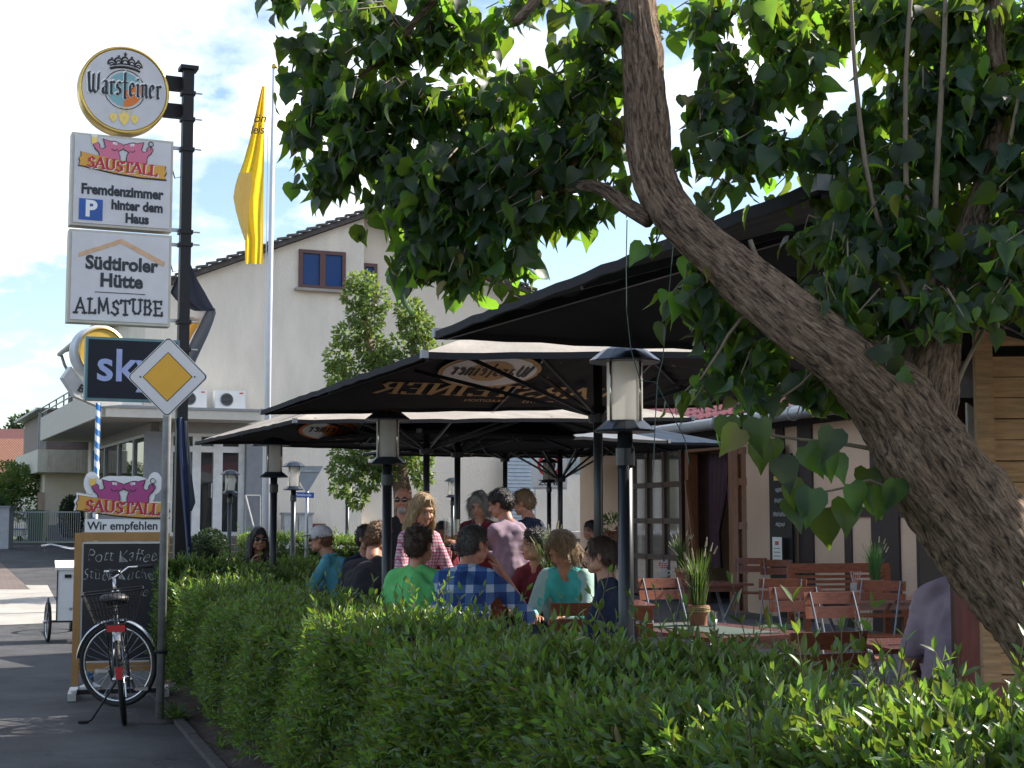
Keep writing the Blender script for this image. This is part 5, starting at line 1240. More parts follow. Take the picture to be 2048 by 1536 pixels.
# local: sitter faces +y; backrest at -y
for i, z in enumerate((.72, .825)):
    mb = MB(); nn = 8; vs_ = []
    for k in range(nn + 1):
        x = -.215 + .43 * k / nn; yb_ = -.225 - .02 * (1 - (2 * k / nn - 1) ** 2) - i * .02
        vs_ += [(x, yb_, z), (x, yb_ - .016, z), (x, yb_ - .018 - .016, z + .085), (x, yb_ - .018, z + .085)]
    mb.add(vs_, [(4 * k + j, 4 * k + (j + 1) % 4, 4 * k + 4 + (j + 1) % 4, 4 * k + 4 + j) for k in range(nn) for j in range(4)] + [(3, 2, 1, 0), (4 * nn, 4 * nn + 1, 4 * nn + 2, 4 * nn + 3)])
    s_ = mb.build('back_slat', slat_m, chair, True, auto=40)
    for sx in (-1, 1): MB().lathe([(.007, 0), (.005, .004)], 8, (sx * .17, -.215 - i * .02, z + .045), Matrix.Rotation(rad(-90), 3, 'X')).build('bolt', steel, s_)
for k in range(5): MB().box((0, -.16 + k * .085, .455), (.42, .075, .018)).build('seat_slat', slat_m, chair)
for sx in (-1, 1):
    mb = MB(); mb.bar((sx * .17, -.262, .91), (sx * .17, .22, .0), .007, .026); mb.build('leg', flat, chair)
    mb = MB(); mb.bar((sx * .185, .2, .44), (sx * .185, -.24, .0), .007, .026); mb.build('leg', flat, chair)
    mb = MB(); mb.bar((sx * .185, -.2, .44), (sx * .185, .22, .44), .007, .02); mb.build('seat_rail', flat, chair)
for y, z in ((.19, .06), (-.2, .04)): MB().tube([(-.185, y, z), (.185, y, z)], .006, 6).build('stretcher', flat, chair)
def chz(u, v, ztop_=.91 + FL): # ground position of a chair whose back top shows at u,v
    d = ray(u, v); k_ = (ztop_ - EYE) / d.z; return (d.x * k_, d.y * k_, FL)
chairs = [((1345, 1159), 200, 'chair facing the camera behind the small table with grass pot'), ((1498, 1117), 165, 'chair turned sideways left of the lattice door foot'),
          ((1563, 1121), 185, 'chair in front of the black menu board'), ((1612, 1178), 188, 'left one of two overlapping chairs behind the near table'),
          ((1692, 1188), 192, 'right one of two overlapping chairs behind the near table'), ((1145, 1201), 12, 'empty chair at the near side of the family table'),
          ((1243, 1208), -8, 'empty chair beside the nearest lamp mast'), ((1600, 1256), 20, 'nearest chair with its back to the hedge'),
          ((1745, 1164), 150, 'tilted chair left of the lilac shirt'), ((1330, 1158), 20, ''), ((937, 1186), 8, 'chair under the man in plaid shirt'), ((842, 1180), 5, 'chair under the boy in green'),
          ((1555, 1160), 160, 'chair with moss green cushion between near and far tables')]
first = True
for (uv, rz, lb_) in chairs:
    if not lb_: continue
    loc = chz(*uv); 
    if first: chair.matrix_basis = Matrix.Translation(loc) @ Matrix.Rotation(rad(rz), 4, 'Z'); chair['label'] = lb_; first = False
    else: dup(chair, loc, rad(rz), lb_)
cush = M('moss_cushion', (0.06, 0.085, 0.045), .95, var=.3, vs=14, bump=.6, bs=90)
for (uv, rz), lb_ in zip([(c[0], c[1]) for c in chairs if c[2] and ('moss' in c[2] or 'behind the small' in c[2] or 'menu' in c[2])], ('moss green cushion on the chair behind the small table', 'moss green cushion on the chair by the menu board', 'moss green cushion on the chair between the tables')):
    loc = chz(*uv); cu_ = thing('seat_cushion', lb_, 'cushion', (loc[0], loc[1], loc[2] + .465), rad(rz), 'moss green seat cushions'); MB().ell((0, 0, .03), (.2, .2, .03)).build('pad', cush, cu_, True); MB().torus((0, 0, .03), .19, .012, Matrix.Rotation(rad(90), 3, 'X'), 24, 6).build('piping', cush, cu_)
tabm = M('dark_red_tabletop', (0.15, 0.05, 0.035), .22, var=.25, vs=4, stretch=(1.5, 12, 12), coat=.3)
def table(label, c, w, d, rz, h=.75, octo=0.0, group='red-brown beer garden tables'):
    t_ = thing('garden_table', label, 'table', (c[0], c[1], FL), rz, group)
    nb = max(4, int(d / .12)); bd = d / nb
    for i in range(nb):
        y = -d / 2 + bd * (i + .5); wi = w - (octo * 2 * max(0, (abs(y) - d / 2 + octo)) if octo else 0)
        MB().box((0, y, h - .012), (wi, bd - .006, .024)).build('board', tabm, t_)
    for y in (-d / 2 + .07, d / 2 - .07): MB().box((0, y, h - .055), (w - .2, .04, .06)).build('apron', tabm, t_)
    for sx in (-1, 1):
        for sy in (-1, 1):
            mb = MB(); mb.bar((sx * (w / 2 - .12), sy * (d / 2 - .1), h - .025), (sx * (w / 2 - .2), -sy * (d / 2 - .14), 0), .03, .012); mb.build('leg', flat, t_)
    return t_
t1 = G(1415, 1258, FL + .75); table('small dark red table with grass pot nearest the hedge', t1, .82, 1.25, rad(28), octo=.0)
t2 = G(1120, 1206, FL + .75); table('dark red family table in front of the seated guests', t2, 1.5, .85, rad(6))
t3 = G(1400, 1165, FL + .75); table('dark red table further back with red checked napkin mug', t3, .9, .8, rad(18))
t4 = G(1760, 1196, FL + .75); table('dark red table with straws and flowering grass, right', t4, 1.1, .75, rad(14))
t5 = G(600, 1128, FL + .75); table('table between dark haired woman and man in white cap', (t5.x, 15.6), .8, .8, rad(15))
ht = P(940, 1092, 13.6); htb = thing('high_table', 'dark round standing table with beer glasses behind the plaid man', 'table', (ht.x, ht.y, FL))
zt5 = ht.z - FL
MB().lathe([(.36, zt5 - .04), (.37, zt5 - .02), (.37, zt5)], 36).build('tabletop', black, htb); MB().tube([(0, 0, 0), (0, 0, zt5 - .04)], .04, 14).build('column', darkmetal, htb, True); MB().lathe([(.25, 0), (.25, .03), (.06, .06)], 20).build('foot', darkmetal, htb)
gl = clearglass('drinking_glass', (.95, .97, .96), .8); beer = translucent('beer', (.55, .27, .03), (.8, .42, .05), .6, .1)
def glass(u, v, D, z, label, h=.2, r=.035, fill=.6):
    p = P(u, v, D); t_ = thing('beer_glass', label, 'glass', (p.x, p.y, z), 0, 'beer glasses on the high table')
    MB().lathe([(r * .8, 0), (r * .85, .01), (r, h * .5), (r * 1.1, h)], 16, cap=False).build('glass', gl, t_, True); MB().lathe([(r * .74, .012), (r * .8, .02), (r * .8 + r * .25 * fill, h * fill)], 14).build('beer', beer, t_, True)
    return t_
glass(895, 1075, 13.45, ht.z, 'tall beer glass at the left rim of the high table', .25, .035, .35); glass(912, 1075, 13.6, ht.z, 'tall beer glass beside the parasol pole on the high table', .24, .033, .4); glass(953, 1050, 13.7, ht.z, 'straight glass held over the middle of the high table', .2, .04, .2)
terraM = M('terracotta', (0.33, 0.14, 0.08), .85, var=.15); raf = M('raffia', (0.35, 0.25, 0.12), .9); grassm = leafmat('pot_grass', (.075, .13, .05), (.15, .3, .05), .3, .5); wheat = M('grass_ear', (.42, .38, .26), .9)
def grass_pot(u, v, D, label, s=1.0, group='potted ornamental grasses on tables'):
    p = P(u, v, D); t_ = thing('grass_pot', label, 'plant pot', p, random.uniform(0, 3), group)
    MB().lathe([(.05 * s, 0), (.062 * s, .09 * s), (.068 * s, .1 * s), (.068 * s, .125 * s), (.055 * s, .125 * s)], 20).build('pot', terraM, t_, True, auto=40)
    mb = MB()
    for k in range(4): mb.torus((0, 0, (.085 + .008 * k) * s), .069 * s, .005 * s, Matrix.Rotation(rad(90 + random.uniform(-8, 8)), 3, 'X'), 20, 5)
    for k in range(10):
        a = random.uniform(0, 6.28); mb.tube([(math.cos(a) * .07 * s, math.sin(a) * .07 * s, .1 * s), (math.cos(a) * .1 * s, math.sin(a) * .1 * s, (.08 + random.uniform(-.03, .03)) * s)], .0025, 4)
    mb.build('raffia_tie', raf, t_)
    mb = MB(); ears = MB()
    for k in range(110):
        a = random.uniform(0, 6.28); r0 = random.uniform(0, .045) * s; L_ = random.uniform(.2, .4) * s; out = random.uniform(.02, .13) * s; w_ = .004 * s
        p0 = Vector((math.cos(a) * r0, math.sin(a) * r0, .11 * s)); p1 = p0 + Vector((math.cos(a) * out * .35, math.sin(a) * out * .35, L_ * .6)); p2 = p0 + Vector((math.cos(a) * out, math.sin(a) * out, L_ * (1 - out * 1.2 / s))); sd_ = Vector((-math.sin(a), math.cos(a), 0)) * w_
        mb.add([p0 - sd_, p0 + sd_, p1 + sd_ * .9, p1 - sd_ * .9, p2], [(0, 1, 2, 3), (3, 2, 4)])
        if k % 9 == 0: ears.cap(p2, p2 + (p2 - p1).normalized() * .05 * s, .006 * s, .003 * s, 6)
    mb.build('blades', grassm, t_); ears.build('ears', wheat, t_)['kind'] = 'stuff'
    return t_
tz = FL + .75
g1 = G(1397, 1252, tz); grass_pot(1397, 1252, g1.y, 'grass in terracotta pot on the small near table', 1.08)
g2 = G(1103, 1210, tz); grass_pot(1103, 1210, g2.y, 'grass in raffia-tied pot on the family table', 1.3)
g3 = G(1363, 1160, tz); grass_pot(1363, 1160, g3.y, 'grass pot on the table further back by the glazed door', 1.1)
g4 = G(1752, 1190, tz); grass_pot(1752, 1190, g4.y, 'flowering grass pot on the right-hand table', 1.1)
mat_ = thing('place_mat', 'dark green table runner under the near grass pot', 'table runner', (t1.x, t1.y, tz + .003), rad(28)); MB().box((0, 0, 0), (.4, 1.0, .004)).build('cloth', M('runner_green', (.06, .09, .075), .9), mat_); MB().box((0, -.47, .003), (.4, .02, .003)).build('hem', M('runner_hem', (.09, .12, .1), .9), mat_)
wg = G(1425, 1254, tz); wgl = thing('glass_tumbler', 'small clear tumbler beside the near grass pot', 'glass', wg); MB().lathe([(.028, 0), (.032, .01), (.036, .1)], 18, cap=False).build('glass', gl, wgl, True); MB().lathe([(.027, .008), (.033, .05)], 16).build('salt', white, wgl, True)
def checkmat(name, c1, c2, sc_, plaid=False):
    m = bpy.data.materials.new(name); m.use_nodes = True; t = m.node_tree; b_ = t.nodes['Principled BSDF']; b_.inputs['Roughness'].default_value = .85
    tcn = N(t, 'ShaderNodeTexCoord'); se = N(t, 'ShaderNodeSeparateXYZ'); t.links.new(tcn.outputs['Object'], se.inputs[0])
    xx = math_node(t, 'ADD', se.outputs[0], math_node(t, 'MULTIPLY', se.outputs[1], .35))
    fx = math_node(t, 'FRACT', math_node(t, 'MULTIPLY', xx, sc_)); fz = math_node(t, 'FRACT', math_node(t, 'MULTIPLY', se.outputs[2], sc_))
    a = math_node(t, 'GREATER_THAN', fx, .62 if plaid else .5); b2 = math_node(t, 'GREATER_THAN', fz, .62 if plaid else .5)
    f = math_node(t, 'MULTIPLY', math_node(t, 'ADD', a, b2), .5)
    rp = N(t, 'ShaderNodeValToRGB'); rp.color_ramp.elements[0].color = (*c1, 1); rp.color_ramp.elements[1].color = (*c2, 1)
    if plaid: e = rp.color_ramp.elements.new(.5); e.color = (*plaid, 1)
    t.links.new(f, rp.inputs[0]); t.links.new(rp.outputs[0], b_.inputs['Base Color']); MATS[name] = m; return m
redcheck = checkmat('red_check', (.62, .6, .58), (.42, .03, .04), 40)
def mug(u, v, label, straws=False):
    p = G(u, v, tz); t_ = thing('cutlery_mug', label, 'mug', p)
    MB().lathe([(.045, 0), (.05, .01), (.05, .1), (.044, .1)], 20).build('mug', M('stoneware', (.5, .48, .44), .4), t_, True, auto=40)
    MB().torus((.06, 0, .055), .025, .007, None, 16, 6).build('mug_handle', MATS['stoneware'], t_, True)
    if not straws:
        MB().lathe([(.04, .095), (.055, .15), (.06, .185), (.03, .17)], 12).build('napkin', redcheck, t_)
    mb = MB()
    for k in range(7): a = k * .9; mb.tube([(math.cos(a) * .02, math.sin(a) * .02, .06), (math.cos(a) * .05, math.sin(a) * .05, .21)], .004, 5)
    mb.build('straws' if straws else 'cutlery', M('pink_straw', (.6, .35, .33), .5) if straws else steel, t_)
mug(1327, 1155, 'stoneware mug with red checked napkin in front of the glazed door'); mug(1712, 1188, 'stoneware mug with straws on the right-hand table', True)
nc = thing('napkin', 'red checked napkin basket below the high table', 'napkin', P(888, 1114, 12.6)); MB().box((0, 0, 0), (.11, .1, .1), None, 1.2).build('basket_lining', redcheck, nc); MB().box((0, 0, .062), (.1, .08, .03)).build('napkin_fold', redcheck, nc)
mc = G(1033, 1186, tz); men = thing('menu_stand', 'black upright menu folder on the family table', 'menu', mc, rad(-8)); 
for s in (-1, 1): MB().box((s * .0, s * .035, .125), (.235, .008, .25), Matrix.Rotation(rad(s * 12), 3, 'X')).build('cover', black, men)
scribble(men, 0, .15, -.046, .1, .02, brownprint, 'embossed_mark')
bn = P(1695, 1150, 16.0); ben = thing('garden_bench', 'dark red slatted garden bench against the restaurant wall', 'bench', (bn.x, bn.y, FL), rad(192))
MB().box((0, -.22, .92), (1.15, .05, .1)).build('top_rail', slat_m, ben)
for sx in (-.55, .55): MB().box((sx, -.22, .48), (.07, .06, .9)).build('post', slat_m, ben); MB().box((sx, .2, .3), (.06, .06, .6)).build('post', slat_m, ben); MB().box((sx, 0, .62), (.07, .5, .035)).build('armrest', slat_m, ben)
for k in range(7): MB().box((0, -.22, .5 + k * .055), (1.03, .018, .032)).build('back_slat', slat_m, ben)
for k in range(5): MB().box((0, -.15 + k * .085, .43), (1.1, .07, .022)).build('seat_slat', slat_m, ben)
lb2 = P(1880, 1320, 5.95); rb_ = thing('red_bench', 'dark red bench under the guest in lilac shirt', 'bench', (lb2.x, lb2.y, FL), rad(8))
MB().box((0, -.2, .78), (.75, .03, .12)).build('back_slat', redwood, rb_); MB().box((0, -.19, .62), (.75, .03, .12)).build('back_slat', redwood, rb_)
for k in range(4): MB().box((0, -.1 + k * .1, .45), (.75, .09, .03)).build('seat_slat', redwood, rb_)
for sx in (-.33, .33): MB().box((sx, -.175, .42), (.03, .02, .84)).build('leg', flat, rb_); MB().box((sx, .2, .22), (.03, .02, .44)).build('leg', flat, rb_)
# condiment bottles on far right table
bt = P(1850, 1165, 8.6)
for i, (dx, c_) in enumerate(((-.08, red), (0, M('dark_bottle', (.03, .012, .01), .15)), (.07, M('oil_bottle', (.08, .06, .02), .15)))):
    o = thing('condiment_bottle', ('red-labelled', 'dark brown', 'olive')[i] + ' condiment bottle with shiny cap on the table behind the lilac shirt', 'bottle', (bt.x + dx, bt.y, tz), 0, 'condiment bottles')
    MB().lathe([(.026, 0), (.028, .01), (.028, .12), (.012, .16), (.012, .19)], 14).build('body', c_, o, True, auto=40); MB().lathe([(.014, .19), (.014, .215), (.008, .22)], 12).build('cap', alu, o)
table('dark red table behind the guest in lilac shirt', (bt.x + .1, bt.y + .1), .9, .7, rad(10))
# wires hanging from the tree
wr = thing('hanging_wire', 'thin green wire loop hanging from the lilac limb beside the nearest lamp', 'wire', P(1250, 470, 3.7))
wm = M('green_wire', (.03, .07, .06), .5)
MB().tube([P(u, v, 3.7) for u, v in ((1254, 440), (1252, 540), (1253, 620), (1262, 700), (1280, 760), (1312, 765), (1345, 830), (1370, 880), (1378, 930))], .0014, 5).build('wire', wm, wr, world=True)
MB().tube([P(u, v, 3.72) for u, v in ((1346, 490), (1340, 560), (1333, 640), (1325, 720), (1315, 760), (1310, 850), (1306, 950))], .0014, 5).build('wire', wm, wr, world=True)
# geranium on the restaurant wall
ge = P(1228, 1070, 22.6); gem = thing('hanging_geranium', 'red flowering geranium in a wall pot left of the glazed door', 'plant', ge)
MB().lathe([(.09, -.12), (.13, .05), (.14, .06)], 16).build('pot', terraM, gem)
# ================================================================ people
def remesh(mb, voxel, smooth=3, noise=0.0, nscale=9.0):
    me = bpy.data.meshes.new('tmp'); me.from_pydata(mb.v, [], mb.f); me.update()
    o = bpy.data.objects.new('tmp', me); col.objects.link(o)
    r = o.modifiers.new('r', 'REMESH'); r.mode = 'VOXEL'; r.voxel_size = voxel; r.use_smooth_shade = True
    if smooth: s = o.modifiers.new('s', 'SMOOTH'); s.factor = .5; s.iterations = smooth
    dg = bpy.context.evaluated_depsgraph_get(); ev = o.evaluated_get(dg)
    out = bpy.data.meshes.new_from_object(ev)
    bpy.data.objects.remove(o); bpy.data.meshes.remove(me)
    if noise:
        n = len(out.vertices); co = np.empty(n * 3); out.vertices.foreach_get('co', co); co = co.reshape(-1, 3)
        no = np.empty(n * 3); out.vertices.foreach_get('normal', no); no = no.reshape(-1, 3)
        d = np.zeros(n); rr = np.random.default_rng(5)
        for k in range(7):
            w = rr.normal(size=3) * nscale * (1 + .5 * k); d += np.sin(co @ w + rr.uniform(0, 6)) / (1 + .4 * k)
        co += no * (d * noise / 3)[:, None]; out.vertices.foreach_set('co', co.ravel()); out.update()
    return out
def mesh_arrays(me):
    n = len(me.vertices); co = np.empty(n * 3); me.vertices.foreach_get('co', co)
    return [tuple(c) for c in co.reshape(-1, 3)], [list(p.vertices) for p in me.polygons]
def skinm(name, c):
    if name in MATS: return MATS[name]
    m = M(name, c, .5, var=.08, vs=18); b = [n for n in m.node_tree.nodes if n.type == 'BSDF_PRINCIPLED'][0]
    b.inputs['Subsurface Weight'].default_value = .12; b.inputs['Subsurface Radius'].default_value = (.02, .008, .004); b.inputs['Subsurface Scale'].default_value = .5; return m
def hairmat(name, c):
    if name in MATS: return MATS[name]
    return M(name, c, .42, var=.45, vs=16, stretch=(6, 6, .8), bump=.5, bs=40)
lipm = M('lip', (.38, .12, .10), .45); eyew = M('eye_white', (.34, .31, .29), .4); eyed = M('eye_dark', (.02, .015, .01), .2); browm = M('brow', (.08, .05, .03), .8); sung = glassmat('sunglass_lens', (.01, .008, .008), .05)
skinA = skinm('skin_fair', (.52, .28, .19)); skinB = skinm('skin_tan', (.42, .20, .125)); skinC = skinm('skin_red', (.50, .23, .15))
EYES = {}
def person(label, head, face, pose='sit', lean=8, hyaw=0, hpitch=0, hs=1.0, sw=.185, girth=1.0, skin=skinA, shirt=None, sleeve=.55, trousers=None, hair=None, hairm=None, armL=None, armR=None, extras=(), floor=FL, jacket=None):
    """head = (u, v, D) of the head centre. Arms: (elbow, hand) as offsets from the shoulder in the person's frame, x to the person's right, y forwards."""
    hp_ = P(*head)
    l = math.sin(rad(lean)); c = math.cos(rad(lean)); ax = Vector((0, l, c))
    pz_ = .56 if pose == 'sit' else .93
    pel = Vector((0, 0, pz_)); che = pel + ax * .30; nb = pel + ax * .50; hl = nb + Vector((0, l * .16 + .025 + .04 * math.sin(rad(-hpitch)), .178 * (1 - .25 * abs(l))))
    k = (hp_.z - floor) / hl.z
    rz = rad(face)
    Rm = Matrix.Rotation(rz, 3, 'Z'); off = Rm @ (hl * k)
    t_ = thing('person', label, 'person', (hp_.x - off.x, hp_.y - off.y, floor), rz, 'guests on the terrace')
    def S(p): return Vector(p) * k
    B = MB(); SH = MB(); TR = MB(); g = girth
    sh = {}
    for s in (-1, 1): sh[s] = nb + Vector((s * sw, 0, -.068)) 
    def torso(m, e):
        for s in (-1, 1):
            m.cap(S(pel + Vector((s * .075 * g, 0, 0))), S(pel + ax * .12 + Vector((s * .07 * g, .01, 0))), (.115 * g + e) * k, (.108 * g + e) * k)
            m.cap(S(pel + ax * .1 + Vector((s * .065 * g, .01, 0))), S(che + Vector((s * .075, .005, .02))), (.108 * g + e) * k, (.105 + e) * k)
            m.cap(S(che + Vector((s * .075, 0, 0))), S(sh[s] + Vector((-s * .055, 0, -.045))), (.105 + e) * k, (.068 + e) * k)
            m.cap(S(pel + Vector((0, -.01, .02))), S(che + Vector((0, -.012, .06))), (.118 * g + e) * k, (.112 + e) * k) if s > 0 else None
            m.cap(S(nb + Vector((s * .025, -.005, -.012))), S(sh[s] + Vector((-s * .02, 0, .0))), (.046 + e) * k, (.05 + e) * k)
    torso(B, -.004); torso(SH, .014)
    B.cap(S(nb + Vector((0, .0, -.04))), S(hl + Vector((0, -.02, -.06))), .056 * k, .052 * k)
    fingers = MB()
    for s, arm in ((-1, armL), (1, armR)):
        if arm is None: arm = ((s * .06, .03, -.28), (s * .02, .2, -.36)) if pose == 'sit' else ((s * .05, -.02, -.29), (s * .06, .06, -.54))
        e_ = sh[s] + Vector(arm[0]); h_ = sh[s] + Vector(arm[1])
        B.cap(S(sh[s] + Vector((-s * .02, 0, 0))), S(e_), .049 * k, .038 * k); B.cap(S(e_), S(h_), .039 * k, .026 * k)
        d = (h_ - e_).normalized(); sd = d.cross(Vector((0, 0, 1)));
        if sd.length < .2: sd = d.cross(Vector((0, 1, 0)))
        sd.normalize(); upv = sd.cross(d)
        pc = h_ + d * .05
        for q in (-.022, 0, .022): B.cap(S(h_ + sd * q * .6), S(pc + sd * q + d * .03), .018 * k, .016 * k)
        for i, (q, L_) in enumerate(((-.03, .06), (-.01, .075), (.01, .072), (.03, .055))):
            a = pc + sd * q + d * .03; b = a + d * L_ * .5 - upv * .008; c_ = b + d * L_ * .35 - upv * L_ * .45
            fingers.cap(S(a), S(b), .0092 * k, .0085 * k, 8); fingers.cap(S(b), S(c_), .0085 * k, .007 * k, 8)
        a = h_ + d * .025 - sd * s * .028; fingers.cap(S(a), S(a + d * .03 - sd * s * .03 - upv * .01), .011 * k, .0095 * k, 8); fingers.cap(S(a + d * .03 - sd * s * .03 - upv * .01), S(a + d * .058 - sd * s * .03 - upv * .02), .0095 * k, .008 * k, 8)
        if sleeve <= 1: SH.cap(S(sh[s] + Vector((-s * .02, 0, 0))), S(sh[s] + (e_ - sh[s]) * sleeve * 1.5 if sleeve < .66 else e_), .062 * k, .056 * k)
        else: SH.cap(S(sh[s] + Vector((-s * .02, 0, 0))), S(e_), .061 * k, .052 * k); SH.cap(S(e_), S(e_ + (h_ - e_) * .92), .052 * k, .036 * k)
    for s in (-1, 1):
        hip = pel + Vector((s * .085, 0, -.02))
        if pose == 'sit': kn = hip + Vector((s * .06, .42, .0)); an = kn + Vector((0, -.02, -.44))
        else: kn = hip + Vector((s * .02, .03, -.43)); an = Vector((kn.x, -.02, .07))
        an.z = max(an.z, .07)
        for m, e in ((B, -.002), (TR, .014)):
            m.cap(S(hip), S(kn), (.085 + e) * k, (.056 + e) * k); m.cap(S(kn), S(an), (.056 + e) * k, (.038 + e) * k)
        B.cap(S(an + Vector((0, -.03, -.035))), S(an + Vector((0, .16, -.045))), .035 * k, .026 * k)
    for s in (-1, 1): TR.cap(S(pel + Vector((s * .075 * g, 0, -.03))), S(pel + Vector((s * .075 * g, 0, .03))), (.125 * g) * k, (.12 * g) * k)
    # head
    HD = MB(); kh = k * hs; H0 = S(hl)
    Rh = Matrix.Rotation(rad(hyaw), 3, 'Z') @ Matrix.Rotation(rad(hpitch), 3, 'X')
    def h(x, y, z): return H0 + Rh @ (Vector((x, y, z)) * kh)
    def he(m, c_, r): m.ell(h(*c_), [q * kh for q in r], Rh)
    he(HD, (0, -.012, .028), (.076, .094, .088)); he(HD, (0, .02, -.03), (.062, .07, .085)); he(HD, (0, .055, -.085), (.034, .03, .026)); he(HD, (0, .078, .028), (.05, .014, .014))
    for s in (-1, 1): he(HD, (s * .036, .068, -.03), (.024, .022, .026)); he(HD, (s * .05, .02, -.06), (.024, .045, .035))
    HD.cap(h(0, .086, .01), h(0, .104, -.028), .009 * kh, .0135 * kh, 10); HD.cap(h(-.012, .09, -.032), h(.012, .09, -.032), .01 * kh, .01 * kh, 8)
    HD.cap(h(-.018, .082, -.062), h(.018, .082, -.062), .0085 * kh, .0085 * kh, 8)
    for s in (-1, 1): he(HD, (s * .077, -.008, -.005), (.009, .02, .032))
    HD.cap(S(nb + Vector((0, .0, .02))), h(0, -.02, -.06), .055 * k, .05 * k)
    bm = remesh(B, .016 * k, 4); hm = remesh(HD, .0075 * kh, 3)
    body = MB(); 
    for me in (bm, hm): vv, ff = mesh_arrays(me); body.add(vv, ff); bpy.data.meshes.remove(me)
    body.add(fingers.v, fingers.f)
    body.cur = 1; 
    body.cap(h(-.017, .089, -.0625), h(.017, .089, -.0625), .0055 * kh, .0055 * kh, 8)
    body.cur = 2
    for s in (-1, 1): body.ell(h(s * .033, .0785, .008), (.0115 * kh, .006 * kh, .0045 * kh), Rh, 10, 6)
    body.cur = 3
    for s in (-1, 1): body.ell(h(s * .033, .0845, .008), (.0055 * kh, .003 * kh, .0055 * kh), Rh, 8, 6)
    body.cur = 4
    for s in (-1, 1): body.cap(h(s * .022, .088, .027), h(s * .048, .08, .029), .003 * kh, .002 * kh, 6)
    body.build('body', [skin, lipm, eyew, eyed, browm], t_, True)
    sm = remesh(SH, .014 * k, 2, .011 * k, 20)
    sm.materials.clear(); sm.materials.append(shirt); sm.name = 'shirt'; so = link('shirt', sm, t_)
    tm = remesh(TR, .018 * k, 3, .004 * k, 20); tm.materials.clear(); tm.materials.append(trousers or M('dark_denim', (.03, .04, .07), .85)); link('trousers', tm, t_)
    # hair
    HR = MB(); noise = .006
    if hair in ('short', 'crop', 'long', 'bob', 'pony', 'grey', 'wavy'):
        th_ = .004 if hair == 'crop' else .009
        he(HR, (0, -.022, .04), (.078 + th_, .094 + th_ * .8, .086 + th_)); he(HR, (0, -.05, .0), (.074 + th_ * .8, .07 + th_, .07))
        he(HR, (0, .035, .095), (.055, .04, .022 + th_ * .6))
        for s in (-1, 1): he(HR, (s * .07, .0, .035), (.014 + th_ * .4, .03, .03))
        he(HR, (0, -.06, -.05), (.055 + th_ * .3, .04 + th_ * .3, .035))
    if hair == 'bald': he(HR, (0, -.05, -.01), (.079, .07, .05)); noise = .002
    if hair == 'long':
        for s in (-1, 1):
            for dx, dy in ((.065, -.01), (.075, -.045), (.04, -.085)): HR.cap(h(s * dx, dy, .03), h(s * (dx + .02), dy + .01, -.17), .032 * kh, .034 * kh); HR.cap(h(s * (dx + .02), dy + .01, -.17), h(s * (dx + .03), dy + .035, -.36), .034 * kh, .012 * kh)
        HR.cap(h(0, -.09, .03), h(0, -.1, -.3), .04 * kh, .025 * kh); noise = .007
        for s in (-1, 1): HR.cap(h(s * .02, .06, .1), h(s * .078, .035, .0), .016 * kh, .018 * kh); HR.cap(h(s * .078, .035, 0), h(s * .09, .03, -.2), .018 * kh, .02 * kh)
    if hair in ('bob', 'wavy'):
        for s in (-1, 1):
            for dx, dy in ((.07, .01), (.08, -.03), (.055, -.075)): HR.cap(h(s * dx, dy, .04), h(s * (dx + .012), dy, -.085), .034 * kh, .03 * kh)
            HR.cap(h(s * .02, .065, .1), h(s * .082, .05, .0), .022 * kh, .024 * kh)
        HR.cap(h(0, -.09, .03), h(0, -.1, -.09), .05 * kh, .035 * kh); noise = .012
    if hair == 'pony':
        HR.cap(h(0, -.105, .06), h(0, -.15, .05), .025 * kh, .034 * kh); HR.cap(h(0, -.15, .05), h(0, -.165, -.12), .034 * kh, .034 * kh); HR.cap(h(0, -.165, -.12), h(0, -.15, -.30), .034 * kh, .01 * kh); noise = .006
    if HR.v:
        hm_ = remesh(HR, .009 * kh, 2, noise * k, 38); hm_.materials.clear(); hm_.materials.append(hairm); hm_.name = 'hair'; ho = link('hair', hm_, t_)
        # loose strands break up the outline
        vv, ff = mesh_arrays(hm_); vv = np.array(vv); no = np.empty(len(vv) * 3); hm_.vertices.foreach_get('normal', no); no = no.reshape(-1, 3)
        ST = MB(); rr = random.Random(len(label))
        up_ = H0
        for i in rr.sample(range(len(vv)), min(900, len(vv))):
            p = Vector(vv[i]); nrm = Vector(no[i]); dn = Vector((rr.uniform(-.4, .4), rr.uniform(-.6, .1), -1 if hair in ('long', 'bob', 'wavy', 'pony') else rr.uniform(-.6, .3)))
            dn = (dn - nrm * dn.dot(nrm)); 
            if dn.length < .1: continue
            dn.normalize(); L_ = (.085 if hair in ('long', 'bob', 'wavy', 'pony') else .03) * kh * rr.uniform(.6, 1.3); sd = nrm.cross(dn) * (.0035 * kh)
            q = p + nrm * .0015 * kh; ST.add([q - sd, q + sd, q + dn * L_ + nrm * rr.uniform(.002, .016) * kh], [(0, 1, 2)])
        ST.build('hair_strands', hairm, ho)
    for ex in extras:
        if ex == 'sunglasses':
            mb = MB()
            for s in (-1, 1): mb.ell(h(s * .034, .094, .006), (.027 * kh, .007 * kh, .02 * kh), Rh, 14, 6); mb.bar(h(s * .06, .085, .012), h(s * .08, .0, .012), .004 * kh, .006 * kh)
            mb.bar(h(-.01, .1, .012), h(.01, .1, .012), .004 * kh, .004 * kh); mb.build('sunglasses', sung, t_, True)
        if ex == 'beard':
            mb = MB(); he(mb, (0, .045, -.085), (.045, .045, .034)); he(mb, (0, .075, -.075), (.034, .022, .028)); 
            for s in (-1, 1): he(mb, (s * .058, .02, -.05), (.016, .03, .035))
            b2 = remesh(mb, .008 * kh, 2, .004, 60); b2.materials.clear(); b2.materials.append(M('grey_beard', (.42, .40, .38), .8, var=.3, vs=60)); link('beard', b2, t_)
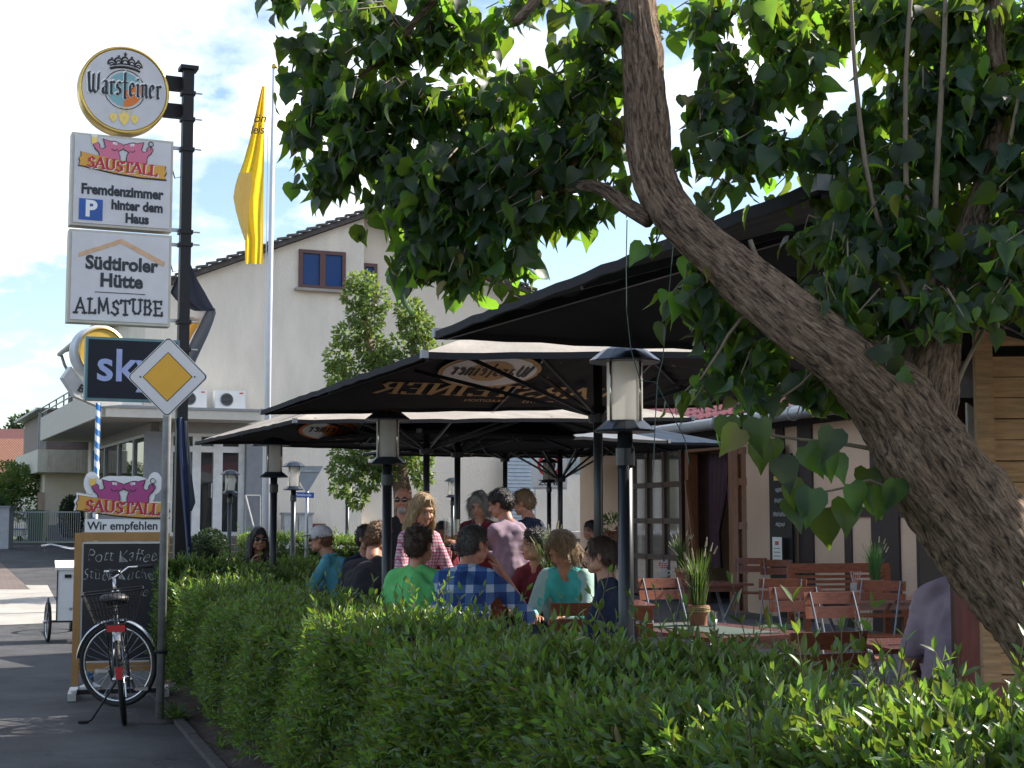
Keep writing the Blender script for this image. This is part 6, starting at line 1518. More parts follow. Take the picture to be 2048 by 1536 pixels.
        if ex == 'cap':
            mb = MB(); wc = M('white_cap', (.62, .62, .66), .8); he(mb, (0, -.012, .06), (.095, .113, .084)); mb = remesh(mb, .008, 2); mb.materials.clear(); mb.materials.append(wc); link('cap', mb, t_)
            m2 = MB(); m2.ell(h(0, .12, .055), (.07 * kh, .085 * kh, .008 * kh), Rh @ Matrix.Rotation(rad(-8), 3, 'X')); m2.build('cap_visor', wc, t_, True)
        if ex == 'collar':
            mb = MB(); mb.torus(S(nb + Vector((0, .005, .015))), .066 * k, .014 * k, Matrix.Rotation(rad(80), 3, 'X'), 22, 6); mb.build('collar', shirt, t_, True)
        if ex == 'earring':
            mb = MB(); mb.ell(h(-.083, -.005, -.045), (.006 * kh, .006 * kh, .009 * kh)); mb.build('earring', alu, t_)
    if jacket:
        JK = MB()
        for s in (-1, 1):
            JK.cap(S(che + Vector((s * .115, -.012, .03))), S(pel + Vector((s * .125 * g, -.015, .0))), (.115 * g + .02) * k, (.118 * g + .015) * k); JK.cap(S(sh[s] + Vector((-s * .02, 0, .01))), S(che + Vector((s * .11, -.012, 0))), .074 * k, .125 * k)
            arm = armL if s < 0 else armR
            if arm is None: arm = ((s * .05, -.02, -.29), (s * .06, .06, -.54))
            e_ = sh[s] + Vector(arm[0]); h_ = sh[s] + Vector(arm[1])
            JK.cap(S(sh[s]), S(e_), .067 * k, .058 * k); JK.cap(S(e_), S(e_ + (h_ - e_) * .92), .058 * k, .042 * k)
        JK.cap(S(che + Vector((0, -.075, .05))), S(pel + Vector((0, -.07, .03))), .11 * k, .11 * k)
        jm = remesh(JK, .016 * k, 3, .006 * k, 22); jm.materials.clear(); jm.materials.append(jacket); link('jacket', jm, t_)
    return t_
def cloth_m(name, c, **kw): return M(name, c, .88, var=.1, vs=12, bump=.15, bs=120, **kw)
hDark = hairmat('hair_black', (.012, .009, .008)); hBrown = hairmat('hair_brown', (.055, .03, .018)); hGinger = hairmat('hair_ginger', (.16, .075, .03)); hBlond = hairmat('hair_blond', (.36, .235, .11)); hDkBlond = hairmat('hair_dark_blond', (.22, .14, .07)); hGrey = hairmat('hair_grey', (.30, .29, .27)); hSalt = hairmat('hair_dark_grey', (.06, .05, .048)); hWhite = hairmat('hair_white', (.5, .49, .47))
tealp = cloth_m('teal_polo', (.10, .36, .43)); blk = cloth_m('black_cotton', (.012, .012, .016)); green_t = cloth_m('neon_green', (.14, .54, .16)); wine = cloth_m('wine_red', (.20, .015, .03)); lilac = cloth_m('lilac_grey', (.24, .17, .22)); navyc = cloth_m('navy_cotton', (.014, .022, .055)); turq = cloth_m('turquoise_top', (.06, .42, .40)); mint = cloth_m('mint_knit', (.33, .48, .44)); maroon = cloth_m('maroon_tee', (.16, .02, .03)); lil2 = cloth_m('lilac_tee', (.34, .26, .31)); yellowc = cloth_m('mustard_shirt', (.5, .28, .03)); blk_jean = cloth_m('black_trousers', (.015, .015, .018))
plaid = checkmat('blue_plaid', (.012, .045, .19), (.42, .5, .62), 7.0, plaid=(.06, .14, .34)); ging = checkmat('red_gingham', (.55, .42, .46), (.36, .03, .09), 38, plaid=(.45, .18, .25))
person('woman with long black hair and sunglasses behind the hedge', (517, 1079, 15.8), 204, lean=14, hyaw=0, hs=1.02, sw=.16, skin=skinB, shirt=blk, hair='long', hairm=hDark, armR=((.05, .12, -.26), (-.05, .2, -.02)), extras=('sunglasses',))
person('man in white cap and teal polo shirt facing left', (640, 1080, 15.2), 82, lean=26, hyaw=2, hpitch=-4, skin=skinC, shirt=tealp, hair='crop', hairm=hGinger, armL=((-.04, .16, -.27), (.02, .40, -.24)), armR=((.04, .14, -.27), (-.02, .40, -.24)), extras=('sunglasses', 'cap', 'collar'), girth=1.15)
person('dark haired guest half hidden left of the ginger man', (734, 1077, 14.6), -150, lean=10, hyaw=20, skin=skinB, shirt=navyc, hair='short', hairm=hDark)
person('ginger haired man in black shirt seen from behind', (757, 1078, 12.4), -20, lean=22, hyaw=-32, hpitch=-22, skin=skinC, shirt=blk, hair='crop', hairm=hGinger, girth=1.12, sw=.2)
person('bald bearded man in sunglasses and dark jacket standing', (806, 1001, 14.2), 190, 'stand', lean=2, hyaw=-18, hs=1.04, skin=skinC, shirt=blk, hair='bald', hairm=hWhite, extras=('sunglasses', 'beard'), trousers=blk_jean, girth=1.1, armL=((-.06, .05, -.28), (.02, .22, -.36)), armR=((.08, .05, -.28), (0, .22, -.40)), sleeve=1.5)
person('blonde woman in red gingham blouse standing and looking down', (846, 1020, 12.2), -150, 'stand', lean=10, hyaw=2, hpitch=-18, hs=1.1, sw=.155, girth=.9, skin=skinA, shirt=ging, hair='long', hairm=hBlond, armL=((-.08, .08, -.26), (.0, .3, -.34)), armR=((.06, .08, -.26), (0, .3, -.36)), extras=('earring',), trousers=wine, sleeve=1.5)
person('boy with short brown hair in neon green shirt from behind', (838, 1091, 10.9), -8, lean=12, hyaw=-14, hpitch=-8, hs=1.12, skin=skinC, shirt=green_t, hair='crop', hairm=hBrown, girth=1.0, sw=.19)
person('child peering over the high table beside the beer glasses', (885, 1068, 15.5), 180, 'stand', lean=4, hyaw=0, hs=1.25, skin=skinB, shirt=wine, hair='short', hairm=hDark, sw=.15)
person('man in blue plaid shirt resting his chin on his hand', (948, 1090, 10.75), -24, lean=24, hyaw=-22, hpitch=-6, hs=1.06, skin=skinC, shirt=plaid, hair='crop', hairm=hSalt, girth=1.15, sw=.205, sleeve=.62, armR=((.13, .26, -.26), (-.075, .235, .06)), armL=((-.06, .12, -.28), (.05, .32, -.28)), extras=('collar',))
person('grey haired woman in wine red sweater leaning over the high table', (958, 1010, 15.0), 172, 'stand', lean=14, hyaw=-8, hpitch=-22, hs=1.05, sw=.175, skin=skinA, shirt=wine, hair='bob', hairm=hGrey, sleeve=1.5, armL=((-.08, .12, -.24), (.02, .36, -.22)), armR=((.08, .12, -.24), (0, .36, -.22)), girth=1.1)
person('man with black hair in lilac shirt leaning towards the high table', (1000, 1008, 12.9), 52, 'stand', lean=16, hyaw=22, hpitch=-16, hs=1.0, sw=.2, girth=1.25, skin=skinB, shirt=lilac, hair='short', hairm=hDark, sleeve=1.5, armL=((-.02, .22, -.22), (.03, .42, -.12)), armR=((.08, .14, -.25), (-.02, .38, -.2)), trousers=navyc)
person('fair haired man in dark blue shirt behind the lilac shirt man', (1046, 1006, 14.6), 60, 'stand', lean=14, hyaw=10, hpitch=-12, sw=.2, girth=1.2, skin=skinC, shirt=navyc, hair='short', hairm=hDkBlond, sleeve=1.5)
person('boy with dark hair in maroon shirt looking left', (1069, 1090, 12.5), 160, lean=10, hyaw=-52, hpitch=0, hs=1.12, sw=.16, skin=skinA, shirt=maroon, hair='short', hairm=hDark, armR=((.04, .16, -.25), (-.06, .34, -.26)), armL=((-.04, .14, -.25), (.04, .3, -.28)))
person('woman with wavy blonde hair in mint cardigan reading', (1122, 1098, 11.9), 158, lean=24, hyaw=-18, hpitch=-38, hs=1.1, sw=.17, skin=skinB, shirt=turq, hair='wavy', hairm=hDkBlond, sleeve=1.5, jacket=mint, armL=((-.05, .16, -.26), (.06, .36, -.27)), armR=((.05, .14, -.26), (-.04, .34, -.27)))
person('girl with long ponytail in navy top facing left', (1199, 1112, 9.5), 78, lean=8, hyaw=0, hpitch=-4, hs=.96, sw=.155, girth=.92, skin=skinA, shirt=navyc, hair='pony', hairm=hBrown, armL=((-.05, .1, -.27), (.05, .3, -.3)))
person('dark haired person in dark top seated at the far right table', (1181, 1062, 19.5), 110, lean=8, hyaw=30, skin=skinB, shirt=blk, hair='pony', hairm=hDark, sw=.16)
person('guest in lilac t-shirt whose head is hidden by the trunk', (1930, 1090, 7.4), -12, lean=16, hyaw=0, skin=skinC, shirt=lil2, hair='short', hairm=hBrown, girth=1.1, sw=.19)
# lettering on two shirts is too fine to read and stays plain
# papers on the family table
pa = G(1060, 1190, tz)
for i, (dx, dy, r, nm) in enumerate(((0, 0, 12, 'pale blue open newspaper on the family table'), (.12, -.14, -20, 'folded pale map beside the newspaper on the family table'))):
    o = thing('newspaper', nm, 'newspaper', (pa.x + dx, pa.y + dy, tz + .004 + .012 * i), rad(r)); mb = MB(); nn = 10
    mb.add([p for k_ in range(nn + 1) for p in ((-.25 + .5 * k_ / nn, -.16, .012 * math.sin(k_ * .9)), (-.25 + .5 * k_ / nn, .16, .012 * math.sin(k_ * .9 + .4)))], [(2 * k_, 2 * k_ + 2, 2 * k_ + 3, 2 * k_ + 1) for k_ in range(nn)]); mb.build('sheet', M('newsprint', (.36, .42, .5), .8, var=.25, vs=40), o, True)
    MB().box((0, 0, .014), (.004, .3, .004)).build('fold', grey, o)
# ================================================================ vegetation
def leaf_object_mesh(name, tv, tf, mat):
    me = bpy.data.meshes.new(name); me.from_pydata([tuple(v) for v in tv], [], [list(f) for f in tf]); me.materials.append(mat); a = me.attributes.new('rnd', 'FLOAT', 'POINT'); a.data.foreach_set('value', [0.0] * len(tv))
    me.polygons.foreach_set('use_smooth', [True] * len(tf)); me.update(); return me
def leaf_frames(axis, nrm):
    axis = axis / np.linalg.norm(axis, axis=1)[:, None]
    side = np.cross(axis, nrm); ln = np.linalg.norm(side, axis=1)
    bad = ln < 1e-3
    if bad.any(): side[bad] = np.cross(axis[bad], np.array([.3, .5, .8]))
    side /= np.linalg.norm(side, axis=1)[:, None]; up = np.cross(side, axis); return side, axis, up
def leaf_mass(name, tv, tf, pos, axis, nrm, size, mat, parent, curl=None):
    tv = np.array(tv, float); tf = np.array(tf, int); n, k = len(pos), len(tv)
    side, ax, up = leaf_frames(axis, nrm)
    v = pos[:, None, :] + size[:, None, None] * (tv[None, :, 0:1] * side[:, None, :] + tv[None, :, 1:2] * ax[:, None, :] + tv[None, :, 2:3] * up[:, None, :])
    f = (tf[None] + (np.arange(n) * k)[:, None, None]).reshape(-1, 3)
    me = bpy.data.meshes.new(name); me.vertices.add(n * k); me.vertices.foreach_set('co', v.astype(np.float32).ravel())
    me.loops.add(f.size); me.loops.foreach_set('vertex_index', f.astype(np.int32).ravel())
    me.polygons.add(len(f)); me.polygons.foreach_set('loop_start', np.arange(0, f.size, 3, dtype=np.int32)); me.polygons.foreach_set('loop_total', np.full(len(f), 3, np.int32))
    me.polygons.foreach_set('use_smooth', np.ones(len(f), bool))
    a = me.attributes.new('rnd', 'FLOAT', 'POINT'); a.data.foreach_set('value', np.repeat(rng.random(n), k).astype(np.float32))
    me.materials.append(mat); me.update(calc_edges=True); me.validate()
    o = link(name, me, parent); o['kind'] = 'stuff'; return o
def leaf_objects(name, me, pos, axis, nrm, size, parent):
    side, ax, up = leaf_frames(axis, nrm)
    inv = parent.matrix_basis.inverted() if parent else Matrix()
    for i in range(len(pos)):
        o = link(name, me, parent); s = size[i]
        m = Matrix(((side[i][0] * s, ax[i][0] * s, up[i][0] * s, pos[i][0]), (side[i][1] * s, ax[i][1] * s, up[i][1] * s, pos[i][1]), (side[i][2] * s, ax[i][2] * s, up[i][2] * s, pos[i][2]), (0, 0, 0, 1)))
        o.matrix_basis = m
LANCE_V = [(0, 0, 0), (-.17, .3, .05), (.17, .3, .05), (0, .4, 0), (-.14, .65, .04), (.14, .65, .04), (0, 1, -.06)]
LANCE_F = [(0, 3, 1), (0, 2, 3), (1, 3, 4), (3, 2, 5), (3, 6, 4), (3, 5, 6)]
HEART_V = [(0, 0, 0), (-.2, -.08, .07), (-.4, .06, .14), (-.44, .3, .15), (-.3, .58, .07), (-.12, .82, -.06), (0, 1.06, -.24), (.12, .82, -.06), (.3, .58, .07), (.44, .3, .15), (.4, .06, .14), (.2, -.08, .07), (0, .3, .0), (0, .6, -.05)]
HEART_F = [(0, 1, 12), (1, 2, 12), (2, 3, 12), (3, 4, 12), (4, 13, 12), (4, 5, 13), (5, 6, 13), (6, 7, 13), (7, 8, 13), (8, 12, 13), (8, 9, 12), (9, 10, 12), (10, 11, 12), (11, 0, 12)]
HEART_F = [(f[0], f[2], f[1]) for f in HEART_F]
OVAL_V = [(0, 0, 0), (-.24, .3, .04), (.24, .3, .04), (-.2, .7, .03), (.2, .7, .03), (0, 1, -.05)]
OVAL_F = [(0, 2, 1), (1, 2, 3), (2, 4, 3), (3, 4, 5)]
def rand_dirs(n):
    d = rng.normal(size=(n, 3)); return d / np.linalg.norm(d, axis=1)[:, None]

# ---------------------------------------------------------------- hedge
hedge_leaf = leafmat('hedge_leaf', (.07, .115, .042), (.30, .46, .04), .42, .36, tw=.35)
twigm = M('hedge_twig', (.09, .075, .04), .8)
hdark = M('hedge_core_dark', (.012, .016, .008), .95, var=.4)  # for solid cores added inside the foliage to block light showing through
def hedge(name, label, A0, A1, B0, B1, h0, h1, nsh, lsize, nobj, near_first=False, zb=.12):
    """front line A0-A1, back line B0-B1, heights at both ends"""
    A0, A1, B0, B1 = [np.array(p, float) for p in (A0, A1, B0, B1)]
    root = thing(name, label, 'hedge', (*((A0 + B0) / 2), 0), 0)
    inv_t = np.array(root.location)
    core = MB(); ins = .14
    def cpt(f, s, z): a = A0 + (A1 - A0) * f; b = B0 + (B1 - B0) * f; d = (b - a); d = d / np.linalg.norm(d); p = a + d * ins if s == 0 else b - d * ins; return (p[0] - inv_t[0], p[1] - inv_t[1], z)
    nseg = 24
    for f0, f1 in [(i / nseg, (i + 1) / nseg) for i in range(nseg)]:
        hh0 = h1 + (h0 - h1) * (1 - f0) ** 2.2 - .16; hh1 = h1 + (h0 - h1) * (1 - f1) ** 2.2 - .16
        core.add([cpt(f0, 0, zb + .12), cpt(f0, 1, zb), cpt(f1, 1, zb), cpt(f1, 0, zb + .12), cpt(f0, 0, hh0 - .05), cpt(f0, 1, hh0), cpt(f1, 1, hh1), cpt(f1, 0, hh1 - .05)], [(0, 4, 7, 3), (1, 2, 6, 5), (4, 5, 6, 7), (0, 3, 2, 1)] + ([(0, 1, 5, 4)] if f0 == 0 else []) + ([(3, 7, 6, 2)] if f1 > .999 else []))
    core.build('blocking_core', hdark, root)
    # shoots
    if near_first:
        y0 = A0[1]; y1 = A1[1]; u = rng.random(nsh); f = ((y0 ** -.55 + u * (y1 ** -.55 - y0 ** -.55)) ** (-1 / .55) - y0) / (y1 - y0)
    else: f = rng.random(nsh)
    a = A0 + (A1 - A0) * f[:, None]; b = B0 + (B1 - B0) * f[:, None]; d = b - a; wd = np.linalg.norm(d, axis=1); d = d / wd[:, None]
    h = h1 + (h0 - h1) * (1 - f) ** 2.2
    h = h + .035 * np.sin(a[:, 1] * 3.1) + .025 * np.sin(a[:, 1] * 7.3 + 1)
    kind = rng.random(nsh)
    top = kind < .46; front = (kind >= .46) & (kind < .88); back = kind >= .88
    s = np.where(top, rng.random(nsh), np.where(front, 0.0, 1.0))
    zf = rng.random(nsh) ** .8
    z = np.where(top, h - .06 + rng.normal(0, .02, nsh) - .05 * (np.abs(s - .5) * 2) ** 4, zb + .05 + zf * (h - zb - .08))
    bulge = np.where(front, .05 * np.sin(a[:, 1] * 4.3 + z * 5) - .16 * np.clip(.45 - z, 0, 1), 0)
    p = a + d * (s * wd)[:, None] + d * (np.where(top, 0, np.where(front, .06 - bulge, -.06)))[:, None]
    base = np.column_stack([p, z])
    if True:     # end caps
        e = rng.random(nsh) < .06; base[e, :2] = (A1 + (B1 - A1) * rng.random(e.sum())[:, None]); 
    outd = np.column_stack([-d, np.zeros(nsh)])
    sd = np.where(top[:, None], np.array([0, 0, 1.0]), np.where(front[:, None], outd * .75 + np.array([0, 0, .65]), -outd * .7 + np.array([0, 0, .7])))
    sd = sd + rng.normal(0, .33, (nsh, 3)); sd /= np.linalg.norm(sd, axis=1)[:, None]
    L = lsize * rng.uniform(1.3, 2.6, nsh); long_ = top & (rng.random(nsh) < .05); L[long_] *= rng.uniform(1.6, 2.8, long_.sum())
    npair = 6
    tt = np.linspace(.12, 1, npair)
    pos, axs, nrs, szs = [], [], [], []
    ref = rand_dirs(nsh); s1 = np.cross(sd, ref); s1 /= np.linalg.norm(s1, axis=1)[:, None]; s2 = np.cross(sd, s1)
    for i, t in enumerate(tt):
        for q in (-1, 1):
            dirn = (s1 if i % 2 else s2) * q
            pos.append(base + sd * (L * t)[:, None]); ax = dirn * (1.0 - .45 * t) + sd * (.45 + .7 * t) + rng.normal(0, .18, (nsh, 3)); axs.append(ax); nrs.append(sd * 1.0 - dirn * .6 + rng.normal(0, .25, (nsh, 3))); szs.append(lsize * rng.uniform(.65, 1.2, nsh) * (1.1 - .35 * t))
    pos = np.concatenate(pos); axs = np.concatenate(axs); nrs = np.concatenate(nrs); szs = np.concatenate(szs)
    pos = pos - inv_t
    # shoot stems that rise above the top
    st = MB()
    for i in np.nonzero(long_)[0][:600]:
        q = base[i] - inv_t; st.tube([q, q + sd[i] * L[i]], [.0022, .0012], 4, cap=False)
    if st.v: st.build('shoot_stems', twigm, root)['kind'] = 'stuff'
    wpos = pos + inv_t
    if nobj:
        dist = np.linalg.norm(wpos - np.array([0, 0, EYE]), axis=1); u = wpos[:, 0] / wpos[:, 1] * F + 1024
        vis = (u > 0) & (u < 2048) & (wpos[:, 2] > .25)
        score = np.where(vis, szs / dist, 0); idx = np.argsort(-score)[:nobj]
        me = leaf_object_mesh('leaf', LANCE_V, LANCE_F, hedge_leaf)
        leaf_objects('leaf', me, pos[idx], axs[idx], nrs[idx], szs[idx], root)
        keep = np.ones(len(pos), bool); keep[idx] = False; pos, axs, nrs, szs = pos[keep], axs[keep], nrs[keep], szs[keep]
    leaf_mass('foliage', LANCE_V, LANCE_F, pos, axs, nrs, szs, hedge_leaf, root)
    stems = MB()
    for i in range(int(np.linalg.norm(A1 - A0) / .45)):
        f_ = (i + .5) / (np.linalg.norm(A1 - A0) / .45); q = A0 + (A1 - A0) * f_; r = B0 + (B1 - B0) * f_; m_ = q * .6 + r * .4
        stems.tube([(m_[0] - inv_t[0], m_[1] - inv_t[1], 0), (m_[0] - inv_t[0] + random.uniform(-.1, .1), m_[1] - inv_t[1], .5)], [.022, .012], 6)
    stems.build('stems', twigm, root)
    return root
fx = lambda y: 1.50 - .348 * y
bx_ = lambda y: 2.36 - .362 * y
hedge('privet_hedge', 'long clipped green hedge running along the pavement in the foreground', (fx(1.9), 1.9), (fx(12.9), 12.9), (bx_(1.9), 1.9), (bx_(12.9), 12.9), 1.12, .98, 19000, .052, 300, True)
hedge('privet_hedge', 'return of the hedge behind the mast, left of the terrace', (-3.05, 13.0), (-2.75, 18.2), (-2.35, 13.0), (-2.05, 18.2), 1.0, .98, 3000, .05, 0)
hedge('box_hedge', 'sunlit clipped hedge at the far edge of the terrace', (P(470, 1100, 26.6).x, 26.6), (P(760, 1100, 27.4).x, 27.4), (P(470, 1100, 26.6).x, 27.4), (P(760, 1100, 27.4).x, 28.2), 1.12, 1.12, 2200, .06, 0)
def bush(name, label, c, r, n, ls, mat, tv=OVAL_V, tf=OVAL_F, cat='bush', stem=True, core=True, lobes=0):
    t_ = thing(name, label, cat, (c[0], c[1], c[2] - r[2]))
    if core: MB().ell((0, 0, r[2]), [q * .8 for q in r], None, 18, 12).build('blocking_core', hdark, t_, True)
    d = rand_dirs(n)
    if lobes:
        cs = rand_dirs(lobes) * .55; ci = rng.integers(0, lobes, n); pos = (cs[ci] + d * (.5 * rng.uniform(.5, 1, n) ** .5)[:, None])
    else: pos = d * rng.uniform(.86, 1.06, n)[:, None]
    pos = pos * np.array(r) + np.array([0, 0, r[2]])
    keep = pos[:, 2] > .02; pos, d = pos[keep], d[keep]; n = len(pos)
    leaf_mass('foliage', tv, tf, pos, d + rng.normal(0, .5, (n, 3)) + np.array([0, 0, .2]), d + rng.normal(0, .5, (n, 3)), ls * rng.uniform(.7, 1.3, n), mat, t_)
    if stem: MB().tube([(0, 0, 0), (0, 0, r[2])], [.04, .03], 8).build('stem', twigm, t_)
    return t_
dkleaf = leafmat('boxwood_leaf', (.022, .045, .018), (.05, .1, .02), .3, .45, tw=.25)
midleaf = leafmat('shrub_leaf', (.085, .13, .04), (.22, .34, .05), .35, .5, tw=.4)
bc = P(419, 1098, 19.3); bush('round_boxwood', 'dark ball-shaped boxwood behind the hedge corner', bc, (.22, .22, .24), 2600, .035, dkleaf)
bush('cone_shrub', 'dark clipped shrub against the cream annex wall', P(142, 1035, 44), (.32, .32, .6), 2200, .07, dkleaf)
bush('flowering_shrub', 'light green loose shrub in the garden at far left', P(25, 985, 48), (1.1, 1.0, 1.0), 5200, .1, midleaf, core=False, lobes=14)
bush('conifer_bush', 'bright green rounded bush cut by the left photo edge', P(-2, 1025, 45), (.32, .32, .5), 2000, .07, leafmat('conifer_green', (.05, .12, .03), (.1, .2, .03), .3, .6, tw=.3))
# geranium leaves and flowers
n_ = 260; d = rand_dirs(n_); pos = d * np.array([.2, .2, .22]) * rng.uniform(.5, 1, n_)[:, None] + np.array([0, 0, .12])
leaf_mass('leaves', OVAL_V, OVAL_F, pos, d, d + rng.normal(0, .4, (n_, 3)), np.full(n_, .06), midleaf, gem)
for x, y, z in ((-.17, -.12, -.02), (-.1, -.15, .04), (-.2, -.1, -.06), (.05, -.17, .1)):
    fl = MB()
    for k_ in range(16): q = Vector(rand_dirs(1)[0]) * .035; fl.ell(Vector((x, y, z)) + q, (.014, .014, .01), None, 6, 4)
    fl.build('flower_head', M('geranium_red', (.35, .015, .03), .6), gem)
# ---------------------------------------------------------------- trees
bark = bpy.data.materials.new('lilac_bark'); bark.use_nodes = True; t = bark.node_tree; b_ = t.nodes['Principled BSDF']; b_.inputs['Roughness'].default_value = .9
at = N(t, 'ShaderNodeAttribute'); at.attribute_name = 'barkuv'; mp = N(t, 'ShaderNodeMapping'); mp.inputs['Scale'].default_value = (1, 1, 1); t.links.new(at.outputs['Vector'], mp.inputs[0])
n1 = N(t, 'ShaderNodeTexNoise'); n1.inputs['Scale'].default_value = 1.0; n1.inputs['Detail'].default_value = 9; n1.inputs['Roughness'].default_value = .68; n1.inputs['Distortion'].default_value = .6; t.links.new(mp.outputs[0], n1.inputs['Vector'])
rp = N(t, 'ShaderNodeValToRGB'); e = rp.color_ramp.elements; e[0].position = .38; e[0].color = (.06, .036, .024, 1); e[1].position = .64; e[1].color = (.58, .41, .28, 1); m_ = e.new(.5); m_.color = (.33, .21, .135, 1)
t.links.new(n1.outputs[0], rp.inputs[0]); t.links.new(rp.outputs[0], b_.inputs['Base Color'])
bp = N(t, 'ShaderNodeBump'); bp.inputs['Strength'].default_value = 1.0; bp.inputs['Distance'].default_value = .06; t.links.new(n1.outputs[0], bp.inputs['Height']); t.links.new(bp.outputs[0], b_.inputs['Normal'])
def catmull(pts, rs, step):
    P_ = [np.array(p, float) for p in pts]; out = []; ro = []
    for i in range(len(P_) - 1):
        p0 = P_[max(i - 1, 0)]; p1 = P_[i]; p2 = P_[i + 1]; p3 = P_[min(i + 2, len(P_) - 1)]; n = max(2, int(np.linalg.norm(p2 - p1) / step))
        for k in range(n):
            t_ = k / n; out.append(.5 * ((2 * p1) + (-p0 + p2) * t_ + (2 * p0 - 5 * p1 + 4 * p2 - p3) * t_ ** 2 + (-p0 + 3 * p1 - 3 * p2 + p3) * t_ ** 3)); ro.append(rs[i] + (rs[i + 1] - rs[i]) * t_)
    out.append(P_[-1]); ro.append(rs[-1]); return out, ro
def limb(name, pts, rs, parent, n=36, step=.025, amp=.16, mat=bark, seed=0):
    rs = [r * (KT if parent is lil else 1) for r in rs]; pp, rr = catmull(pts, rs, step); rn = np.random.default_rng(seed)
    ph = rn.uniform(0, 6.28, 12); kk = rn.integers(3, 24, 12); fz = rn.uniform(1.5, 9, 12); tw = rn.uniform(-3, 3, 12)
    L = 0.0; Ls = [0.0]
    for i in range(1, len(pp)): L += np.linalg.norm(pp[i] - pp[i - 1]); Ls.append(L)
    kn = [(rn.uniform(0, L), rn.uniform(0, 6.28), rn.uniform(.1, .3), rn.uniform(.03, .07)) for _ in range(int(L * 5) if rs[0] > .06 else 0)]
    def fn(i, k):
        a = 2 * math.pi * k / n; s = 0
        for q in range(12): s += math.sin(kk[q] * a + ph[q] + tw[q] * Ls[i] * 2 + 1.2 * math.sin(fz[q] * Ls[i] + ph[q])) / (kk[q] ** .45)
        kb_ = sum(h_ * math.exp(-((Ls[i] - l_) / w_) ** 2 - ((math.atan2(math.sin(a - a_), math.cos(a - a_))) / .55) ** 2) for l_, a_, h_, w_ in kn)
        return 1 + kb_ + amp * s / 3.0 + amp * .5 * math.sin(2 * a + 5 * Ls[i] + ph[0]) * math.sin(7 * Ls[i] + ph[1]) + rn.uniform(-.022, .022)
    mb = MB(); mb.tube(pp, rr, n, True, fn); o = mb.build(name, mat, parent, True, True)
    a = o.data.attributes.new('barkuv', 'FLOAT_VECTOR', 'POINT'); v = []
    for i in range(len(pp)):
        for k in range(n): an = 2 * math.pi * k / n; v += [math.cos(an) * rr[i] * 150, math.sin(an) * rr[i] * 150, Ls[i] * 26]
    a.data.foreach_set('vector', v); return o
lil = thing('lilac_tree', 'old leaning lilac tree with shaggy bark and heart-shaped leaves', 'tree', (P(2150, 1500, 3.37).x + .05, 3.37, 0))
D0 = 3.37; KT = .71
pf = D0 / F
trunk_pts = [Vector((P(2260, 1500, D0).x + .06, D0, -.02)), P(2200, 1420, D0), P(2112, 1260, D0), P(2016, 1130, D0), P(1922, 1010, D0), P(1845, 905, D0), P(1800, 830, D0)]
limb('trunk', trunk_pts, [.22, .19, .165, .15, .138, .148, .12], lil, 64, .012, .2, seed=1)
limb('limb', [P(1850, 900, D0), P(1772, 795, D0 - .03), P(1690, 715, D0 - .05), P(1590, 640, D0 - .05), P(1490, 555, D0), P(1395, 475, D0 + .7 * .05), P(1330, 400, D0 + .7 * .1), P(1297, 300, D0 + .7 * .12), P(1287, 170, D0 + .7 * .12), P(1275, 40, D0 + .7 * .12), P(1262, -90, D0 + .7 * .15)], [.13, .115, .102, .086, .076, .072, .068, .066, .07, .064, .055], lil, 56, .012, .18, seed=2)
limb('limb', [P(1838, 880, D0 + .7 * .02), P(1850, 790, D0 + .7 * .06), P(1868, 700, D0 + .7 * .08), P(1895, 590, D0 + .7 * .1), P(1945, 470, D0 + .7 * .15), P(1985, 330, D0 + .7 * .2), P(1995, 200, D0 + .7 * .2), P(1990, 60, D0 + .7 * .2), P(1980, -80, D0 + .7 * .2)], [.1, .098, .08, .06, .05, .042, .036, .03, .025], lil, 44, .015, .18, seed=3)
stemm = M('young_stem', (.19, .145, .10), .8, var=.25, vs=20, stretch=(20, 20, 3))
def stem(pts, r0, r1, name='branch', mat=stemm):
    pp, rr = catmull(pts, list(np.linspace(r0 * KT, r1 * KT, len(pts))), .08); mb = MB(); mb.tube(pp, rr, 8); return mb.build(name, mat, lil, True, True)
for pts, a, b in (([(1850, 660), (1800, 560), (1743, 395), (1712, 165), (1700, -40)], .011, .006), ([(1855, 655), (1822, 540), (1813, 415), (1812, 140), (1825, -40)], .012, .006), ([(1862, 650), (1868, 500), (1872, 370), (1888, 95), (1892, -40)], .013, .007),
                  ([(1880, 645), (1930, 560), (1978, 460), (2010, 330), (2040, 180)], .011, .006), ([(1905, 800), (1925, 740), (1990, 620), (2070, 500)], .009, .005), ([(1640, 640), (1560, 570), (1520, 530), (1500, 480)], .012, .008),
                  ([(1780, 905), (1700, 890), (1610, 880), (1540, 870), (1500, 862)], .008, .003), ([(1690, 690), (1640, 730), (1600, 770), (1540, 810)], .006, .003), ([(1560, 600), (1480, 640), (1440, 700), (1400, 760)], .008, .003)):
    stem([P(u, v, D0 + .7 * .06) for u, v in pts], a, b)
limb('limb', [P(1300, 440, D0 + .7 * .1), P(1250, 410, D0 + .7 * .16), P(1190, 372, D0 + .7 * .25), P(1080, 380, D0 + .7 * .5), P(960, 330, D0 + .7 * .7), P(830, 260, D0 + .7 * .8), P(700, 200, D0 + .7 * .85)], [.03, .028, .022, .018, .014, .01, .005], lil, 14, .05, .1, seed=4)
limb('limb', [P(1285, 60, D0 + .7 * .1), P(1210, 20, D0 + .7 * .2), P(1120, -40, D0 + .7 * .3), P(1000, -90, D0 + .7 * .4)], [.04, .034, .028, .02], lil, 14, .05, .1, seed=5)
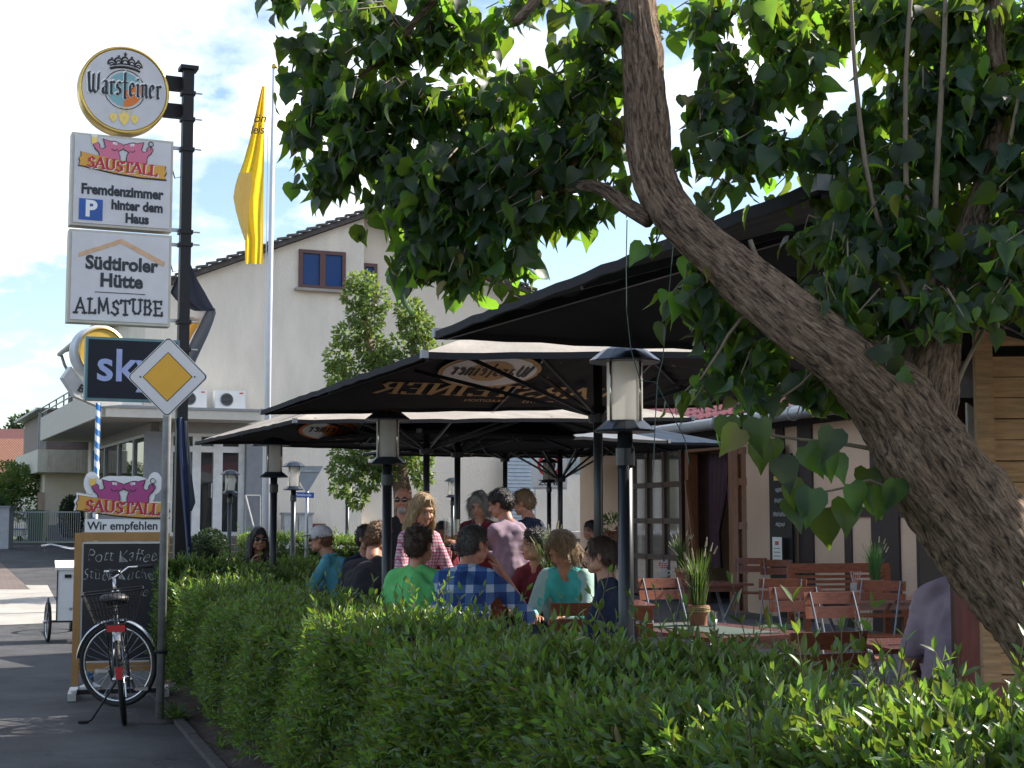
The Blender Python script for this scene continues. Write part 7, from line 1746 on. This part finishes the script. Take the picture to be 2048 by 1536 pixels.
limb('limb', [P(1090, -30, D0 + .7 * .3), P(1060, 15, D0 + .7 * .25), P(1030, 44, D0 + .7 * .2)], [.022, .019, .015], lil, 12, .05, .1, seed=6)
limb('limb', [P(1000, -90, D0 + .7 * .4), P(880, -10, D0 + .7 * .55), P(760, 120, D0 + .7 * .7), P(660, 200, D0 + .7 * .75)], [.02, .016, .01, .005], lil, 10, .06, .1, seed=7)
lleaf = leafmat('lilac_leaf', (.02, .044, .024), (.26, .44, .03), .45, .45, tw=.45)
# leaf clusters: u, v, depth, radii (px, px, m), leaves
CL = [(620, 150, 5.5, 80, 60, .28, 90), (720, 90, 5.4, 90, 90, .3, 120), (850, 60, 5.5, 100, 80, .35, 120), (930, 120, 5.6, 70, 80, .3, 80), (600, 250, 5.5, 55, 60, .25, 60), (700, 220, 5.4, 90, 80, .35, 130), (820, 230, 5.4, 90, 80, .35, 130), (940, 240, 5.4, 80, 80, .35, 110),
      (640, 330, 5.5, 60, 60, .22, 55), (630, 395, 5.5, 35, 45, .15, 22), (750, 330, 5.4, 90, 70, .35, 120), (870, 350, 5.3, 100, 80, .35, 140), (990, 350, 5.3, 90, 80, .35, 120), (1100, 330, 5.2, 90, 80, .3, 110), (1180, 300, 5.1, 70, 80, .3, 80), (1110, 220, 5.2, 80, 60, .3, 70), (1190, 190, 5.1, 60, 80, .3, 60), (1140, 130, 5.1, 60, 60, .25, 40), (1190, 70, 5.0, 60, 60, .25, 40),
      (1020, 200, 5.3, 60, 50, .3, 40), (790, 430, 5.4, 70, 60, .3, 80), (900, 450, 5.3, 90, 60, .3, 100), (1010, 440, 5.3, 70, 60, .3, 70), (830, 540, 5.4, 60, 65, .25, 65), (920, 550, 5.3, 70, 60, .28, 80), (1000, 530, 5.3, 55, 60, .2, 45), (1090, 440, 5.2, 60, 50, .25, 45), (1200, 410, 5.1, 40, 40, .2, 20), (540, 15, 5.3, 45, 35, .15, 22), (1000, 20, 5.4, 50, 40, .2, 30), (1090, 30, 5.1, 30, 30, .2, 8), (690, 20, 5.5, 70, 50, .2, 60),
      (1390, 40, 5.1, 60, 60, .3, 36), (1420, 150, 5.1, 60, 60, .3, 36), (1380, 250, 5.1, 50, 60, .3, 40), (1470, 230, 5.2, 60, 80, .35, 60), (1500, 60, 5.2, 80, 80, .4, 90), (1590, 40, 5.3, 90, 70, .4, 110), (1580, 160, 5.2, 80, 80, .4, 100), (1690, 50, 5.3, 90, 80, .4, 120), (1660, 280, 5.2, 70, 60, .35, 60), (1500, 330, 5.1, 80, 60, .35, 80), (1590, 340, 5.2, 70, 60, .35, 60), (1400, 320, 5.0, 50, 50, .25, 36),
      (1800, 60, 5.2, 90, 90, .4, 130), (1900, 70, 5.1, 90, 90, .4, 140), (2010, 80, 5.1, 90, 100, .4, 140), (1830, 200, 5.1, 80, 80, .4, 110), (1930, 220, 5.0, 90, 90, .4, 140), (2030, 250, 5.0, 80, 100, .4, 130), (1780, 330, 5.1, 70, 70, .35, 70), (1870, 340, 5.0, 80, 80, .35, 100), (1990, 370, 4.95, 90, 90, .4, 120), (1690, 400, 5.0, 70, 60, .3, 60), (1770, 440, 4.9, 80, 60, .3, 80), (1640, 480, 4.95, 60, 60, .3, 50), (1720, 530, 4.8, 80, 60, .3, 70), (1830, 500, 4.85, 80, 70, .3, 80), (1940, 520, 4.8, 90, 80, .35, 100), (2030, 520, 4.8, 70, 100, .35, 80), (1660, 600, 4.75, 60, 50, .22, 40), (1760, 640, 4.7, 70, 50, .22, 50), (1860, 640, 4.65, 70, 45, .22, 45), (1960, 620, 4.7, 80, 50, .25, 55), (1740, 730, 4.6, 50, 30, .15, 14),
      (1400, 560, 4.95, 60, 40, .2, 26), (1360, 630, 5.0, 50, 60, .2, 30), (1450, 680, 4.95, 60, 60, .22, 40), (1520, 740, 4.9, 50, 50, .2, 24), (1430, 770, 5.0, 60, 40, .18, 26), (1500, 820, 4.95, 50, 40, .15, 16), (1380, 790, 5.0, 40, 40, .15, 10), (1570, 800, 4.9, 40, 50, .15, 12), (1620, 800, 4.85, 40, 40, .15, 10), (2130, 60, 5.0, 100, 110, .45, 120), (2140, 260, 4.9, 100, 110, .45, 120), (2130, 470, 4.7, 100, 100, .4, 100), (2260, 150, 5.0, 110, 120, .5, 130), (2270, 380, 4.9, 110, 120, .5, 130), (2390, 60, 5.1, 120, 120, .5, 130), (2400, 290, 5.1, 120, 120, .5, 130), (2390, 500, 5.0, 110, 100, .5, 110), (2530, 180, 5.2, 120, 130, .5, 120), (2540, 400, 5.2, 120, 120, .5, 110), (2250, 590, 4.7, 90, 60, .4, 60), (1300, 500, 5.0, 25, 30, .1, 5), (1390, 410, 4.9, 40, 30, .15, 8)]  # entries past the right edge are unseen, added for shade on the hedge
lp, la, ln_, ls_ = [], [], [], []
for x_ in (1.75, 2.15, 2.55, 2.95):          # unseen crown clusters beyond the right edge, added to shade the hedge
    for z_ in (2.15, 2.6, 3.05):
        y_ = 2.75 + .38 * (x_ - 1.75) + random.uniform(-.25, .25)
        CL.append((1024 + x_ / y_ * F, 1033 - (z_ - EYE) / y_ * F, y_ / KT, .3 * F / y_, .27 * F / y_, .55, 62))
limb('limb', [P(2300, 700, D0), Vector((1.75, 3.3, 2.15)), Vector((2.2, 3.2, 2.5)), Vector((2.9, 3.3, 2.9))], [.06, .05, .04, .02], lil, 14, .05, .12, seed=9)  # limb added to carry the unseen shading clusters
tw_ = MB()
for (u, v, D, ru, rv, rdp, nl) in CL:
    D *= KT; rdp *= KT
    c = P(u, v, D); k_ = D / F
    nl = int(nl * 1.55); ntw = max(3, nl // 9); per = int(math.ceil(nl * 1.0 / ntw))
    src = c + Vector((random.uniform(-.07, .07) + .08, .04, .03))
    for j in range(ntw):
        d = Vector(rand_dirs(1)[0]); e_ = c + Vector((d.x * ru * k_ * .95, d.y * rdp, d.z * rv * k_ * .9)) * random.uniform(.55, 1.05)
        mid = (src + e_) / 2 + Vector((random.uniform(-.04, .04), random.uniform(-.04, .04), .05))
        tw_.tube([src, mid, e_], [.004, .0026, .0014], 5, cap=False)
        for q in range(per):
            f = random.uniform(.3, 1.05); base = (src * (1 - f) ** 2 + mid * 2 * f * (1 - f) + e_ * f * f)
            o_ = Vector(rand_dirs(1)[0]) * .032; base = base + o_
            lp.append(base); ax = Vector((o_.x * 11 + random.gauss(0, .45), o_.y * 11 + random.gauss(0, .45), -.75 + random.gauss(0, .5))); la.append(ax)
            ln_.append(Vector((random.gauss(0, .7), random.gauss(-.25, .7), .55 + random.gauss(0, .5)))); ls_.append(random.choice((random.uniform(.028, .05), random.uniform(.04, .068), random.uniform(.04, .068))))
# big leaves on the low branch in front of the restaurant
for u, v, s in ((1515, 905, .11), (1560, 940, .12), (1575, 985, .115), (1610, 915, .12), (1640, 920, .125), (1668, 880, .12), (1665, 935, .1), (1625, 1000, .13), (1590, 1020, .12), (1650, 1040, .14), (1690, 1020, .125), (1700, 990, .115), (1735, 960, .12), (1760, 995, .12), (1740, 1010, .11), (1790, 980, .12), (1480, 880, .11), (1545, 900, .09), (1455, 855, .11), (1520, 860, .13)):
    lp.append(P(u, v - 22, D0 - .02 + random.uniform(-.06, .06))); la.append(Vector((random.gauss(0, .3), random.gauss(0, .25), -1))); ln_.append(Vector((random.gauss(0, .4), -1, random.gauss(.4, .2)))); ls_.append(s * .66)
tw_.build('twigs', stemm, lil, True, True)['kind'] = 'stuff'
stem([P(u, v, D0) for u, v in ((1790, 985), (1740, 960), (1690, 975), (1640, 985), (1600, 990))], .005, .003)
inv_l = np.array(lil.location)
lp = np.array([tuple(p) for p in lp]) - inv_l; la = np.array([tuple(p) for p in la]); ln_ = np.array([tuple(p) for p in ln_]); ls_ = np.array(ls_)
wp_ = lp + inv_l; sc_ = ls_ / wp_[:, 1]
# the leaves that show largest and lie nearest become single objects
order = np.argsort(-(sc_ + .004 * (rng.random(len(sc_)))))
idx = np.concatenate([np.arange(len(lp) - 20, len(lp)), [i for i in order if i < len(lp) - 20][:280]])
hm_ = leaf_object_mesh('leaf', HEART_V, HEART_F, lleaf)
leaf_objects('leaf', hm_, lp[idx], la[idx], ln_[idx], ls_[idx], lil)
keep = np.ones(len(lp), bool); keep[idx] = False
ki = np.nonzero(keep)[0]
HV2 = [(x * .82, y, z * 1.9 + .05 * y * y) for x, y, z in HEART_V]; HV3 = [(x * 1.02 + .1 * y * y, y * .92, z * .6 - .3 * y * y) for x, y, z in HEART_V]
for q, HV in enumerate((HEART_V, HV2, HV3)):
    kq = ki[q::3]; leaf_mass('foliage', HV, HEART_F, lp[kq], la[kq], ln_[kq], ls_[kq], lleaf, lil)
def tree(name, label, base, clumps, ls, mat, trunk, per=900, group=None):
    t_ = thing(name, label, 'tree', base, 0, group)
    b = Vector(base)
    for i, (pts, rs) in enumerate(trunk): limb('trunk' if i == 0 else 'limb', pts, rs, t_, 14, .15, .1, seed=20 + i)
    pos, ax = [], []
    for (c, r) in clumps:
        n = int(per * (r[0] * r[1] * r[2]) ** .6 / .25); d = rand_dirs(n); q = d * (rng.uniform(.35, 1.05, n) ** .6)[:, None] * np.array(r) + np.array(tuple(c)) - np.array(base); pos.append(q); ax.append(d)
    pos = np.concatenate(pos); ax = np.concatenate(ax); n = len(pos)
    leaf_mass('crown', OVAL_V, OVAL_F, pos, ax + rng.normal(0, .6, (n, 3)) - np.array([0, 0, .3]), ax + rng.normal(0, .6, (n, 3)) + np.array([0, 0, .5]), ls * rng.uniform(.7, 1.3, n), mat, t_)
    return t_
DT = 27.0
def C_(u, v, ru, rv, D=DT): return (P(u, v, D + random.uniform(-.3, .3)), (ru * D / F, .7 * (ru + rv) / 2 * D / F + .1, rv * D / F))
pl_ = leafmat('pear_leaf', (.10, .145, .045), (.30, .42, .06), .35, .42, tw=.38)
cl = [C_(*c) for c in ((725, 565, 32, 22), (712, 590, 28, 26), (755, 600, 30, 26), (740, 640, 30, 28), (715, 630, 22, 20), (695, 670, 30, 26), (740, 690, 36, 26), (675, 715, 26, 30), (672, 750, 20, 30), (710, 735, 34, 24), (760, 720, 30, 22), (830, 650, 34, 30), (845, 690, 26, 26), (800, 690, 30, 22), (820, 620, 30, 24), (790, 730, 36, 24), (850, 660, 20, 30), (690, 780, 36, 28), (760, 780, 60, 30), (850, 770, 50, 36), (900, 720, 40, 30),
      (700, 905, 40, 22), (690, 940, 34, 26), (680, 975, 20, 20), (740, 915, 40, 26), (790, 905, 50, 24), (840, 920, 30, 26), (845, 955, 22, 22), (735, 960, 30, 24), (715, 1000, 18, 20), (770, 945, 26, 18), (740, 850, 70, 40), (830, 840, 60, 40))]
base = P(806, 1100, DT); base.z = gz(DT)
tree('pear_tree', 'pruned leafy tree with clumped crown in front of the cream house', base, cl, .085, pl_,
     [([Vector(base), P(806, 1010, DT), P(800, 950, DT), P(790, 880, DT), P(765, 780, DT), P(735, 680, DT), P(725, 580, DT)], [.2, .17, .15, .13, .1, .07, .03]), ([P(795, 900, DT), P(815, 800, DT), P(828, 700, DT), P(830, 640, DT)], [.09, .08, .05, .02]), ([P(790, 880, DT), P(740, 820, DT), P(690, 760, DT), P(675, 720, DT)], [.08, .06, .04, .02]), ([P(800, 960, DT), P(740, 930, DT), P(700, 930, DT)], [.06, .04, .02])], per=1100)
far_l = leafmat('far_leaf', (.045, .075, .03), (.1, .16, .03), .35, .5, tw=.3)
b2 = P(45, 1000, 118); b2.z = .7
tree('far_tree', 'dark green tree rising behind the red roofs at far left', b2, [C_(20, 868, 26, 18, 118), C_(45, 850, 28, 18, 118), C_(66, 838, 26, 16, 118), C_(78, 850, 22, 22, 118), C_(40, 880, 40, 20, 118)], .34, far_l, [([Vector(b2), P(45, 940, 118), P(48, 860, 118)], [.4, .3, .15])], per=100)
for i, (x, y, lb_) in enumerate(((-21, 30, 'broad green street tree standing left of the photograph edge'), (-24, 38, 'second green street tree beyond the photograph edge'))):
    bb_ = Vector((x, y, gz(y))); tree('street_tree', lb_, bb_, [(bb_ + Vector((random.uniform(-1.6, 1.6), random.uniform(-1.6, 1.6), 3 + random.uniform(0, 3.5))), (1.3, 1.3, 1.0)) for _ in range(9)], .2, midleaf, [([bb_, bb_ + Vector((.1, 0, 1.8)), bb_ + Vector((.2, .1, 4.5))], [.22, .18, .08])], per=90)
# weeds at the foot of the post
for i, (u, v, nm) in enumerate(((350, 1440, 'small green weed beside the priority sign foot'), (440, 1500, 'tiny weed on the soil by the kerb'))):
    p = G(u, v, .02); w_ = thing('weed', nm, 'weed', p, 0); n_ = 34 if i == 0 else 16
    d = rand_dirs(n_); d[:, 2] = np.abs(d[:, 2]) + .3; leaf_mass('leaves', LANCE_V, LANCE_F, np.zeros((n_, 3)) + d * .05 * rng.random(n_)[:, None], d, np.tile([0, 0, 1.], (n_, 1)) + rng.normal(0, .3, (n_, 3)), rng.uniform(.06, .15, n_) * (1 if i == 0 else .6), hedge_leaf, w_)
    MB().tube([(0, 0, -.01), (0, 0, .05)], .004, 5).build('stem', twigm, w_)

# fallen leaves along the kerb and pavement
n_ = 90; yy = rng.uniform(8.5, 14, n_); xx = 1.42 - .34 * yy - np.abs(rng.normal(0, .35, n_)) - .08
fl_ = leaf_mass('fallen_leaves', OVAL_V, OVAL_F, np.column_stack([xx, yy, np.full(n_, .012)]), np.column_stack([rng.normal(size=n_), rng.normal(size=n_), np.full(n_, .05)]), np.tile([0, 0, 1.], (n_, 1)) + rng.normal(0, .15, (n_, 3)), rng.uniform(.02, .045, n_), leafmat('dry_leaf', (.16, .11, .045), (.12, .08, .02), .4, .7, tw=.2), None)
